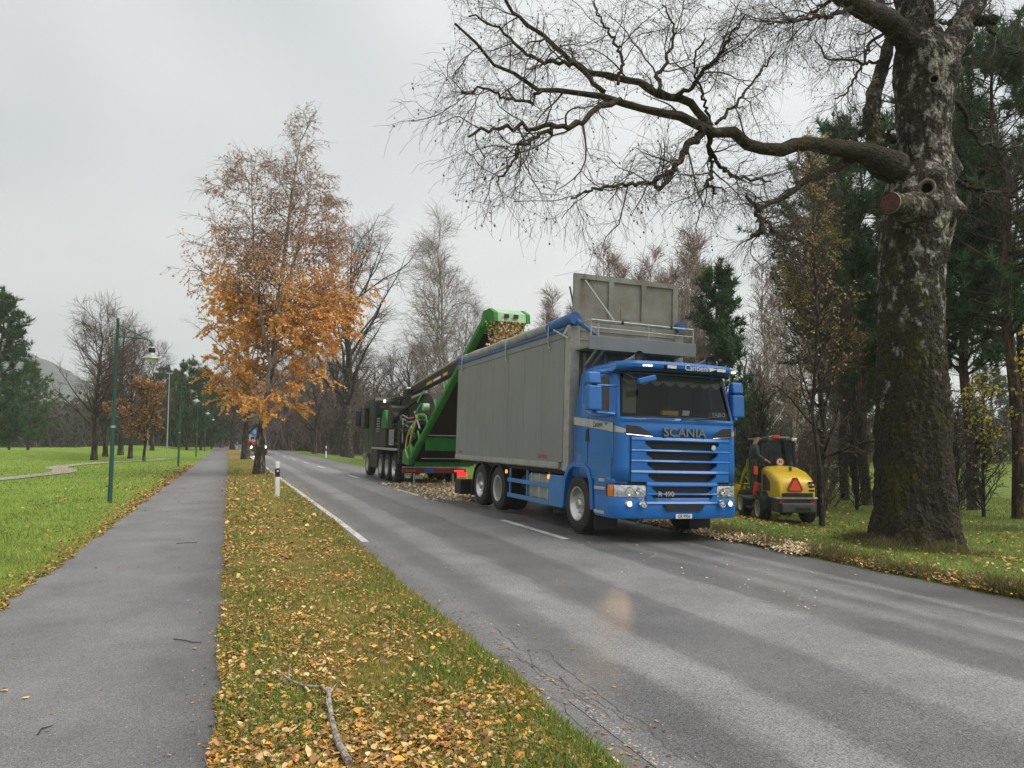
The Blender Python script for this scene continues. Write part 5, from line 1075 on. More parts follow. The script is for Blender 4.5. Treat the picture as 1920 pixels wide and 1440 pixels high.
saw = empty('chainsaw', (0, 0, 0), label='orange chainsaw held on the loader cab roof by the worker', cat='chainsaw')
sp_ = Vector((.60, .06, 1.64)); sp_.rotate(Euler((0, 0, R(-22)))); saw.location = wk.location + sp_; saw.rotation_euler = (0, 0, R(-30)); saw.scale = (.6, .6, .5)
MB().box(.02, .30, -.09, .09, -.06, .12).build('motor_housing', ORNG, saw, bevel=.03)
MB().tube([(.05, 0, .10), (.0, 0, .16), (.12, 0, .19), (.26, 0, .15)], .018, 8).build('handle', BLACK, saw, smooth=True)
MB().prism([(.30, -.03), (.72, -.02), (.75, .02), (.72, .05), (.30, .06)], 'y', -.004, .004).build('guide_bar', STEEL, saw)

# ================================================================= street furniture
PGRN = mat('lamp_green', (0.012, 0.075, 0.06), 0.45, var=.1, dirt=((.05, .08, .06), .3)); SHADE = mat('lamp_hat', (.33, .36, .34), .4, .3); OPAL = mat('opal_glass', (.75, .74, .66), .25)
lp = empty('street_lamp', (-2.93, 22.13, float(gz(-2.93, 22.13)) - .02), (0, R(.35), 0), 'green street lamp with a hanging bell shade, nearest beside the path', 'street lamp', 'green lamps along the path')
MB().tube([(0, 0, 0), (0, 0, 2.02)], [.058, .050], 12).build('post', PGRN, lp, smooth=True); MB().tube([(0, 0, 2.0), (0, 0, 2.06)], .056, 12).build('joint_ring', STEEL, lp)
MB().tube([(0, 0, 2.05), (0, 0, 4.86), (0, 0, 4.9), (0, 0, 4.95)], [.046, .036, .045, .02], 12).build('post', PGRN, lp, smooth=True)
MB().tube([(0, 0, 4.45), (.60, 0, 4.42), (.78, 0, 4.38), (.85, 0, 4.28), (.85, 0, 4.2)], .020, 8).build('arm', PGRN, lp, smooth=True); MB().tube([(0, 0, 4.78), (.72, 0, 4.41)], .016, 8).build('brace', PGRN, lp)
lh = MB().lathe([(0, .22), (.06, .22), (.075, .20), (.075, .05), (.09, .03), (.10, .0), (.22, -.07), (.235, -.095), (.20, -.085), (.10, -.06)], (.85, 0, 3.98), 'z', 20).build('lamp_shade', SHADE, lp, smooth=True); MB().lathe([(.078, .19), (.081, .18), (.081, .07), (.078, .06)], (.85, 0, 3.98), 'z', 16).build('lamp_cap', BLACK, lh, smooth=True)
MB().lathe([(.13, -.07), (.13, -.11), (.10, -.17), (.05, -.20), (0, -.205)], (.85, 0, 3.98), 'z', 16).build('lamp_glass', OPAL, lh, smooth=True)
for (x_, y_, lb) in ((-2.83, 47.8, 'green street lamp, second along the path in front of the pines'), (-2.86, 72.5, 'green street lamp, third along the path beside the pines'), (-2.95, 99.0, 'farthest green street lamp along the path')):
    copy_tree(lp, None, (x_, y_, float(gz(x_, y_)) - .02), label=lb)
for x_, y_, h_, lb in ((-5.9, 81.5, 8.2, 'tall thin pale mast on the golf lawn before the pines'), (-8.8, 93.5, 7.0, 'slim pale mast behind the brown-leaved small oak')):
    mo = empty('mast', (x_, y_, float(gz(x_, y_)) - .05), label=lb, cat='mast', group='pale masts on the lawn'); MB().tube([(0, 0, 0), (0, 0, h_)], [.07, .04], 8).build('pole', STEEL, mo, smooth=True); MB().box(-.3, .3, -.05, .05, h_ - .1, h_).build('head', STEEL, mo)
# delineators
DW = mat('delineator_white', (.72, .72, .68), .55, var=.06, dirt=((.4, .38, .3), .35)); REFL = mat('reflector', (.85, .85, .8), .2, .3)
dl = empty('delineator', (1.31, 22.73, .0), (0, R(-.8), R(15)), 'white road delineator post with black band, nearest on the verge', 'delineator', 'white delineator posts')
def dpoly(z0, z1, s=1.0): return [(-.065 * s, -.05 * s), (.065 * s, -.05 * s), (.05 * s, .05 * s), (-.05 * s, .05 * s)]
MB().prism(dpoly(0, 1), 'z', 0, .60).build('post', DW, dl, bevel=.012); MB().prism(dpoly(0, 1, 1.03), 'z', .601, .84).build('black_band', BLACK, dl, bevel=.01)
MB().prism(dpoly(0, 1), 'z', .841, 1.04).build('post_top', DW, dl, bevel=.02); MB().box(-.028, .028, -.058, -.053, .75, .80).build('reflector', REFL, dl)
for x_, y_, lb in ((8.0, 67.8, 'white delineator post on the right verge before the birch row'), (1.25, 88.0, 'white delineator post left of the red-jacketed person'), (.9, 112.0, 'far white delineator post on the left verge'), (7.4, 118.0, 'far white delineator post on the right verge')):
    copy_tree(dl, None, (x_, y_, float(gz(x_, y_))), (0, 0, R(10)), label=lb)
# blue sign
sg = empty('road_sign', (2.25, 78.0, 0), label='small blue rectangular road sign behind the orange birch trunk', cat='sign'); MB().tube([(0, 0, 0), (0, 0, 2.6)], .04, 8).build('post', STEEL, sg); MB().box(-.30, .30, -.055, -.04, 1.85, 2.75).build('sign_plate', mat('sign_blue', (.03, .17, .45), .5), sg, bevel=.01)
MB().box(-.12, .12, -.060, -.056, 2.1, 2.5).build('sign_symbol', mat('sign_pale', (.3, .45, .65), .5), sg)
# person in red by the far roadside
rp = person('person', (1.38, 63.2, 0.02), R(10), dict(pelvis=(0, 0, .93), chest=(.12, 0, 1.28), neck=(.18, 0, 1.44), head=(.23, 0, 1.58), lsh=(.17, .19, 1.38), lel=(.40, .22, 1.22), lwr=(.62, .15, 1.20), rsh=(.15, -.20, 1.37), rel=(.34, -.26, 1.14), rwr=(.56, -.16, 1.06),
    lhip=(0, .09, .87), lkn=(.08, .10, .48), lan=(-.06, .10, .09), rhip=(0, -.09, .87), rkn=(.14, -.11, .48), ran=(.05, -.11, .09)), mat('red_jacket', (.42, .02, .03), .7), mat('grey_trousers', (.20, .17, .14), .8), BOOTM, mat('dark_hair', (.03, .02, .015), .8), 'person in a red jacket bending forward beside the far roadside tree', hat=False)
# distant van with its lamps on
VAN = mat('van_paint', (.035, .033, .033), .6)
vn = empty('van', (2.55, 77.0, 0), (0, 0, R(2)), 'distant dark van with lit headlights behind the orange birch trunk', 'van')
MB().prism([(0, .35), (4.4, .35), (4.4, 2.05), (1.5, 2.1), (.85, 1.25), (.05, 1.05)], 'x', -.9, .9).build('body', VAN, vn, bevel=.08, seg=3)
MB().add([(-.8, .87, 1.3), (.8, .87, 1.3), (.72, 1.43, 2.02), (-.72, 1.43, 2.02)], [(0, 1, 2, 3)]).build('windscreen', GLASSD, vn).location = (0, -.03, .02)
for sgn in (-1, 1):
    MB().lathe([(0, -.02), (.14, -.01), (.15, .03)], (.66 * sgn, -.01, .80), 'y', 14).build('headlight', LIT, vn, smooth=True)
    for yy in (.8, 3.5): wheel(vn, .78 * sgn, yy, .33, .2, sgn, .02, SILVER)
_hl = bpy.data.lights.new('van_beam', 'SPOT'); _ho = bpy.data.objects.new('van_beam', _hl); COL.objects.link(_ho); _ho.parent = vn; _ho.location = (0, -.15, .8); _hl.energy = 300; _hl.spot_size = R(24); _hl.spot_blend = .8; _hl.color = (1, .72, .42); _hl.shadow_soft_size = .1
_ho.rotation_euler = Vector((.35, 6, .95)).to_track_quat('Z', 'Y').to_euler()
# green car half hidden behind the chipper cab
CARG = mat('green_car_paint', (.05, .16, .09), .35, coat=.7)
cr_ = empty('parked_car', (11.6, 58.0, float(gz(11.6, 58.0))), (0, 0, R(6)), 'green car parked on the right verge, half hidden by the chipper cab', 'car')
MB().prism([(0, .30), (4.2, .30), (4.25, .75), (3.9, .92), (1.1, .95), (.15, .82)], 'x', -.85, .85).build('body', CARG, cr_, bevel=.08, seg=3); MB().prism([(1.15, .93), (3.8, .92), (3.3, 1.42), (1.8, 1.45)], 'x', -.74, .74).build('cabin', GLASSD, cr_, bevel=.06); MB().prism([(1.85, 1.44), (3.25, 1.41), (3.2, 1.47), (1.9, 1.49)], 'x', -.68, .68).build('roof', CARG, cr_, bevel=.02)
for sgn in (-1, 1):
    MB().box(*sorted((.42 * sgn, .78 * sgn)), -.02, .1, .60, .74).build('headlight', LAMPG, cr_, bevel=.03)
    for yy in (.8, 3.4): wheel(cr_, .76 * sgn, yy, .32, .2, sgn, .02, SILVER)
# small grey building closing the far view
hb = empty('building', (2.0, 235.0, 0), label='small grey flat building far down the road', cat='building')
MB().box(-9, 5, 0, 7, 0, 3.6).build('wall', mat('far_wall', (.34, .33, .31), .9, var=.1), hb); MB().box(-9.4, 5.4, -.4, 7.4, 3.601, 3.95).build('roof', mat('far_roof', (.10, .095, .09), .9), hb)
for xx in (-7, -4, -1, 2): MB().box(xx, xx + 1.4, -.03, -.003, 1.2, 2.5).build('window', mat('far_window', (.05, .055, .06), .2), hb)
# birch stick on the leaf-covered verge
STK = mat('stick_bark', (.42, .38, .32), .8, base2=(.10, .075, .055), vscale=22, stretch=(1, 1, 1))
sk = empty('fallen_branch', (0, 0, 0), label='bent pale birch branch lying on the leaf-covered verge', cat='branch')
_P = [(785, 500), (772, 600), (778, 655), (900, 700), (1080, 715), (1130, 770), (1140, 880), (1150, 960), (1165, 1050), (1200, 1180), (1230, 1270), (1275, 1360), (1320, 1440)]
_pp = [(*gpt(380 + a / 4.8, 1160 + b / 4.8), .075 + .006 * math.sin(i * 1.3)) for i, (a, b) in enumerate(_P)]
MB().tube(_pp, [.005, .006, .008, .009, .011, .013, .014, .015, .016, .018, .019, .020, .021], 8).build('stem', STK, sk, smooth=True)
for a, b, c in (((1135, 800), (1165, 770), (1200, 752)), ((1150, 960), (1120, 930), (1105, 870)), ((780, 650), (700, 620), (620, 600))):
    MB().tube([(*gpt(380 + q[0] / 4.8, 1160 + q[1] / 4.8), .078 + .02 * i) for i, q in enumerate((a, b, c))], [.008, .006, .003], 6).build('side_twig', STK, sk, smooth=True)
# ================================================================= trees
def place(u, depth):
    x = (u - 960) / 1387. * depth; c, s = .93488, .35500; return x * c + depth * s, depth * c - x * s
def nrm(v): return v / np.maximum(np.linalg.norm(v, axis=-1, keepdims=True), 1e-9)
def resample(P, n):
    P = np.asarray(P, float); d = np.concatenate([[0], np.cumsum(np.linalg.norm(np.diff(P[:, :3], axis=0), axis=1))]); t = np.linspace(0, d[-1], n)
    return np.stack([np.interp(t, d, P[:, k]) for k in range(P.shape[1])], 1)
def spawn(rng, P, Rd, n, t0, t1, ang, ln, seg, up=0.0, wob=.1, rf=.6, rend=.003, wind=(0, 0, 0), lfun=None, pfun=None, rmax=9):
    N, S, _ = P.shape; idx = np.repeat(np.arange(N), n); M = len(idx)
    t = (np.tile(np.arange(n), N) + rng.uniform(0, 1, M)) / n; t = t0 + (t1 - t0) * t
    f = t * (S - 1); i = np.minimum(f.astype(int), S - 2); w = (f - i)[:, None]
    pos = P[idx, i] * (1 - w) + P[idx, i + 1] * w; T = nrm(P[idx, i + 1] - P[idx, i]); r0 = (Rd[idx, i] * (1 - w[:, 0]) + Rd[idx, i + 1] * w[:, 0])
    v = rng.normal(0, 1, (M, 3)); v = nrm(v - (v * T).sum(1, keepdims=True) * T); a = np.radians(rng.uniform(ang[0], ang[1], M))[:, None]
    d = np.cos(a) * T + np.sin(a) * v; L_ = rng.uniform(ln[0], ln[1], M) * (lfun(t, pos) if lfun else 1.0)
    if pfun is not None:
        k = pfun(t, pos, rng); pos, d, L_, r0 = pos[k], d[k], L_[k], r0[k]; M = len(L_)
    pts = [pos]; g = np.array([0, 0, 1.0]); wv = np.array(wind, float)
    for s in range(seg):
        d = nrm(d + rng.normal(0, wob, (M, 3)) + g * up + wv); pts.append(pts[-1] + d * (L_ / seg)[:, None])
    Q = np.stack(pts, 1); rs = np.minimum(r0 * rf, rmax); q = np.linspace(0, 1, seg + 1)[None]
    return Q, np.maximum(rs[:, None] * (1 - q) + rend * q, rend)
def tubes(P, Rd, K):
    N, S, _ = P.shape; T = np.empty_like(P); T[:, 1:-1] = P[:, 2:] - P[:, :-2]; T[:, 0] = P[:, 1] - P[:, 0]; T[:, -1] = P[:, -1] - P[:, -2]; T = nrm(T)
    ref = np.where(np.abs(T[:, :1, 2:3]) > .9, np.array([1., 0, 0]), np.array([0, 0, 1.])); U = nrm(np.cross(T, np.broadcast_to(ref, T.shape))); V = np.cross(T, U)
    a = 2 * np.pi * np.arange(K) / K; W_ = P[:, :, None] + Rd[:, :, None, None] * (U[:, :, None] * np.cos(a)[None, None, :, None] + V[:, :, None] * np.sin(a)[None, None, :, None])
    b = (np.arange(N)[:, None, None] * S + np.arange(S - 1)[None, :, None]) * K; k = np.arange(K)[None, None]; k2 = (k + 1) % K
    F = np.stack([b + k, b + k2, b + K + k2, b + K + k], -1).reshape(-1, 4); return W_.reshape(-1, 3), F
def join(parts):
    V = []; F = []; o = 0
    for v, f in parts: V.append(v); F.append(f + o); o += len(v)
    return np.concatenate(V), np.concatenate(F)
def leaf_quads(rng, P, size, droop=.5):
    n = len(P); a = nrm(rng.normal(0, 1, (n, 3)) + np.array([0, 0, -droop])); b = nrm(np.cross(a, rng.normal(0, 1, (n, 3)))); s = np.broadcast_to(size, n)[:, None]
    V = np.stack([P, P + a * s * .5 + b * s * .36, P + a * s, P + a * s * .5 - b * s * .36], 1).reshape(-1, 3); return V, np.arange(n * 4).reshape(-1, 4)
def along(rng, P, k, t0=.2):
    N, S, _ = P.shape; idx = np.repeat(np.arange(N), k); f = rng.uniform(t0, 1, len(idx)) * (S - 1); i = np.minimum(f.astype(int), S - 2); w = (f - i)[:, None]
    return P[idx, i] * (1 - w) + P[idx, i + 1] * w

def bark_mat(name, dark, pale, scale=6.0, amount=.5, moss=0.0, rough_z=0.0, bump=.6, stretch=(1, 1, .25)):
    """dark bark with pale patches; patches fade below rough_z metres, moss blotches"""
    m = bpy.data.materials.new(name); m.use_nodes = True; t = m.node_tree; b = t.nodes['Principled BSDF']; N = t.nodes.new; L = t.links.new; b.inputs['Roughness'].default_value = .9; b.inputs['Specular IOR Level'].default_value = .2
    tc = N('ShaderNodeTexCoord'); mp = N('ShaderNodeMapping'); mp.inputs['Scale'].default_value = stretch; L(tc.outputs['Object'], mp.inputs['Vector'])
    n1 = N('ShaderNodeTexNoise'); n1.inputs['Scale'].default_value = scale; n1.inputs['Detail'].default_value = 8; n1.inputs['Roughness'].default_value = .68; L(mp.outputs[0], n1.inputs['Vector'])
    sp = N('ShaderNodeSeparateXYZ'); L(tc.outputs['Object'], sp.inputs[0])
    fz = N('ShaderNodeMapRange'); fz.inputs['From Min'].default_value = rough_z * .35; fz.inputs['From Max'].default_value = rough_z * 1.6 + .01; fz.inputs['To Min'].default_value = -.11 if rough_z else 0; fz.inputs['To Max'].default_value = .03; L(sp.outputs['Z'], fz.inputs['Value'])
    ad = N('ShaderNodeMath'); ad.operation = 'ADD'; L(n1.outputs['Fac'], ad.inputs[0]); L(fz.outputs[0], ad.inputs[1])
    rp = N('ShaderNodeValToRGB'); rp.color_ramp.elements[0].position = 1 - amount - .05; rp.color_ramp.elements[1].position = 1 - amount + .05; rp.color_ramp.elements[0].color = (*dark, 1); rp.color_ramp.elements[1].color = (*pale, 1); L(ad.outputs[0], rp.inputs['Fac']); col = rp.outputs[0]
    # lenticels: short dark horizontal dashes
    mp2 = N('ShaderNodeMapping'); mp2.inputs['Scale'].default_value = (3, 3, 26); L(tc.outputs['Object'], mp2.inputs['Vector']); n2 = N('ShaderNodeTexNoise'); n2.inputs['Scale'].default_value = 2.2; n2.inputs['Detail'].default_value = 4; L(mp2.outputs[0], n2.inputs['Vector'])
    r2 = N('ShaderNodeMapRange'); r2.inputs['From Min'].default_value = .34; r2.inputs['From Max'].default_value = .5; r2.inputs['To Min'].default_value = .35; L(n2.outputs['Fac'], r2.inputs['Value'])
    mm = N('ShaderNodeVectorMath'); mm.operation = 'SCALE'; L(col, mm.inputs[0]); L(r2.outputs[0], mm.inputs['Scale']); col = mm.outputs[0]
    if moss:
        n3 = N('ShaderNodeTexNoise'); n3.inputs['Scale'].default_value = 1.5; n3.inputs['Detail'].default_value = 9; n3.inputs['Roughness'].default_value = .72; L(tc.outputs['Object'], n3.inputs['Vector'])
        xs = N('ShaderNodeMath'); xs.operation = 'MULTIPLY_ADD'; xs.inputs[1].default_value = -.11; L(sp.outputs['X'], xs.inputs[0]); L(n3.outputs['Fac'], xs.inputs[2])
        r3 = N('ShaderNodeMapRange'); r3.inputs['From Min'].default_value = .5; r3.inputs['From Max'].default_value = .64; r3.inputs['To Max'].default_value = moss; L(xs.outputs[0], r3.inputs['Value'])
        mo = N('ShaderNodeMix'); mo.data_type = 'RGBA'; mo.inputs['B'].default_value = (.07, .062, .012, 1); L(col, mo.inputs['A']); L(r3.outputs[0], mo.inputs['Factor']); col = mo.outputs['Result']
    vc = N('ShaderNodeTexVoronoi'); vc.feature = 'DISTANCE_TO_EDGE'; vc.inputs['Scale'].default_value = scale * 2.6; wv_ = N('ShaderNodeVectorMath'); wv_.operation = 'MULTIPLY_ADD'; wv_.inputs[1].default_value = (.35, .35, .35); L(n1.outputs['Color'], wv_.inputs[0]); L(mp.outputs[0], wv_.inputs[2]); L(wv_.outputs[0], vc.inputs['Vector'])
    rc_ = N('ShaderNodeMapRange'); rc_.inputs['From Max'].default_value = .09; rc_.inputs['To Min'].default_value = .3; L(vc.outputs['Distance'], rc_.inputs['Value']); ck = N('ShaderNodeVectorMath'); ck.operation = 'SCALE'; L(col, ck.inputs[0]); L(rc_.outputs[0], ck.inputs['Scale']); col = ck.outputs[0]
    L(col, b.inputs['Base Color'])
    vo = N('ShaderNodeTexVoronoi'); vo.feature = 'DISTANCE_TO_EDGE'; vo.inputs['Scale'].default_value = scale * 2.2; L(mp.outputs[0], vo.inputs['Vector'])
    ad2 = N('ShaderNodeMath'); ad2.operation = 'ADD'; L(vo.outputs['Distance'], ad2.inputs[0]); L(n1.outputs['Fac'], ad2.inputs[1])
    bp = N('ShaderNodeBump'); bp.inputs['Strength'].default_value = bump; bp.inputs['Distance'].default_value = .05; L(ad2.outputs[0], bp.inputs['Height']); L(bp.outputs[0], b.inputs['Normal']); return m
BIRCH_OLD = bark_mat('old_birch_bark', (.060, .047, .035), (.50, .45, .385), 4.2, .41, .9, 3.0, 1.8, (1.3, 1.3, .8))
LIMB = bark_mat('birch_limb_bark', (.045, .034, .026), (.20, .17, .14), 6, .34, .25, 0, .8, (.5, 1, 1))
BIRCH_W = bark_mat('white_birch_bark', (.10, .075, .06), (.60, .55, .48), 5, .60, 0, 1.2, .3)
OAKB = bark_mat('dark_bark', (.045, .035, .028), (.16, .13, .105), 5, .42, .25, 0, .8)
ROWB = bark_mat('roadside_birch_bark', (.055, .043, .035), (.42, .38, .33), 5, .36, .1, 0, .6, (1, 1, .8))
PINEB = bark_mat('pine_bark', (.05, .035, .026), (.16, .095, .06), 6, .45, 0, 0, .8)
TW_DARK = mat('dark_twig', (.035, .027, .022), .85); TW_BRN = mat('brown_twig', (.095, .060, .046), .85, var=.2, vscale=1.5); TW_RED = mat('reddish_twig', (.24, .155, .125), .85, var=.2, vscale=1.5); TW_PALE = mat('pale_twig', (.19, .14, .115), .85, var=.2, vscale=1.0)
FOL = mat('foliage', (1, 1, 1), .65, attr='col', spec=.25)
def set_two_sided(m):      # thin leaves let some light through
    t = m.node_tree; b = t.nodes['Principled BSDF']; o = [n for n in t.nodes if n.type == 'OUTPUT_MATERIAL'][0]; tr = t.nodes.new('ShaderNodeBsdfTranslucent'); mx_ = t.nodes.new('ShaderNodeMixShader'); mx_.inputs[0].default_value = .35
    a = [n for n in t.nodes if n.type == 'ATTRIBUTE'][0]; t.links.new(a.outputs['Color'], tr.inputs['Color']); t.links.new(b.outputs[0], mx_.inputs[1]); t.links.new(tr.outputs[0], mx_.inputs[2]); t.links.new(mx_.outputs[0], o.inputs['Surface'])
set_two_sided(FOL); set_two_sided(BLADE)

def tree_obj(name, loc, rotz, scale, tm, cm, lm, label, cat, group=None):
    """tm/cm/lm: (mesh) trunk, twigs, leaves"""
    e = empty(name, loc, (0, 0, rotz), label, cat, group); e.scale = (scale,) * 3 if not isinstance(scale, tuple) else scale
    link('trunk', tm, e)
    if cm is not None: link('crown' if lm is None else 'branches', cm, e)
    if lm is not None: link('crown', lm, e)
    return e

# ---------------------------------------------------------------- generic bare trees (shared meshes)
def bare_tree(seed, h, r, n1=26, n2=9, n3=8, t0=.22, ang=(30, 60), l1=.38, spread=1.0, droop=-.05, bark=None, twig=None, kind='oval', tw=.006, wob=.08, lean=(0, 0), stems=1, up1=.06, name='bare'):
    rng = np.random.default_rng(seed); Ps = []; Rs = []
    for s in range(stems):
        a = rng.uniform(0, 6.28); off = 0 if stems == 1 else .18 * h * .25
        P = np.array([[0, 0, -.25]] + [[lean[0] * (k / 7) ** 2 + rng.normal(0, .012 * h) * (k > 1) + off * math.cos(a) * (k / 7), lean[1] * (k / 7) ** 2 + rng.normal(0, .012 * h) * (k > 1) + off * math.sin(a) * (k / 7), h * k / 7 * (1 - .12 * s)] for k in range(1, 8)])
        Ps.append(resample(P, 14)); q = np.linspace(0, 1, 14); rr = r * (1 - .55 * (s > 0)) * ((1 - q) ** .85) + .012; rr[0] *= 1.45; rr[1] *= 1.1; Rs.append(rr)
    P0 = np.stack(Ps); R0 = np.stack(Rs)
    if kind == 'oval': lf = lambda t, p: h * l1 * np.clip(1.25 * np.sin(np.pi * np.clip((t - t0) / (1 - t0) * .85 + .15, 0, 1)) ** .8, .18, 2) * spread
    elif kind == 'cone': lf = lambda t, p: h * l1 * (1.12 - t) * spread
    else: lf = lambda t, p: h * l1 * (1.0 - .55 * t) * spread
    P1, R1 = spawn(rng, P0, R0, n1, t0, .98, ang, (.75, 1.15), 7, up1, wob, .5, tw * 1.6, lfun=lf)
    P2, R2 = spawn(rng, P1, R1, n2, .18, 1, (25, 60), (.22, .42), 5, up1 * .5 + droop * .3, wob * 1.3, .6, tw * 1.1, lfun=lambda t, p: h * l1 * (1.1 - .6 * t) * .8)
    P3, R3 = spawn(rng, P2, R2, n3, .15, 1, (20, 60), (.10, .24), 3, droop, wob * 1.5, .7, tw * .75, lfun=lambda t, p: h * l1 * .85 * np.ones_like(t))
    tv = [tubes(P0, R0, 10), tubes(P1, R1, 5)]; V, F = join(tv); tm = np_mesh(name + '_trunk', V, F, True, mats=[bark])
    V, F = join([tubes(P2, R2, 3), tubes(P3, np.maximum(R3, tw * .7), 3)]); cm = np_mesh(name + '_crown', V, F, True, mats=[twig]); return tm, cm, P3
OAK = [bare_tree(s, 20, .46, 28, 9, 8, .16, (38, 68), .42, 1.0, -.02, OAKB, TW_BRN, 'oval', .012, .12, name='oak') for s in (3, 4)]
ROW = [bare_tree(s, 21, .5, 30, 9, 9, .20, (30, 58), .42, 1.0, -.10, ROWB, TW_BRN, 'oval', .011, .11, name='row_birch') for s in (5, 6)]
WBIR = [bare_tree(s, 17, .15, 30, 8, 6, .12, (26, 52), .33, 1.0, -.09, BIRCH_W, TW_PALE, 'cone', .0075, .07, stems=3, name='white_birch') for s in (8,)] * 2
RBIR = [bare_tree(s, 14, .12, 28, 8, 6, .15, (20, 44), .28, 1.0, .02, BIRCH_W, TW_RED, 'cone', .013, .07, stems=2, name='red_birch') for s in (12, 13)]
LIND = [bare_tree(s, 10.4, .20, 40, 8, 7, .20, (35, 62), .42, 1.0, .05, OAKB, TW_BRN, 'flat', .009, .07, up1=.05, name='linden') for s in (15, 16)]

def put(var, name, u, depth, s, rz, label, cat, group=None, xy=None):
    x_, y_ = xy if xy is not None else place(u, depth); return tree_obj(name, (x_, y_, float(gz(x_, y_)) - .05), rz, s, var[0], var[1], None, label, cat, group)
# right-hand roadside row
put(ROW[0], 'roadside_tree', 0, 0, (1.05, 1.05, 1.05), 1.0, 'big bare roadside tree with white-flaked trunk left of the chipper truck', 'tree', 'bare trees along the right roadside', (10.9, 75))
put(OAK[0], 'roadside_tree', 0, 0, (.55, .55, .55), 2.0, 'bare tree with pale-flecked trunk, second in the right roadside row', 'tree', 'bare trees along the right roadside', (8.9, 86))
put(OAK[1], 'roadside_tree', 0, 0, .75, 4.0, 'bare spreading tree, third in the right roadside row', 'tree', 'bare trees along the right roadside', (9.4, 127))
put(ROW[1], 'roadside_tree', 0, 0, .8, 3.0, 'bare tree, fourth in the right roadside row', 'tree', 'bare trees along the right roadside', (9.6, 150))
put(OAK[0], 'roadside_tree', 0, 0, .8, 5.0, 'bare tree farthest along the right roadside row', 'tree', 'bare trees along the right roadside', (9.8, 185))
# left-hand roadside row
put(OAK[1], 'verge_tree', 0, 0, (.5, .5, .62), .5, 'straight dark-trunked bare tree on the verge behind the orange birch', 'tree', 'bare trees on the verge', (1.06, 62))
put(OAK[0], 'verge_tree', 0, 0, .62, 1.5, 'bare tree with bent branches between path and far verge', 'tree', 'bare trees on the verge', (.25, 112))
put(ROW[0], 'verge_tree', 0, 0, .6, 2.5, 'bare tree farther down the verge than the others', 'tree', 'bare trees on the verge', (-.6, 150))
# birches behind the vehicles
put(WBIR[0], 'white_birch', 838, 52.5, 1.08, .4, 'tall white-stemmed bare birch rising behind the crane boom', 'tree', 'white birches beyond the trucks')
put(WBIR[1], 'white_birch', 880, 60, .85, 2.2, 'slim white birch just right of the tall one behind the conveyor', 'tree', 'white birches beyond the trucks')
put(WBIR[0], 'white_birch', 955, 74, .74, 3.3, 'small pale birch seen above the grey box left end', 'tree', 'white birches beyond the trucks')
for i, (u, d_, s_) in enumerate(((1040, 62, 1.05), (1085, 66, 1.1), (1140, 58, 1.22), (1178, 70, 1.42), (1215, 56, 1.18), (1285, 52, 1.16), (1318, 60, 1.38), (1250, 66, 1.25))):
    put(RBIR[i % 2], 'bare_birch', u, d_, s_, i * 1.1, ['thin reddish bare birch left of the raised grey flap', 'reddish bare birch behind the left edge of the raised flap', 'twiggy bare birch above the left panel of the flap', 'tall bare birch above the middle of the flap', 'bare birch above the right panel of the flap', 'pale bare birch right of the raised flap', 'tallest bare birch between the flap and the dark pine', 'bare birch hidden behind the right side of the flap'][i], 'tree', 'reddish birches beyond the truck')
put(WBIR[1], 'bare_birch', 1292, 34, .52, 1.0, 'light-stemmed leaning birch beside the cab roof horn', 'tree', 'reddish birches beyond the truck')
for i, (u, d_, s_) in enumerate(((1440, 60, 1.15), (1490, 52, 1.0))): put(RBIR[i], 'bare_birch', u, d_, s_, 2 + i, ['pinkish bare birch left of the olive-leaved tree', 'pinkish bare birch behind the olive-leaved tree'][i], 'tree', 'reddish birches beyond the truck')
# grove on the golf lawn
for i, (x_, y_, s_, lb) in enumerate(((-9.3, 61.7, 1.0, 'dense bare tree on the lawn, leftmost of the grove'), (-9.6, 69, .95, 'bare tree close behind the leftmost one of the grove'), (-9.1, 74, 1.1, 'tall slim bare tree in the middle of the grove'), (-7.3, 65, .82, 'bare tree in the grove left of the brown-leaved oak'), (-8.0, 90, 1.0, 'rear bare tree at the right end of the grove'))):
    put(LIND[i % 2], 'lawn_tree', 0, 0, s_, i * 2.1, lb, 'tree', 'bare trees of the lawn grove', (x_, y_))

# small oak that kept its brown leaves
def leafy(seed, var, pal, k, size, keep=None, name='leafy'):
    rng = np.random.default_rng(seed); P = along(rng, var[2], k, .3)
    if keep is not None: P = P[keep(P, rng)]
    V, Q = leaf_quads(rng, P, rng.uniform(size[0], size[1], len(P))); pal = np.array(pal); c = pal[rng.integers(0, len(pal), len(P))] * rng.uniform(.7, 1.3, (len(P), 1))
    return np_mesh(name + '_leaves', V, Q, colors=np.repeat(c, 4, 0), mats=[FOL])
SOAK = bare_tree(21, 5.4, .10, 16, 7, 6, .25, (40, 70), .42, 1.0, 0, OAKB, TW_DARK, 'oval', .012, .12, name='small_oak'); SOAK_L = leafy(22, SOAK, [(.33, .17, .08), (.40, .22, .10), (.26, .12, .06), (.45, .30, .15)], 7, (.12, .22))
tree_obj('small_oak', (-5.75, 59, float(gz(-5.75, 59)) - .05), 0, 1.0, SOAK[0], SOAK[1], SOAK_L, 'small oak with brown withered leaves on the lawn', 'tree')

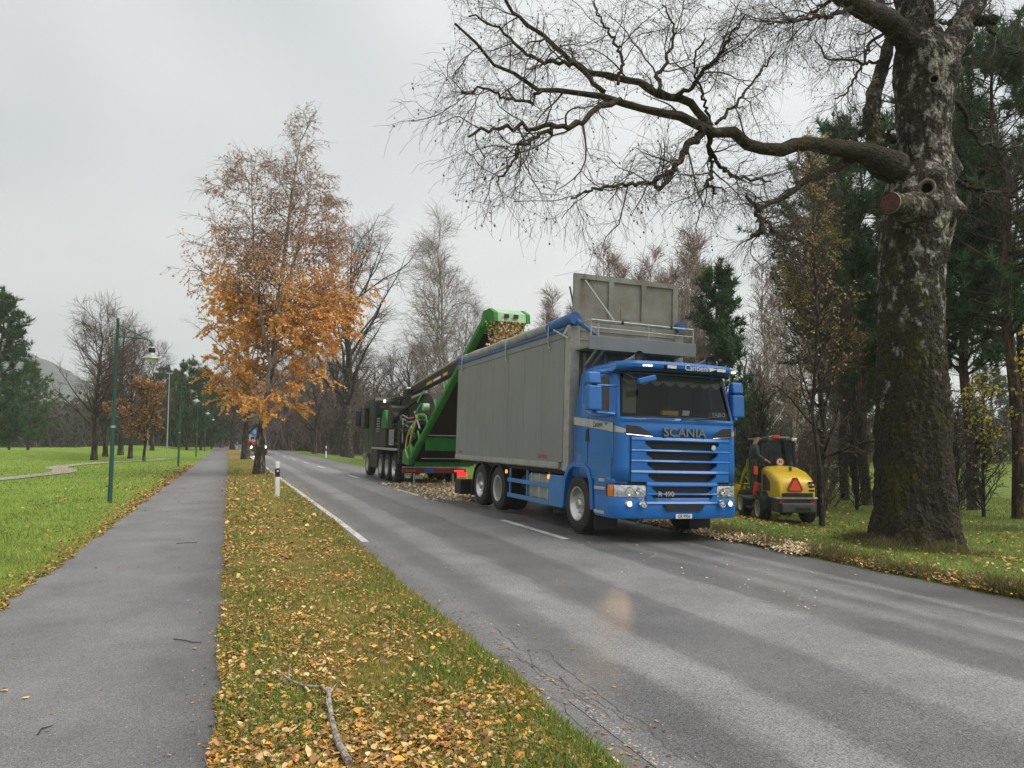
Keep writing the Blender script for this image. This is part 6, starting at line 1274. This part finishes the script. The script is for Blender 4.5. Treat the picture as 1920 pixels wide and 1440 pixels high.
# ---------------------------------------------------------------- pines
def pine(seed, h, r, n1=60, t0=.22, l1=.28, tuft=.30, per=7, dens=5, pal=((.035, .085, .03), (.05, .11, .035), (.025, .065, .03), (.07, .13, .04)), needle=.026, shape='cone', name='pine'):
    rng = np.random.default_rng(seed); P = resample(np.array([[0, 0, -.3]] + [[rng.normal(0, .008 * h), rng.normal(0, .008 * h), h * k / 6] for k in range(1, 7)]), 12); P0 = P[None]; q = np.linspace(0, 1, 12); R0 = (r * (1 - q) ** .9 + .02)[None]
    sh = (lambda t: np.clip(1.12 - t, .1, 1) * np.clip((t - t0) * 5 + .55, .3, 1)) if shape == 'cone' else (lambda t: np.clip(np.sin(np.pi * np.clip((t - t0) / (1 - t0) * .8 + .2, 0, 1)), .25, 1))
    P1, R1 = spawn(rng, P0, R0, n1, t0, .985, (55, 88), (.8, 1.15), 6, .07, .07, .38, .012, lfun=lambda t, p: h * l1 * sh(t), rmax=.09)
    P2, R2 = spawn(rng, P1, R1, dens, .25, 1, (25, 60), (.18, .36), 4, .10, .10, .6, .008, lfun=lambda t, p: h * l1 * np.ones_like(t))
    V, F = join([tubes(P0, R0, 10), tubes(P1, R1, 4), tubes(P2, R2, 3)]); tm = np_mesh(name + '_trunk', V, F, True, mats=[PINEB])
    A = np.concatenate([along(rng, P2, per, .15), along(rng, P1, 3, .5)]); n = len(A); nb = 7
    ax = nrm(rng.normal(0, .6, (n, 3)) + np.array([0, 0, .9])); d = nrm(ax[:, None] * .75 + rng.normal(0, .62, (n, nb, 3))); ln_ = tuft * rng.uniform(.6, 1.1, (n, nb, 1)); b = nrm(np.cross(d, rng.normal(0, 1, (n, nb, 3)))) * needle
    V = np.stack([np.broadcast_to(A[:, None], d.shape) - b, np.broadcast_to(A[:, None], d.shape) + b, A[:, None] + d * ln_], 2).reshape(-1, 3); T_ = np.arange(n * nb * 3).reshape(-1, 3)
    pal = np.array(pal); c = pal[rng.integers(0, len(pal), n)] * rng.uniform(.65, 1.35, (n, 1)); c = np.repeat(c, nb * 3, 0); cm = np_mesh(name + '_needles', V, T_, colors=c, mats=[FOL]); return tm, cm
PG = ((.058, .115, .056), (.082, .145, .062), (.045, .092, .052), (.105, .16, .07))
PINE = [pine(31, 12, .17, 84, .34, .25, .34, 11, 7, needle=.017, pal=PG), pine(32, 12, .16, 78, .38, .27, .34, 11, 7, needle=.017, shape='oval', pal=PG)]
PINF = [pine(33, 11, .16, 60, .06, .29, .46, 8, 6, needle=.036), pine(34, 11, .16, 56, .10, .30, .46, 8, 6, needle=.036, shape='oval', pal=((.05, .11, .03), (.08, .15, .04), (.04, .085, .03), (.10, .16, .045)))]
def putp(var, u, depth, s, rz, lb, grp, xy=None):
    x_, y_ = xy if xy is not None else place(u, depth); e = empty('pine_tree', (x_, y_, float(gz(x_, y_)) - .05), (0, 0, rz), lb, 'tree', grp); e.scale = (s,) * 3 if not isinstance(s, tuple) else s; link('trunk', var[0], e); link('crown', var[1], e); return e
putp(PINF[0], 1345, 42, (1.05, 1.05, 1.08), .3, 'dark green pine standing alone right of the blue cab', 'pines right of the road')
for i, (xy, s_, lb) in enumerate((((21.8, 21.9), (.95, .95, 1.0), 'pine left of two close trunks behind the yellow loader'), ((20.8, 19.9), (1.0, 1.0, 1.12), 'pine right of two close trunks behind the yellow loader'), ((22.8, 17.5), (1.05, 1.05, 1.12), 'pine with bare lower trunk just right of the big birch'), ((21.5, 15.1), (1.1, 1.1, 1.2), 'pine at the right picture edge'), ((26.5, 26), .85, 'pine farther back between loader and big birch'), ((29, 20), 1.15, 'pine farther back right of the big birch'), ((25.5, 22.5), 1.1, 'tall pine just left behind the big birch trunk'))):
    putp(PINE[i % 2], 0, 0, s_, i * 1.7, lb, 'pines right of the road', xy)
for i, (u, d_, s_, lb) in enumerate(((-6, 70, 1.32, 'tall pine at the left picture edge'), (55, 92, .98, 'smaller pine right of the tall one at the left picture edge'), (20, 84, .8, 'low bushy pine below the tall one at the left edge'), (306, 104, .98, 'pine behind the small brown oak'), (330, 100, .9, 'pine behind the second street lamp'), (352, 92, .98, 'pine right of the second street lamp'), (378, 98, .96, 'dark pine beside the far path'), (398, 110, .80, 'last pine of the clump beside the far path'), (275, 112, .95, 'pine behind the lawn grove'))):
    putp(PINF[i % 2], u, d_, s_, i * 1.3, lb, 'pines left of the path')
# ---------------------------------------------------------------- the big old birch by the road
BX, BY = 11.33, 9.87; BZ = float(gz(BX, BY)) - .03
rb = np.random.default_rng(77)
bt = empty('old_birch', (BX, BY, BZ), label='huge old birch with mossy rugged trunk and long overhanging limb', cat='tree'); _bo = np.array([BX, BY, BZ])
def px(pts, dY=0.0, dY2=None):
    n = len(pts); dd = np.linspace(dY, dY if dY2 is None else dY2, n); return np.array([at(u, v, BY + dd[i]) for i, (u, v) in enumerate(pts)]) - _bo
MPP = 13.25 / 1387.
# trunk as one sculpted skin: surveyed centre line and width
prof = [(1050, 1712, 170), (1022, 1713, 154), (1000, 1714, 144), (975, 1715, 137), (950, 1716, 132), (900, 1714, 124), (842, 1713, 119), (733, 1711, 114), (625, 1709, 109), (517, 1708, 110), (450, 1716, 122), (410, 1724, 134), (370, 1722, 124), (340, 1724, 112), (312, 1735, 98), (243, 1732, 90), (174, 1735, 104), (145, 1738, 120), (110, 1734, 108), (85, 1728, 88), (55, 1722, 66), (20, 1716, 50), (-30, 1709, 40)]
C_ = px([(u, v) for v, u, w in prof]); W_ = np.array([w for v, u, w in prof]) * MPP / 2
CC = resample(np.concatenate([C_, W_[:, None]], 1), 230); na = 110; th = 2 * np.pi * np.arange(na) / na; rows = []
ph = rb.uniform(0, 6.28, 30)
for i, (x_, y_, z_, w_) in enumerate(CC):
    r_ = w_ * (1 + .035 * np.sin(3 * th + ph[0] + z_ * .5) + .03 * np.sin(5 * th + ph[1] - z_ * .8) + .02 * np.sin(9 * th + ph[2] + z_ * 1.7))
    fl = np.exp(-max(0, z_) / .38); r_ = r_ * (1 + fl * (.12 * np.clip(np.sin(5 * th + 1.0), -.4, 1) + .05 * np.sin(11 * th)))
    rg = .018 * (np.abs(np.sin(13 * th + 2.2 * np.sin(z_ * 1.4) + ph[3])) ** .5 * np.abs(np.sin(z_ * 6.5 + 2 * np.sin(3 * th + z_)))**.5) + .012 * np.sin(23 * th + 6 * np.sin(z_ * 2.1)) * np.sin(z_ * 11 + 3 * th)
    r_ = r_ + rg * np.clip(1.5 - z_ / 5, .35, 1) * 2.0 + rb.normal(0, .006, na)
    for (uu, vv, aa, amp, sg) in ((1738, 352, -1.9, .10, .16), (1772, 415, -1.15, .14, .20), (1690, 395, -2.6, .16, .26), (1785, 330, -.4, .16, .22), (1700, 100, -2.2, .08, .22), (1655, 965, -2.4, .06, .14)):
        pz = px([(uu, vv)])[0][2]; da = np.angle(np.exp(1j * (th - aa))); r_ = r_ + amp * np.exp(-((z_ - pz) / sg) ** 2 - (da * w_ / sg) ** 2)
    rows.append(np.stack([x_ + r_ * np.cos(th), y_ + r_ * np.sin(th), np.full(na, z_)], 1))
V = np.concatenate(rows); i_ = np.arange(len(CC) - 1)[:, None] * na + np.arange(na)[None]; j_ = np.arange(len(CC) - 1)[:, None] * na + (np.arange(na)[None] + 1) % na
link('trunk', np_mesh('old_birch_trunk', V, np.stack([i_, j_, j_ + na, i_ + na], -1).reshape(-1, 4), True, mats=[BIRCH_OLD]), bt)
z7 = lambda L_: [(800 + a / 2.286, b / 2.286) for a, b in L_]; z4_ = lambda L_: [(1440 + a / 4., b / 4.) for a, b in L_]
LIMBS = [  # (pixel polyline, width start px, width end px, depth shift start/end)
    (z7([(2010, 720), (1930, 690), (1860, 650), (1740, 625), (1620, 618), (1500, 630), (1380, 622), (1300, 580), (1200, 535), (1120, 508), (1000, 490), (900, 450), (800, 420), (640, 392), (500, 385), (420, 340), (330, 300), (240, 210), (180, 140), (120, 100)]), 44, 4, 0, -.9),
    (z7([(1215, 545), (1150, 460), (1080, 430), (1000, 400), (900, 350), (780, 320), (700, 320), (650, 280), (560, 200), (480, 140), (400, 80), (340, 0), (300, -60)]), 15, 4, -.3, .8),
    (z7([(830, 430), (740, 455), (680, 510), (560, 540), (430, 550), (330, 545), (250, 560), (180, 585)]), 10, 3, -.6, -1.6),
    (z7([(545, 542), (470, 590), (400, 640), (370, 700), (300, 780)]), 6, 2.5, -1.1, -1.5),
    (z7([(1195, 555), (1150, 600), (1110, 640), (1080, 700), (1040, 765), (990, 825), (975, 790), (1000, 765)]), 14, 4, -.3, -.9),
    (z7([(1070, 725), (960, 780), (860, 795), (760, 800), (680, 830), (620, 850)]), 7, 2.5, -.6, -1.5),
    (z7([(1208, 560), (1215, 640), (1222, 760), (1200, 790), (1240, 832)]), 10, 3.5, -.3, .2),
    (z7([(1215, 640), (1260, 720), (1320, 765), (1400, 765), (1480, 780)]), 7, 2.5, -.2, .7),
    (z7([(1900, 640), (1810, 690), (1700, 740), (1600, 790), (1540, 840), (1440, 890), (1410, 880), (1370, 840)]), 24, 5, .3, -.5),
    (z7([(1412, 880), (1420, 920), (1440, 950), (1430, 1000), (1390, 1010)]), 9, 4, -.4, -.6),
    (z7([(1430, 930), (1500, 1000), (1560, 1025), (1640, 1040), (1700, 1090)]), 7, 2.5, -.4, .6),
    (z7([(1060, 425), (1000, 380), (990, 330), (1020, 270), (1060, 180), (1050, 90), (1010, 20)]), 8, 2.5, -.3, .6),
    (z7([(1070, 410), (1150, 365), (1170, 320), (1240, 260), (1300, 160), (1370, 60)]), 8, 2.5, -.2, -.9),
    (z7([(1240, 530), (1300, 470), (1380, 380), (1440, 300), (1490, 220)]), 6, 2.5, .0, .9),
    (z7([(1215, 520), (1190, 430), (1160, 340), (1150, 250), (1190, 150)]), 5, 2.5, .0, -.8),
    (z7([(760, 395), (690, 330), (600, 260), (490, 270), (400, 220), (300, 110), (180, 70)]), 8, 2.5, -.6, .4),
    (z7([(820, 360), (840, 260), (800, 160), (740, 90), (720, 0)]), 6, 2.5, .0, 1.0),
    (z7([(500, 385), (440, 430), (330, 420), (220, 380), (150, 400)]), 5, 2.5, -.8, -1.2),
    (z4_([(850, 1100), (790, 1080), (778, 950), (790, 750), (840, 580), (890, 430), (925, 300), (900, 200), (860, 120), (840, 0), (830, -150)]), 34, 14, .2, .9),
    (z4_([(960, 1060), (900, 1020), (850, 1050), (800, 1040)]), 12, 10, .2, .3),
    (z4_([(1060, 330), (940, 180), (800, 100), (650, 30), (560, -30), (420, -140)]), 46, 22, -.1, -.8),
    (z4_([(1090, 420), (1060, 250), (1040, 60), (1010, -160), (1000, -420)]), 48, 22, 0, .3),
    (z4_([(1190, 400), (1200, 200), (1215, 0), (1240, -260)]), 22, 12, -.15, -.5),
    (z4_([(1260, 560), (1340, 420), (1430, 260), (1510, 90), (1570, -60), (1620, -300)]), 62, 30, 0, .2),
    (z4_([(1560, 160), (1640, 140), (1720, 155)]), 20, 16, -.1, -.3),
    (z4_([(1380, 740), (1440, 800), (1500, 920), (1570, 1060), (1650, 1090), (1780, 1110), (1960, 1090)]), 9, 3, 0, .9),
    (z4_([(1390, 1340), (1500, 1420), (1640, 1440), (1800, 1460), (1980, 1510)]), 11, 4, .1, -.9),
    (z4_([(1640, 220), (1690, 230), (1740, 340), (1800, 400), (1920, 390)]), 6, 3, 0, -.5),
    (z4_([(880, 430), (800, 470), (690, 470), (560, 445), (440, 430), (350, 300)]), 6, 2.5, .4, -.6),
    (z4_([(870, 250), (760, 330), (730, 440), (650, 590), (600, 690), (500, 740)]), 7, 2.5, .6, -.3),
    (z4_([(640, 50), (520, 100), (420, 130), (300, 140), (150, 160), (0, 180)]), 9, 3, -.6, -1.2),
    (z4_([(620, 20), (500, -10), (380, 50), (300, 110), (120, 180)]), 7, 2.5, -.6, .3),
    (z4_([(1230, 160), (1290, 165), (1380, 175)]), 6, 5, 0, .2),
]
LP = []; LR = []
for pts, w0, w1, d0, d1 in LIMBS:
    P = resample(px(pts, d0, d1), 26); P[2:-1] += rb.normal(0, .022, P[2:-1].shape); q = np.linspace(0, 1, 26); LP.append(P); LR.append((w0 * (1 - q) ** (1.25 if w0 > 15 and w1 < 8 else .9) + w1 * q) * MPP / 2)
LP = np.stack(LP); LR = np.stack(LR); LR[0, :4] *= (1.75, 1.6, 1.35, 1.12); LR[8, :3] *= (1.5, 1.3, 1.1); LR[0] *= .80; LR *= 1 + .06 * np.sin(np.arange(26)[None] * 1.9 + np.arange(len(LP))[:, None])
for k in range(len(LP)):
    v_, f_ = tubes(LP[k:k + 1], LR[k:k + 1], 12 if LR[k, 0] > .08 else 8); link('limb', np_mesh('old_birch_limb', v_, f_, True, mats=[BIRCH_OLD if k in (18, 21, 22, 23) else LIMB]), bt)
tw_i = [k for k in range(len(LP)) if k not in (19, 24, 32)]
A1, B1 = spawn(rb, LP[tw_i], LR[tw_i], 10, .22, 1, (25, 70), (.45, 1.35), 8, .03, .22, .45, .005, rmax=.018, lfun=lambda t, p: 1.2 - .5 * t)
A2, B2 = spawn(rb, A1, B1, 6, .12, 1, (25, 65), (.25, .65), 5, -.05, .22, .5, .0026)
A3, B3 = spawn(rb, A2, B2, 6, .1, 1, (20, 65), (.14, .48), 3, -.20, .18, .7, .0017)
V, F = join([tubes(A1, B1, 5), tubes(A2, B2, 3), tubes(A3, np.maximum(B3, .0016), 3)]); link('crown', np_mesh('old_birch_twigs', V, F, True, mats=[mat('fine_twig', (.075, .056, .045), .85)]), bt)
# catkins and last seeds hanging on the twigs
Pc = along(rb, A3, 1, .6); Pc = Pc[rb.uniform(0, 1, len(Pc)) < .35]; V, Q = leaf_quads(rb, Pc, rb.uniform(.02, .045, len(Pc)), 3.0); link('catkins', np_mesh('old_birch_catkins', V, Q, mats=[TW_DARK]), bt)['kind'] = 'stuff'
# sawn limb stub and callused knot holes
HEART = mat('sawn_wood', (.11, .045, .028), .85, var=.35, vscale=14); CALLUS = mat('callus_wood', (.22, .175, .135), .9, var=.45, vscale=9, bump=.8, bscale=18)
a_, b_ = px([(1712, 394), (1668, 380)], -.35, -.70)
st = MB().tube([a_, lerp(a_, b_, .5), b_], [.34, .21, .175], 18).build('cut_stub', BIRCH_OLD, bt, smooth=True)
dv = Vector(b_ - a_).normalized(); MB().tube([Vector(b_) - dv * .03, Vector(b_) + dv * .012], [.182, .176], 18, cap=False).build('stub_rim', CALLUS, st); MB().tube([Vector(b_), Vector(b_) + dv * .006], .155, 18).build('stub_face', HEART, st)
def knot(u, v, r0, r1, dY, sq=1.0, hole=True):
    c = Vector(px([(u, v)], dY)[0]); o_ = (Vector((-BX, -BY, 1.75 - BZ)) - c); o_.z *= .2; n_ = o_.normalized(); s_ = n_.cross(Vector((0, 0, 1))).normalized(); t_ = s_.cross(n_); k_ = MB(); rows_ = []
    for i in range(20):
        a = 2 * math.pi * i / 20; d_ = s_ * math.cos(a) + t_ * (math.sin(a) * sq); rows_.append([c + d_ * (r0 + (r1 - r0) * .5 * (1 - math.cos(math.pi * 2 * q / 6))) * .5 + d_ * (r0 + r1) * .25 * (1 + .0) + d_ * ((r1 - r0) * .5) * math.cos(2 * math.pi * q / 6) + n_ * ((r1 - r0) * .6 * math.sin(2 * math.pi * q / 6)) for q in range(6)])
    rows_.append(rows_[0]); k_.grid(rows_, close=True); ko = k_.build('knot', CALLUS, bt, smooth=True)
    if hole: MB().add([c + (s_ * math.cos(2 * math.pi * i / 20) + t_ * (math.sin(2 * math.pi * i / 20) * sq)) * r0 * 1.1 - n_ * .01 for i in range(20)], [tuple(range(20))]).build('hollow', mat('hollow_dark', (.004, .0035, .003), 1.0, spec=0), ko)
knot(1772, 415, .12, .20, -.47, 1.25); knot(1738, 352, .07, .17, -.60, 1.1); knot(1752, 148, .05, .10, -.60, 1.0)

# ---------------------------------------------------------------- autumn birch
ra = np.random.default_rng(91); AX, AY = 1.33, 36.9; ab = empty('autumn_birch', (AX, AY, 0), label='tall birch with orange leaves on its lower crown beside the road', cat='tree'); _ao = np.array([AX, AY, 0])
tp = np.array([at(u, v, AY) for u, v in ((485, 900), (487, 885), (487, 850), (489, 807), (503, 720), (514, 661), (524, 564), (534, 472), (548, 360), (563, 263), (592, 212))]) - _ao; tp[0, 2] = -.2
P0 = resample(tp, 22)[None]; q = np.linspace(0, 1, 22); R0 = (.22 * (1 - q) ** 1.15 + .012)[None]; R0[0, 0] *= 1.5; R0[0, 1] *= 1.12
second = np.array([at(u, v, AY + .5) for u, v in ((505, 700), (526, 600), (550, 500), (574, 400), (586, 320))]) - _ao
second2 = np.array([at(u, v, AY - .5) for u, v in ((508, 690), (490, 600), (478, 500), (473, 400), (470, 290))]) - _ao
PS = np.stack([resample(second, 22), resample(second2, 22)]); RS = np.stack([.075 * (1 - q) + .01] * 2)
P0a = np.concatenate([P0, PS]); R0a = np.concatenate([R0, RS])
lfA = lambda t, p: np.interp(p[:, 2], [1.5, 3, 6, 8.5, 10.5, 13, 15, 18], [2.8, 4.0, 4.4, 3.9, 2.6, 1.8, 1.3, .7])
B1_, S1_ = spawn(ra, P0a, R0a, 44, .13, .97, (40, 85), (.65, 1.1), 8, .015, .09, .42, .012, (.004, 0, 0), lfA, rmax=.034)
B2_, S2_ = spawn(ra, B1_, S1_, 9, .15, 1, (25, 60), (.7, 1.7), 6, -.06, .12, .6, .008, (.012, 0, 0), lambda t, p: np.interp(p[:, 2], [2, 9, 17], [1.0, .95, .55]))
B3_, S3_ = spawn(ra, B2_, S2_, 6, .15, 1, (20, 60), (.35, .9), 3, -.16, .10, .8, .005, (.03, 0, 0), lambda t, p: np.interp(p[:, 2], [2, 9, 17], [1.0, .95, .6]))
V, F = join([tubes(P0a, R0a, 12)]); link('trunk', np_mesh('autumn_birch_trunk', V, F, True, mats=[bark_mat('autumn_birch_bark', (.075, .058, .047), (.46, .41, .35), 5, .50, 0, 2.2, .6)]), ab)
V, F = join([tubes(B1_, S1_, 5), tubes(B2_, S2_, 3), tubes(B3_, np.maximum(S3_, .005), 3)]); link('branches', np_mesh('autumn_birch_twigs', V, F, True, mats=[mat('birch_twig', (.20, .135, .10), .85)]), ab)
Pl = along(ra, np.concatenate([B3_]), 46, .1); pr_ = np.interp(Pl[:, 2] + .9 * np.sin(Pl[:, 0] * 1.3 + 1) - .25 * (Pl[:, 0] - 1), [0, 4, 6.4, 8.0, 9.4, 11.5, 18], [1, 1, .9, .5, .13, .03, .008]); Pl = Pl[ra.uniform(0, 1, len(Pl)) < pr_]
V, Q = leaf_quads(ra, Pl, ra.uniform(.085, .14, len(Pl)), .8); pal = np.array([(.82, .42, .10), (.88, .52, .15), (.74, .34, .08), (.90, .60, .22), (.66, .32, .12), (.78, .48, .20)]); c = pal[ra.integers(0, 6, len(Pl))] * ra.uniform(.75, 1.25, (len(Pl), 1))
top = np.clip((Pl[:, 2:3] - 7.5) / 4, 0, 1); c = c * (1 - top) + np.array([(.56, .32, .20)]) * top; yel = np.clip((4.2 - Pl[:, 2:3]) / 2.5, 0, 1) * .5; c = c * (1 - yel) + np.array([(.92, .60, .14)]) * yel
link('crown', np_mesh('autumn_birch_leaves', V, Q, colors=np.repeat(c, 4, 0), mats=[FOL]), ab)

# ---------------------------------------------------------------- olive-leaved tree, saplings and shrubs on the right
OLV = bare_tree(41, 9.2, .10, 34, 8, 7, .16, (30, 65), .30, 1.0, -.02, OAKB, TW_BRN, 'cone', .007, .09, name='olive_tree')
OLV_L = leafy(42, OLV, [(.26, .21, .06), (.34, .27, .09), (.20, .17, .05), (.40, .30, .12)], 12, (.05, .10), keep=lambda P, r: r.uniform(0, 1, len(P)) < np.interp(P[:, 2], [2, 4.5, 6, 9], [.02, .08, .8, .6]) * (np.sin(P[:, 0] * 3.1 + P[:, 2] * 1.3) + np.sin(P[:, 1] * 2.7 - P[:, 2] * 1.9) + .35 * P[:, 0] > .05))
x_, y_ = 16.2, 17.2; tree_obj('willow_tree', (x_, y_, float(gz(x_, y_)) - .05), .5, 1.0, OLV[0], OLV[1], OLV_L, 'slender tree with olive yellow leaves just right of the yellow loader', 'tree')
SAP = bare_tree(44, 10.5, .05, 30, 6, 5, .3, (25, 50), .16, 1.0, 0, OAKB, TW_BRN, 'cone', .006, .07, name='sapling'); SAP_L = leafy(45, SAP, [(.42, .30, .13), (.50, .38, .18)], 5, (.05, .09), keep=lambda P, r: r.uniform(0, 1, len(P)) < np.interp(P[:, 2], [3, 7, 10], [.05, .3, .8]))
x_, y_ = place(1535, 19.5); tree_obj('sapling', (x_, y_, float(gz(x_, y_)) - .05), 1.5, 1.0, SAP[0], SAP[1], SAP_L, 'very thin tall sapling with few buff leaves above the olive tree', 'tree')
SHR = [bare_tree(s, 3.2, .03, 14, 6, 5, .1, (20, 50), .34, 1.0, .0, OAKB, TW_DARK, 'flat', .005, .12, stems=4, name='shrub') for s in (51, 52)]
YL = leafy(53, SHR[1], [(.62, .50, .06), (.52, .44, .08), (.70, .58, .12)], 3, (.06, .11), keep=lambda P, r: r.uniform(0, 1, len(P)) < np.interp(P[:, 2], [1.0, 2.2, 3.2], [.02, .2, .5]))
put(SHR[0], 'shrub', 0, 0, 1.0, 0, 'bare multi-stemmed shrub right behind the big birch', 'shrub', 'shrubs under the pines', (16.6, 13.2))
for (x_, y_, s_, lb) in ((19.3, 12.6, 1.45, 'shrub with sparse bright yellow leaves at the right picture edge'), (21.0, 15.8, 1.2, 'shrub with few yellow leaves between two pine trunks')):
    tree_obj('shrub', (x_, y_, float(gz(x_, y_)) - .05), x_, s_, SHR[1][0], SHR[1][1], YL, lb, 'shrub', 'shrubs under the pines')
for i, (x_, y_, s_, lb) in enumerate(((17.5, 21.5, 1.3, 'bare brush behind the loader bonnet'), (15.5, 24, 1.4, 'bare brush behind the loader cab'), (19.0, 18.6, 1.2, 'bare brush left of the big birch trunk'), (13.8, 27, 1.5, 'bare brush between blue cab and loader'))): put(SHR[i % 2], 'shrub', 0, 0, s_, i, lb, 'shrub', 'shrubs under the pines', (x_, y_))

# ---------------------------------------------------------------- woods, hill and haze
def thicket(name, zone, n, h, tw, m, label, seed, twn=5, leaf=None):
    """tangle of bare undergrowth: zone gives (x,y) for n stems"""
    rng = np.random.default_rng(seed); X, Y = zone(rng, n); Z = gz(X, Y) - .1; hh = rng.uniform(h[0], h[1], n); d = nrm(np.stack([rng.normal(0, .3, n), rng.normal(0, .3, n), np.ones(n)], 1)); P = np.stack([np.stack([X, Y, Z], 1) + d * (hh * k / 4)[:, None] + (rng.normal(0, .05, (n, 3)) * hh[:, None] if k else 0) for k in range(5)], 1)
    Rd = tw * 2.2 * (1 - .8 * np.linspace(0, 1, 5))[None].repeat(n, 0); A, B = spawn(rng, P, Rd, twn, .15, 1, (20, 55), (.2, .45), 2, 0, .12, .7, tw * .7, lfun=lambda t, p: np.mean(h)); V, F = join([tubes(P, Rd, 3), tubes(A, B, 3)])
    o = link(name, np_mesh(name, V, F, True, mats=[m])); tag(o, label, 'woods', kind='stuff')
    if leaf:
        Q_ = along(rng, A, leaf[0], .1); V, Q = leaf_quads(rng, Q_, rng.uniform(leaf[1] * .6, leaf[1] * 1.3, len(Q_)), .2); pl_ = np.array(leaf[2]); c = pl_[rng.integers(0, len(pl_), len(Q_))] * rng.uniform(.6, 1.3, (len(Q_), 1)); l_ = link('understorey_leaves', np_mesh(name + '_leaves', V, Q, colors=np.repeat(c, 4, 0), mats=[FOL]), o); l_['kind'] = 'stuff'
def zone_uv(u0, u1, d0, d1):
    def z(rng, n):
        d = rng.uniform(d0, d1, n); u = rng.uniform(u0, u1, n); x = (u - 960) / 1387. * d; return x * .93488 + d * .355, d * .93488 - x * .355
    return z
TW_WOOD = mat('wood_tangle', (.16, .112, .086), .9, var=.3, vscale=.3); TW_DKW = mat('dark_tangle', (.10, .078, .06), .9, var=.3, vscale=.3)
thicket('woodland', zone_uv(690, 1440, 92, 130), 1400, (4, 11), .05, TW_WOOD, 'brown bare woodland behind the two trucks', 61, 5, (1, .5, [(.05, .07, .03), (.10, .075, .05), (.06, .05, .035)]))
thicket('woodland', zone_uv(500, 700, 100, 170), 1200, (4, 12), .06, TW_WOOD, 'brown woodland closing the right side of the far road', 62, 5, (1, .6, [(.09, .07, .05), (.06, .06, .035)]))
thicket('woodland', zone_uv(395, 500, 180, 270), 900, (6, 16), .09, TW_WOOD, 'grey-brown woods at the far end of the road', 63, 5)
thicket('woodland', zone_uv(-60, 420, 125, 165), 1200, (4, 9), .07, TW_DKW, 'dark wood edge behind the golf lawn', 64, 4, (3, .9, [(.03, .05, .022), (.045, .07, .03), (.06, .05, .035)]))
thicket('woodland', zone_uv(1380, 2250, 68, 95), 1000, (2.5, 6.5), .035, TW_DKW, 'dark wood edge behind the meadow right of the road', 65, 4, (3, .5, [(.05, .07, .035), (.07, .085, .045), (.09, .07, .05)]))
thicket('underwood', zone_uv(1385, 1560, 24, 40), 300, (1.0, 3.2), .012, TW_BRN, 'brown underwood behind the loader', 66, 6)
for i, (u, d_, s_) in enumerate(((585, 110, .6), (610, 120, .7), (632, 98, .55), (668, 120, .75), (700, 96, .6), (735, 115, .72), (765, 92, .62), (800, 105, .7), (905, 110, .62), (985, 100, .6), (1010, 112, .65), (560, 140, .7), (530, 160, .75), (415, 190, .8), (450, 210, .85), (475, 180, .75), (505, 150, .7), (400, 160, .6), (1400, 78, .6), (1560, 84, .62), (1660, 80, .6), (1820, 76, .6))):
    put((OAK + ROW)[i % 4], 'woodland_tree', u, d_, s_, i * 1.9, 'bare tree of the far woods ' + ('where the road ends' if u < 480 else 'right of the road end' if u < 570 else 'left of the chipper truck' if u < 690 else 'above the chipper truck' if u < 860 else 'above the grey cargo box' if u < 1100 else 'beyond the meadow on the right'), 'tree', 'far woodland trees')
for i, (u, d_, s_) in enumerate(((612, 118, .65), (735, 108, .72), (790, 100, .66), (845, 92, .6), (1000, 96, .55), (1420, 76, .75), (1480, 82, .8), (1600, 84, .85), (1760, 84, .9), (1860, 80, .9), (160, 150, .8), (120, 150, .7), (215, 150, .8), (90, 160, .75))):
    putp(PINF[i % 2], u, d_, s_, i * 2.3, 'conifer far back ' + ('behind the golf lawn' if u < 300 else 'in the brown wood behind the chipper truck' if u < 900 else 'behind the grey cargo box' if u < 1100 else 'behind the loader' if u < 1650 else 'beyond the meadow at the right edge'), 'far woodland conifers')
# hill in the mist beyond the golf course
hx = np.linspace(-900, 160, 110); hy = np.linspace(430, 1000, 50); HX, HY = np.meshgrid(hx, hy)
rid = np.interp(HX, [-900, -500, -330, -230, -190, -160, -122, -85, -30, 160], [70, 120, 118, 96, 84, 70, 42, 20, 6, 0]); HZ = rid * np.clip((HY - 430) / 230, 0, 1) ** .8 + 4 * np.sin(HX * .031 + HY * .023) + 3 * np.sin(HX * .09 + 2) + RNG.uniform(0, 7, HX.shape) - 6
i_ = np.arange(49)[:, None] * 110 + np.arange(109)[None]
hill = link('hill', np_mesh('hill', np.stack([HX, HY, HZ], -1).reshape(-1, 3), np.stack([i_, i_ + 1, i_ + 111, i_ + 110], -1).reshape(-1, 4), False, mats=[mat('wooded_hill', (.04, .045, .042), .95, var=.4, vscale=.05)])); tag(hill, kind='structure')
hz = MB().box(-1000, 1000, -60, 1060, -2.6, 185).build('haze', mat('haze_air', (1, 1, 1))); tag(hz, 'thin grey November haze filling the air', 'haze', kind='stuff')
hm = hz.data.materials[0]; hm.node_tree.nodes.clear(); ho = hm.node_tree.nodes.new('ShaderNodeOutputMaterial'); hv = hm.node_tree.nodes.new('ShaderNodeVolumePrincipled'); hv.inputs['Color'].default_value = (.97, .98, 1.0, 1); hv.inputs['Density'].default_value = .00048; hm.node_tree.links.new(hv.outputs[0], ho.inputs['Volume'])
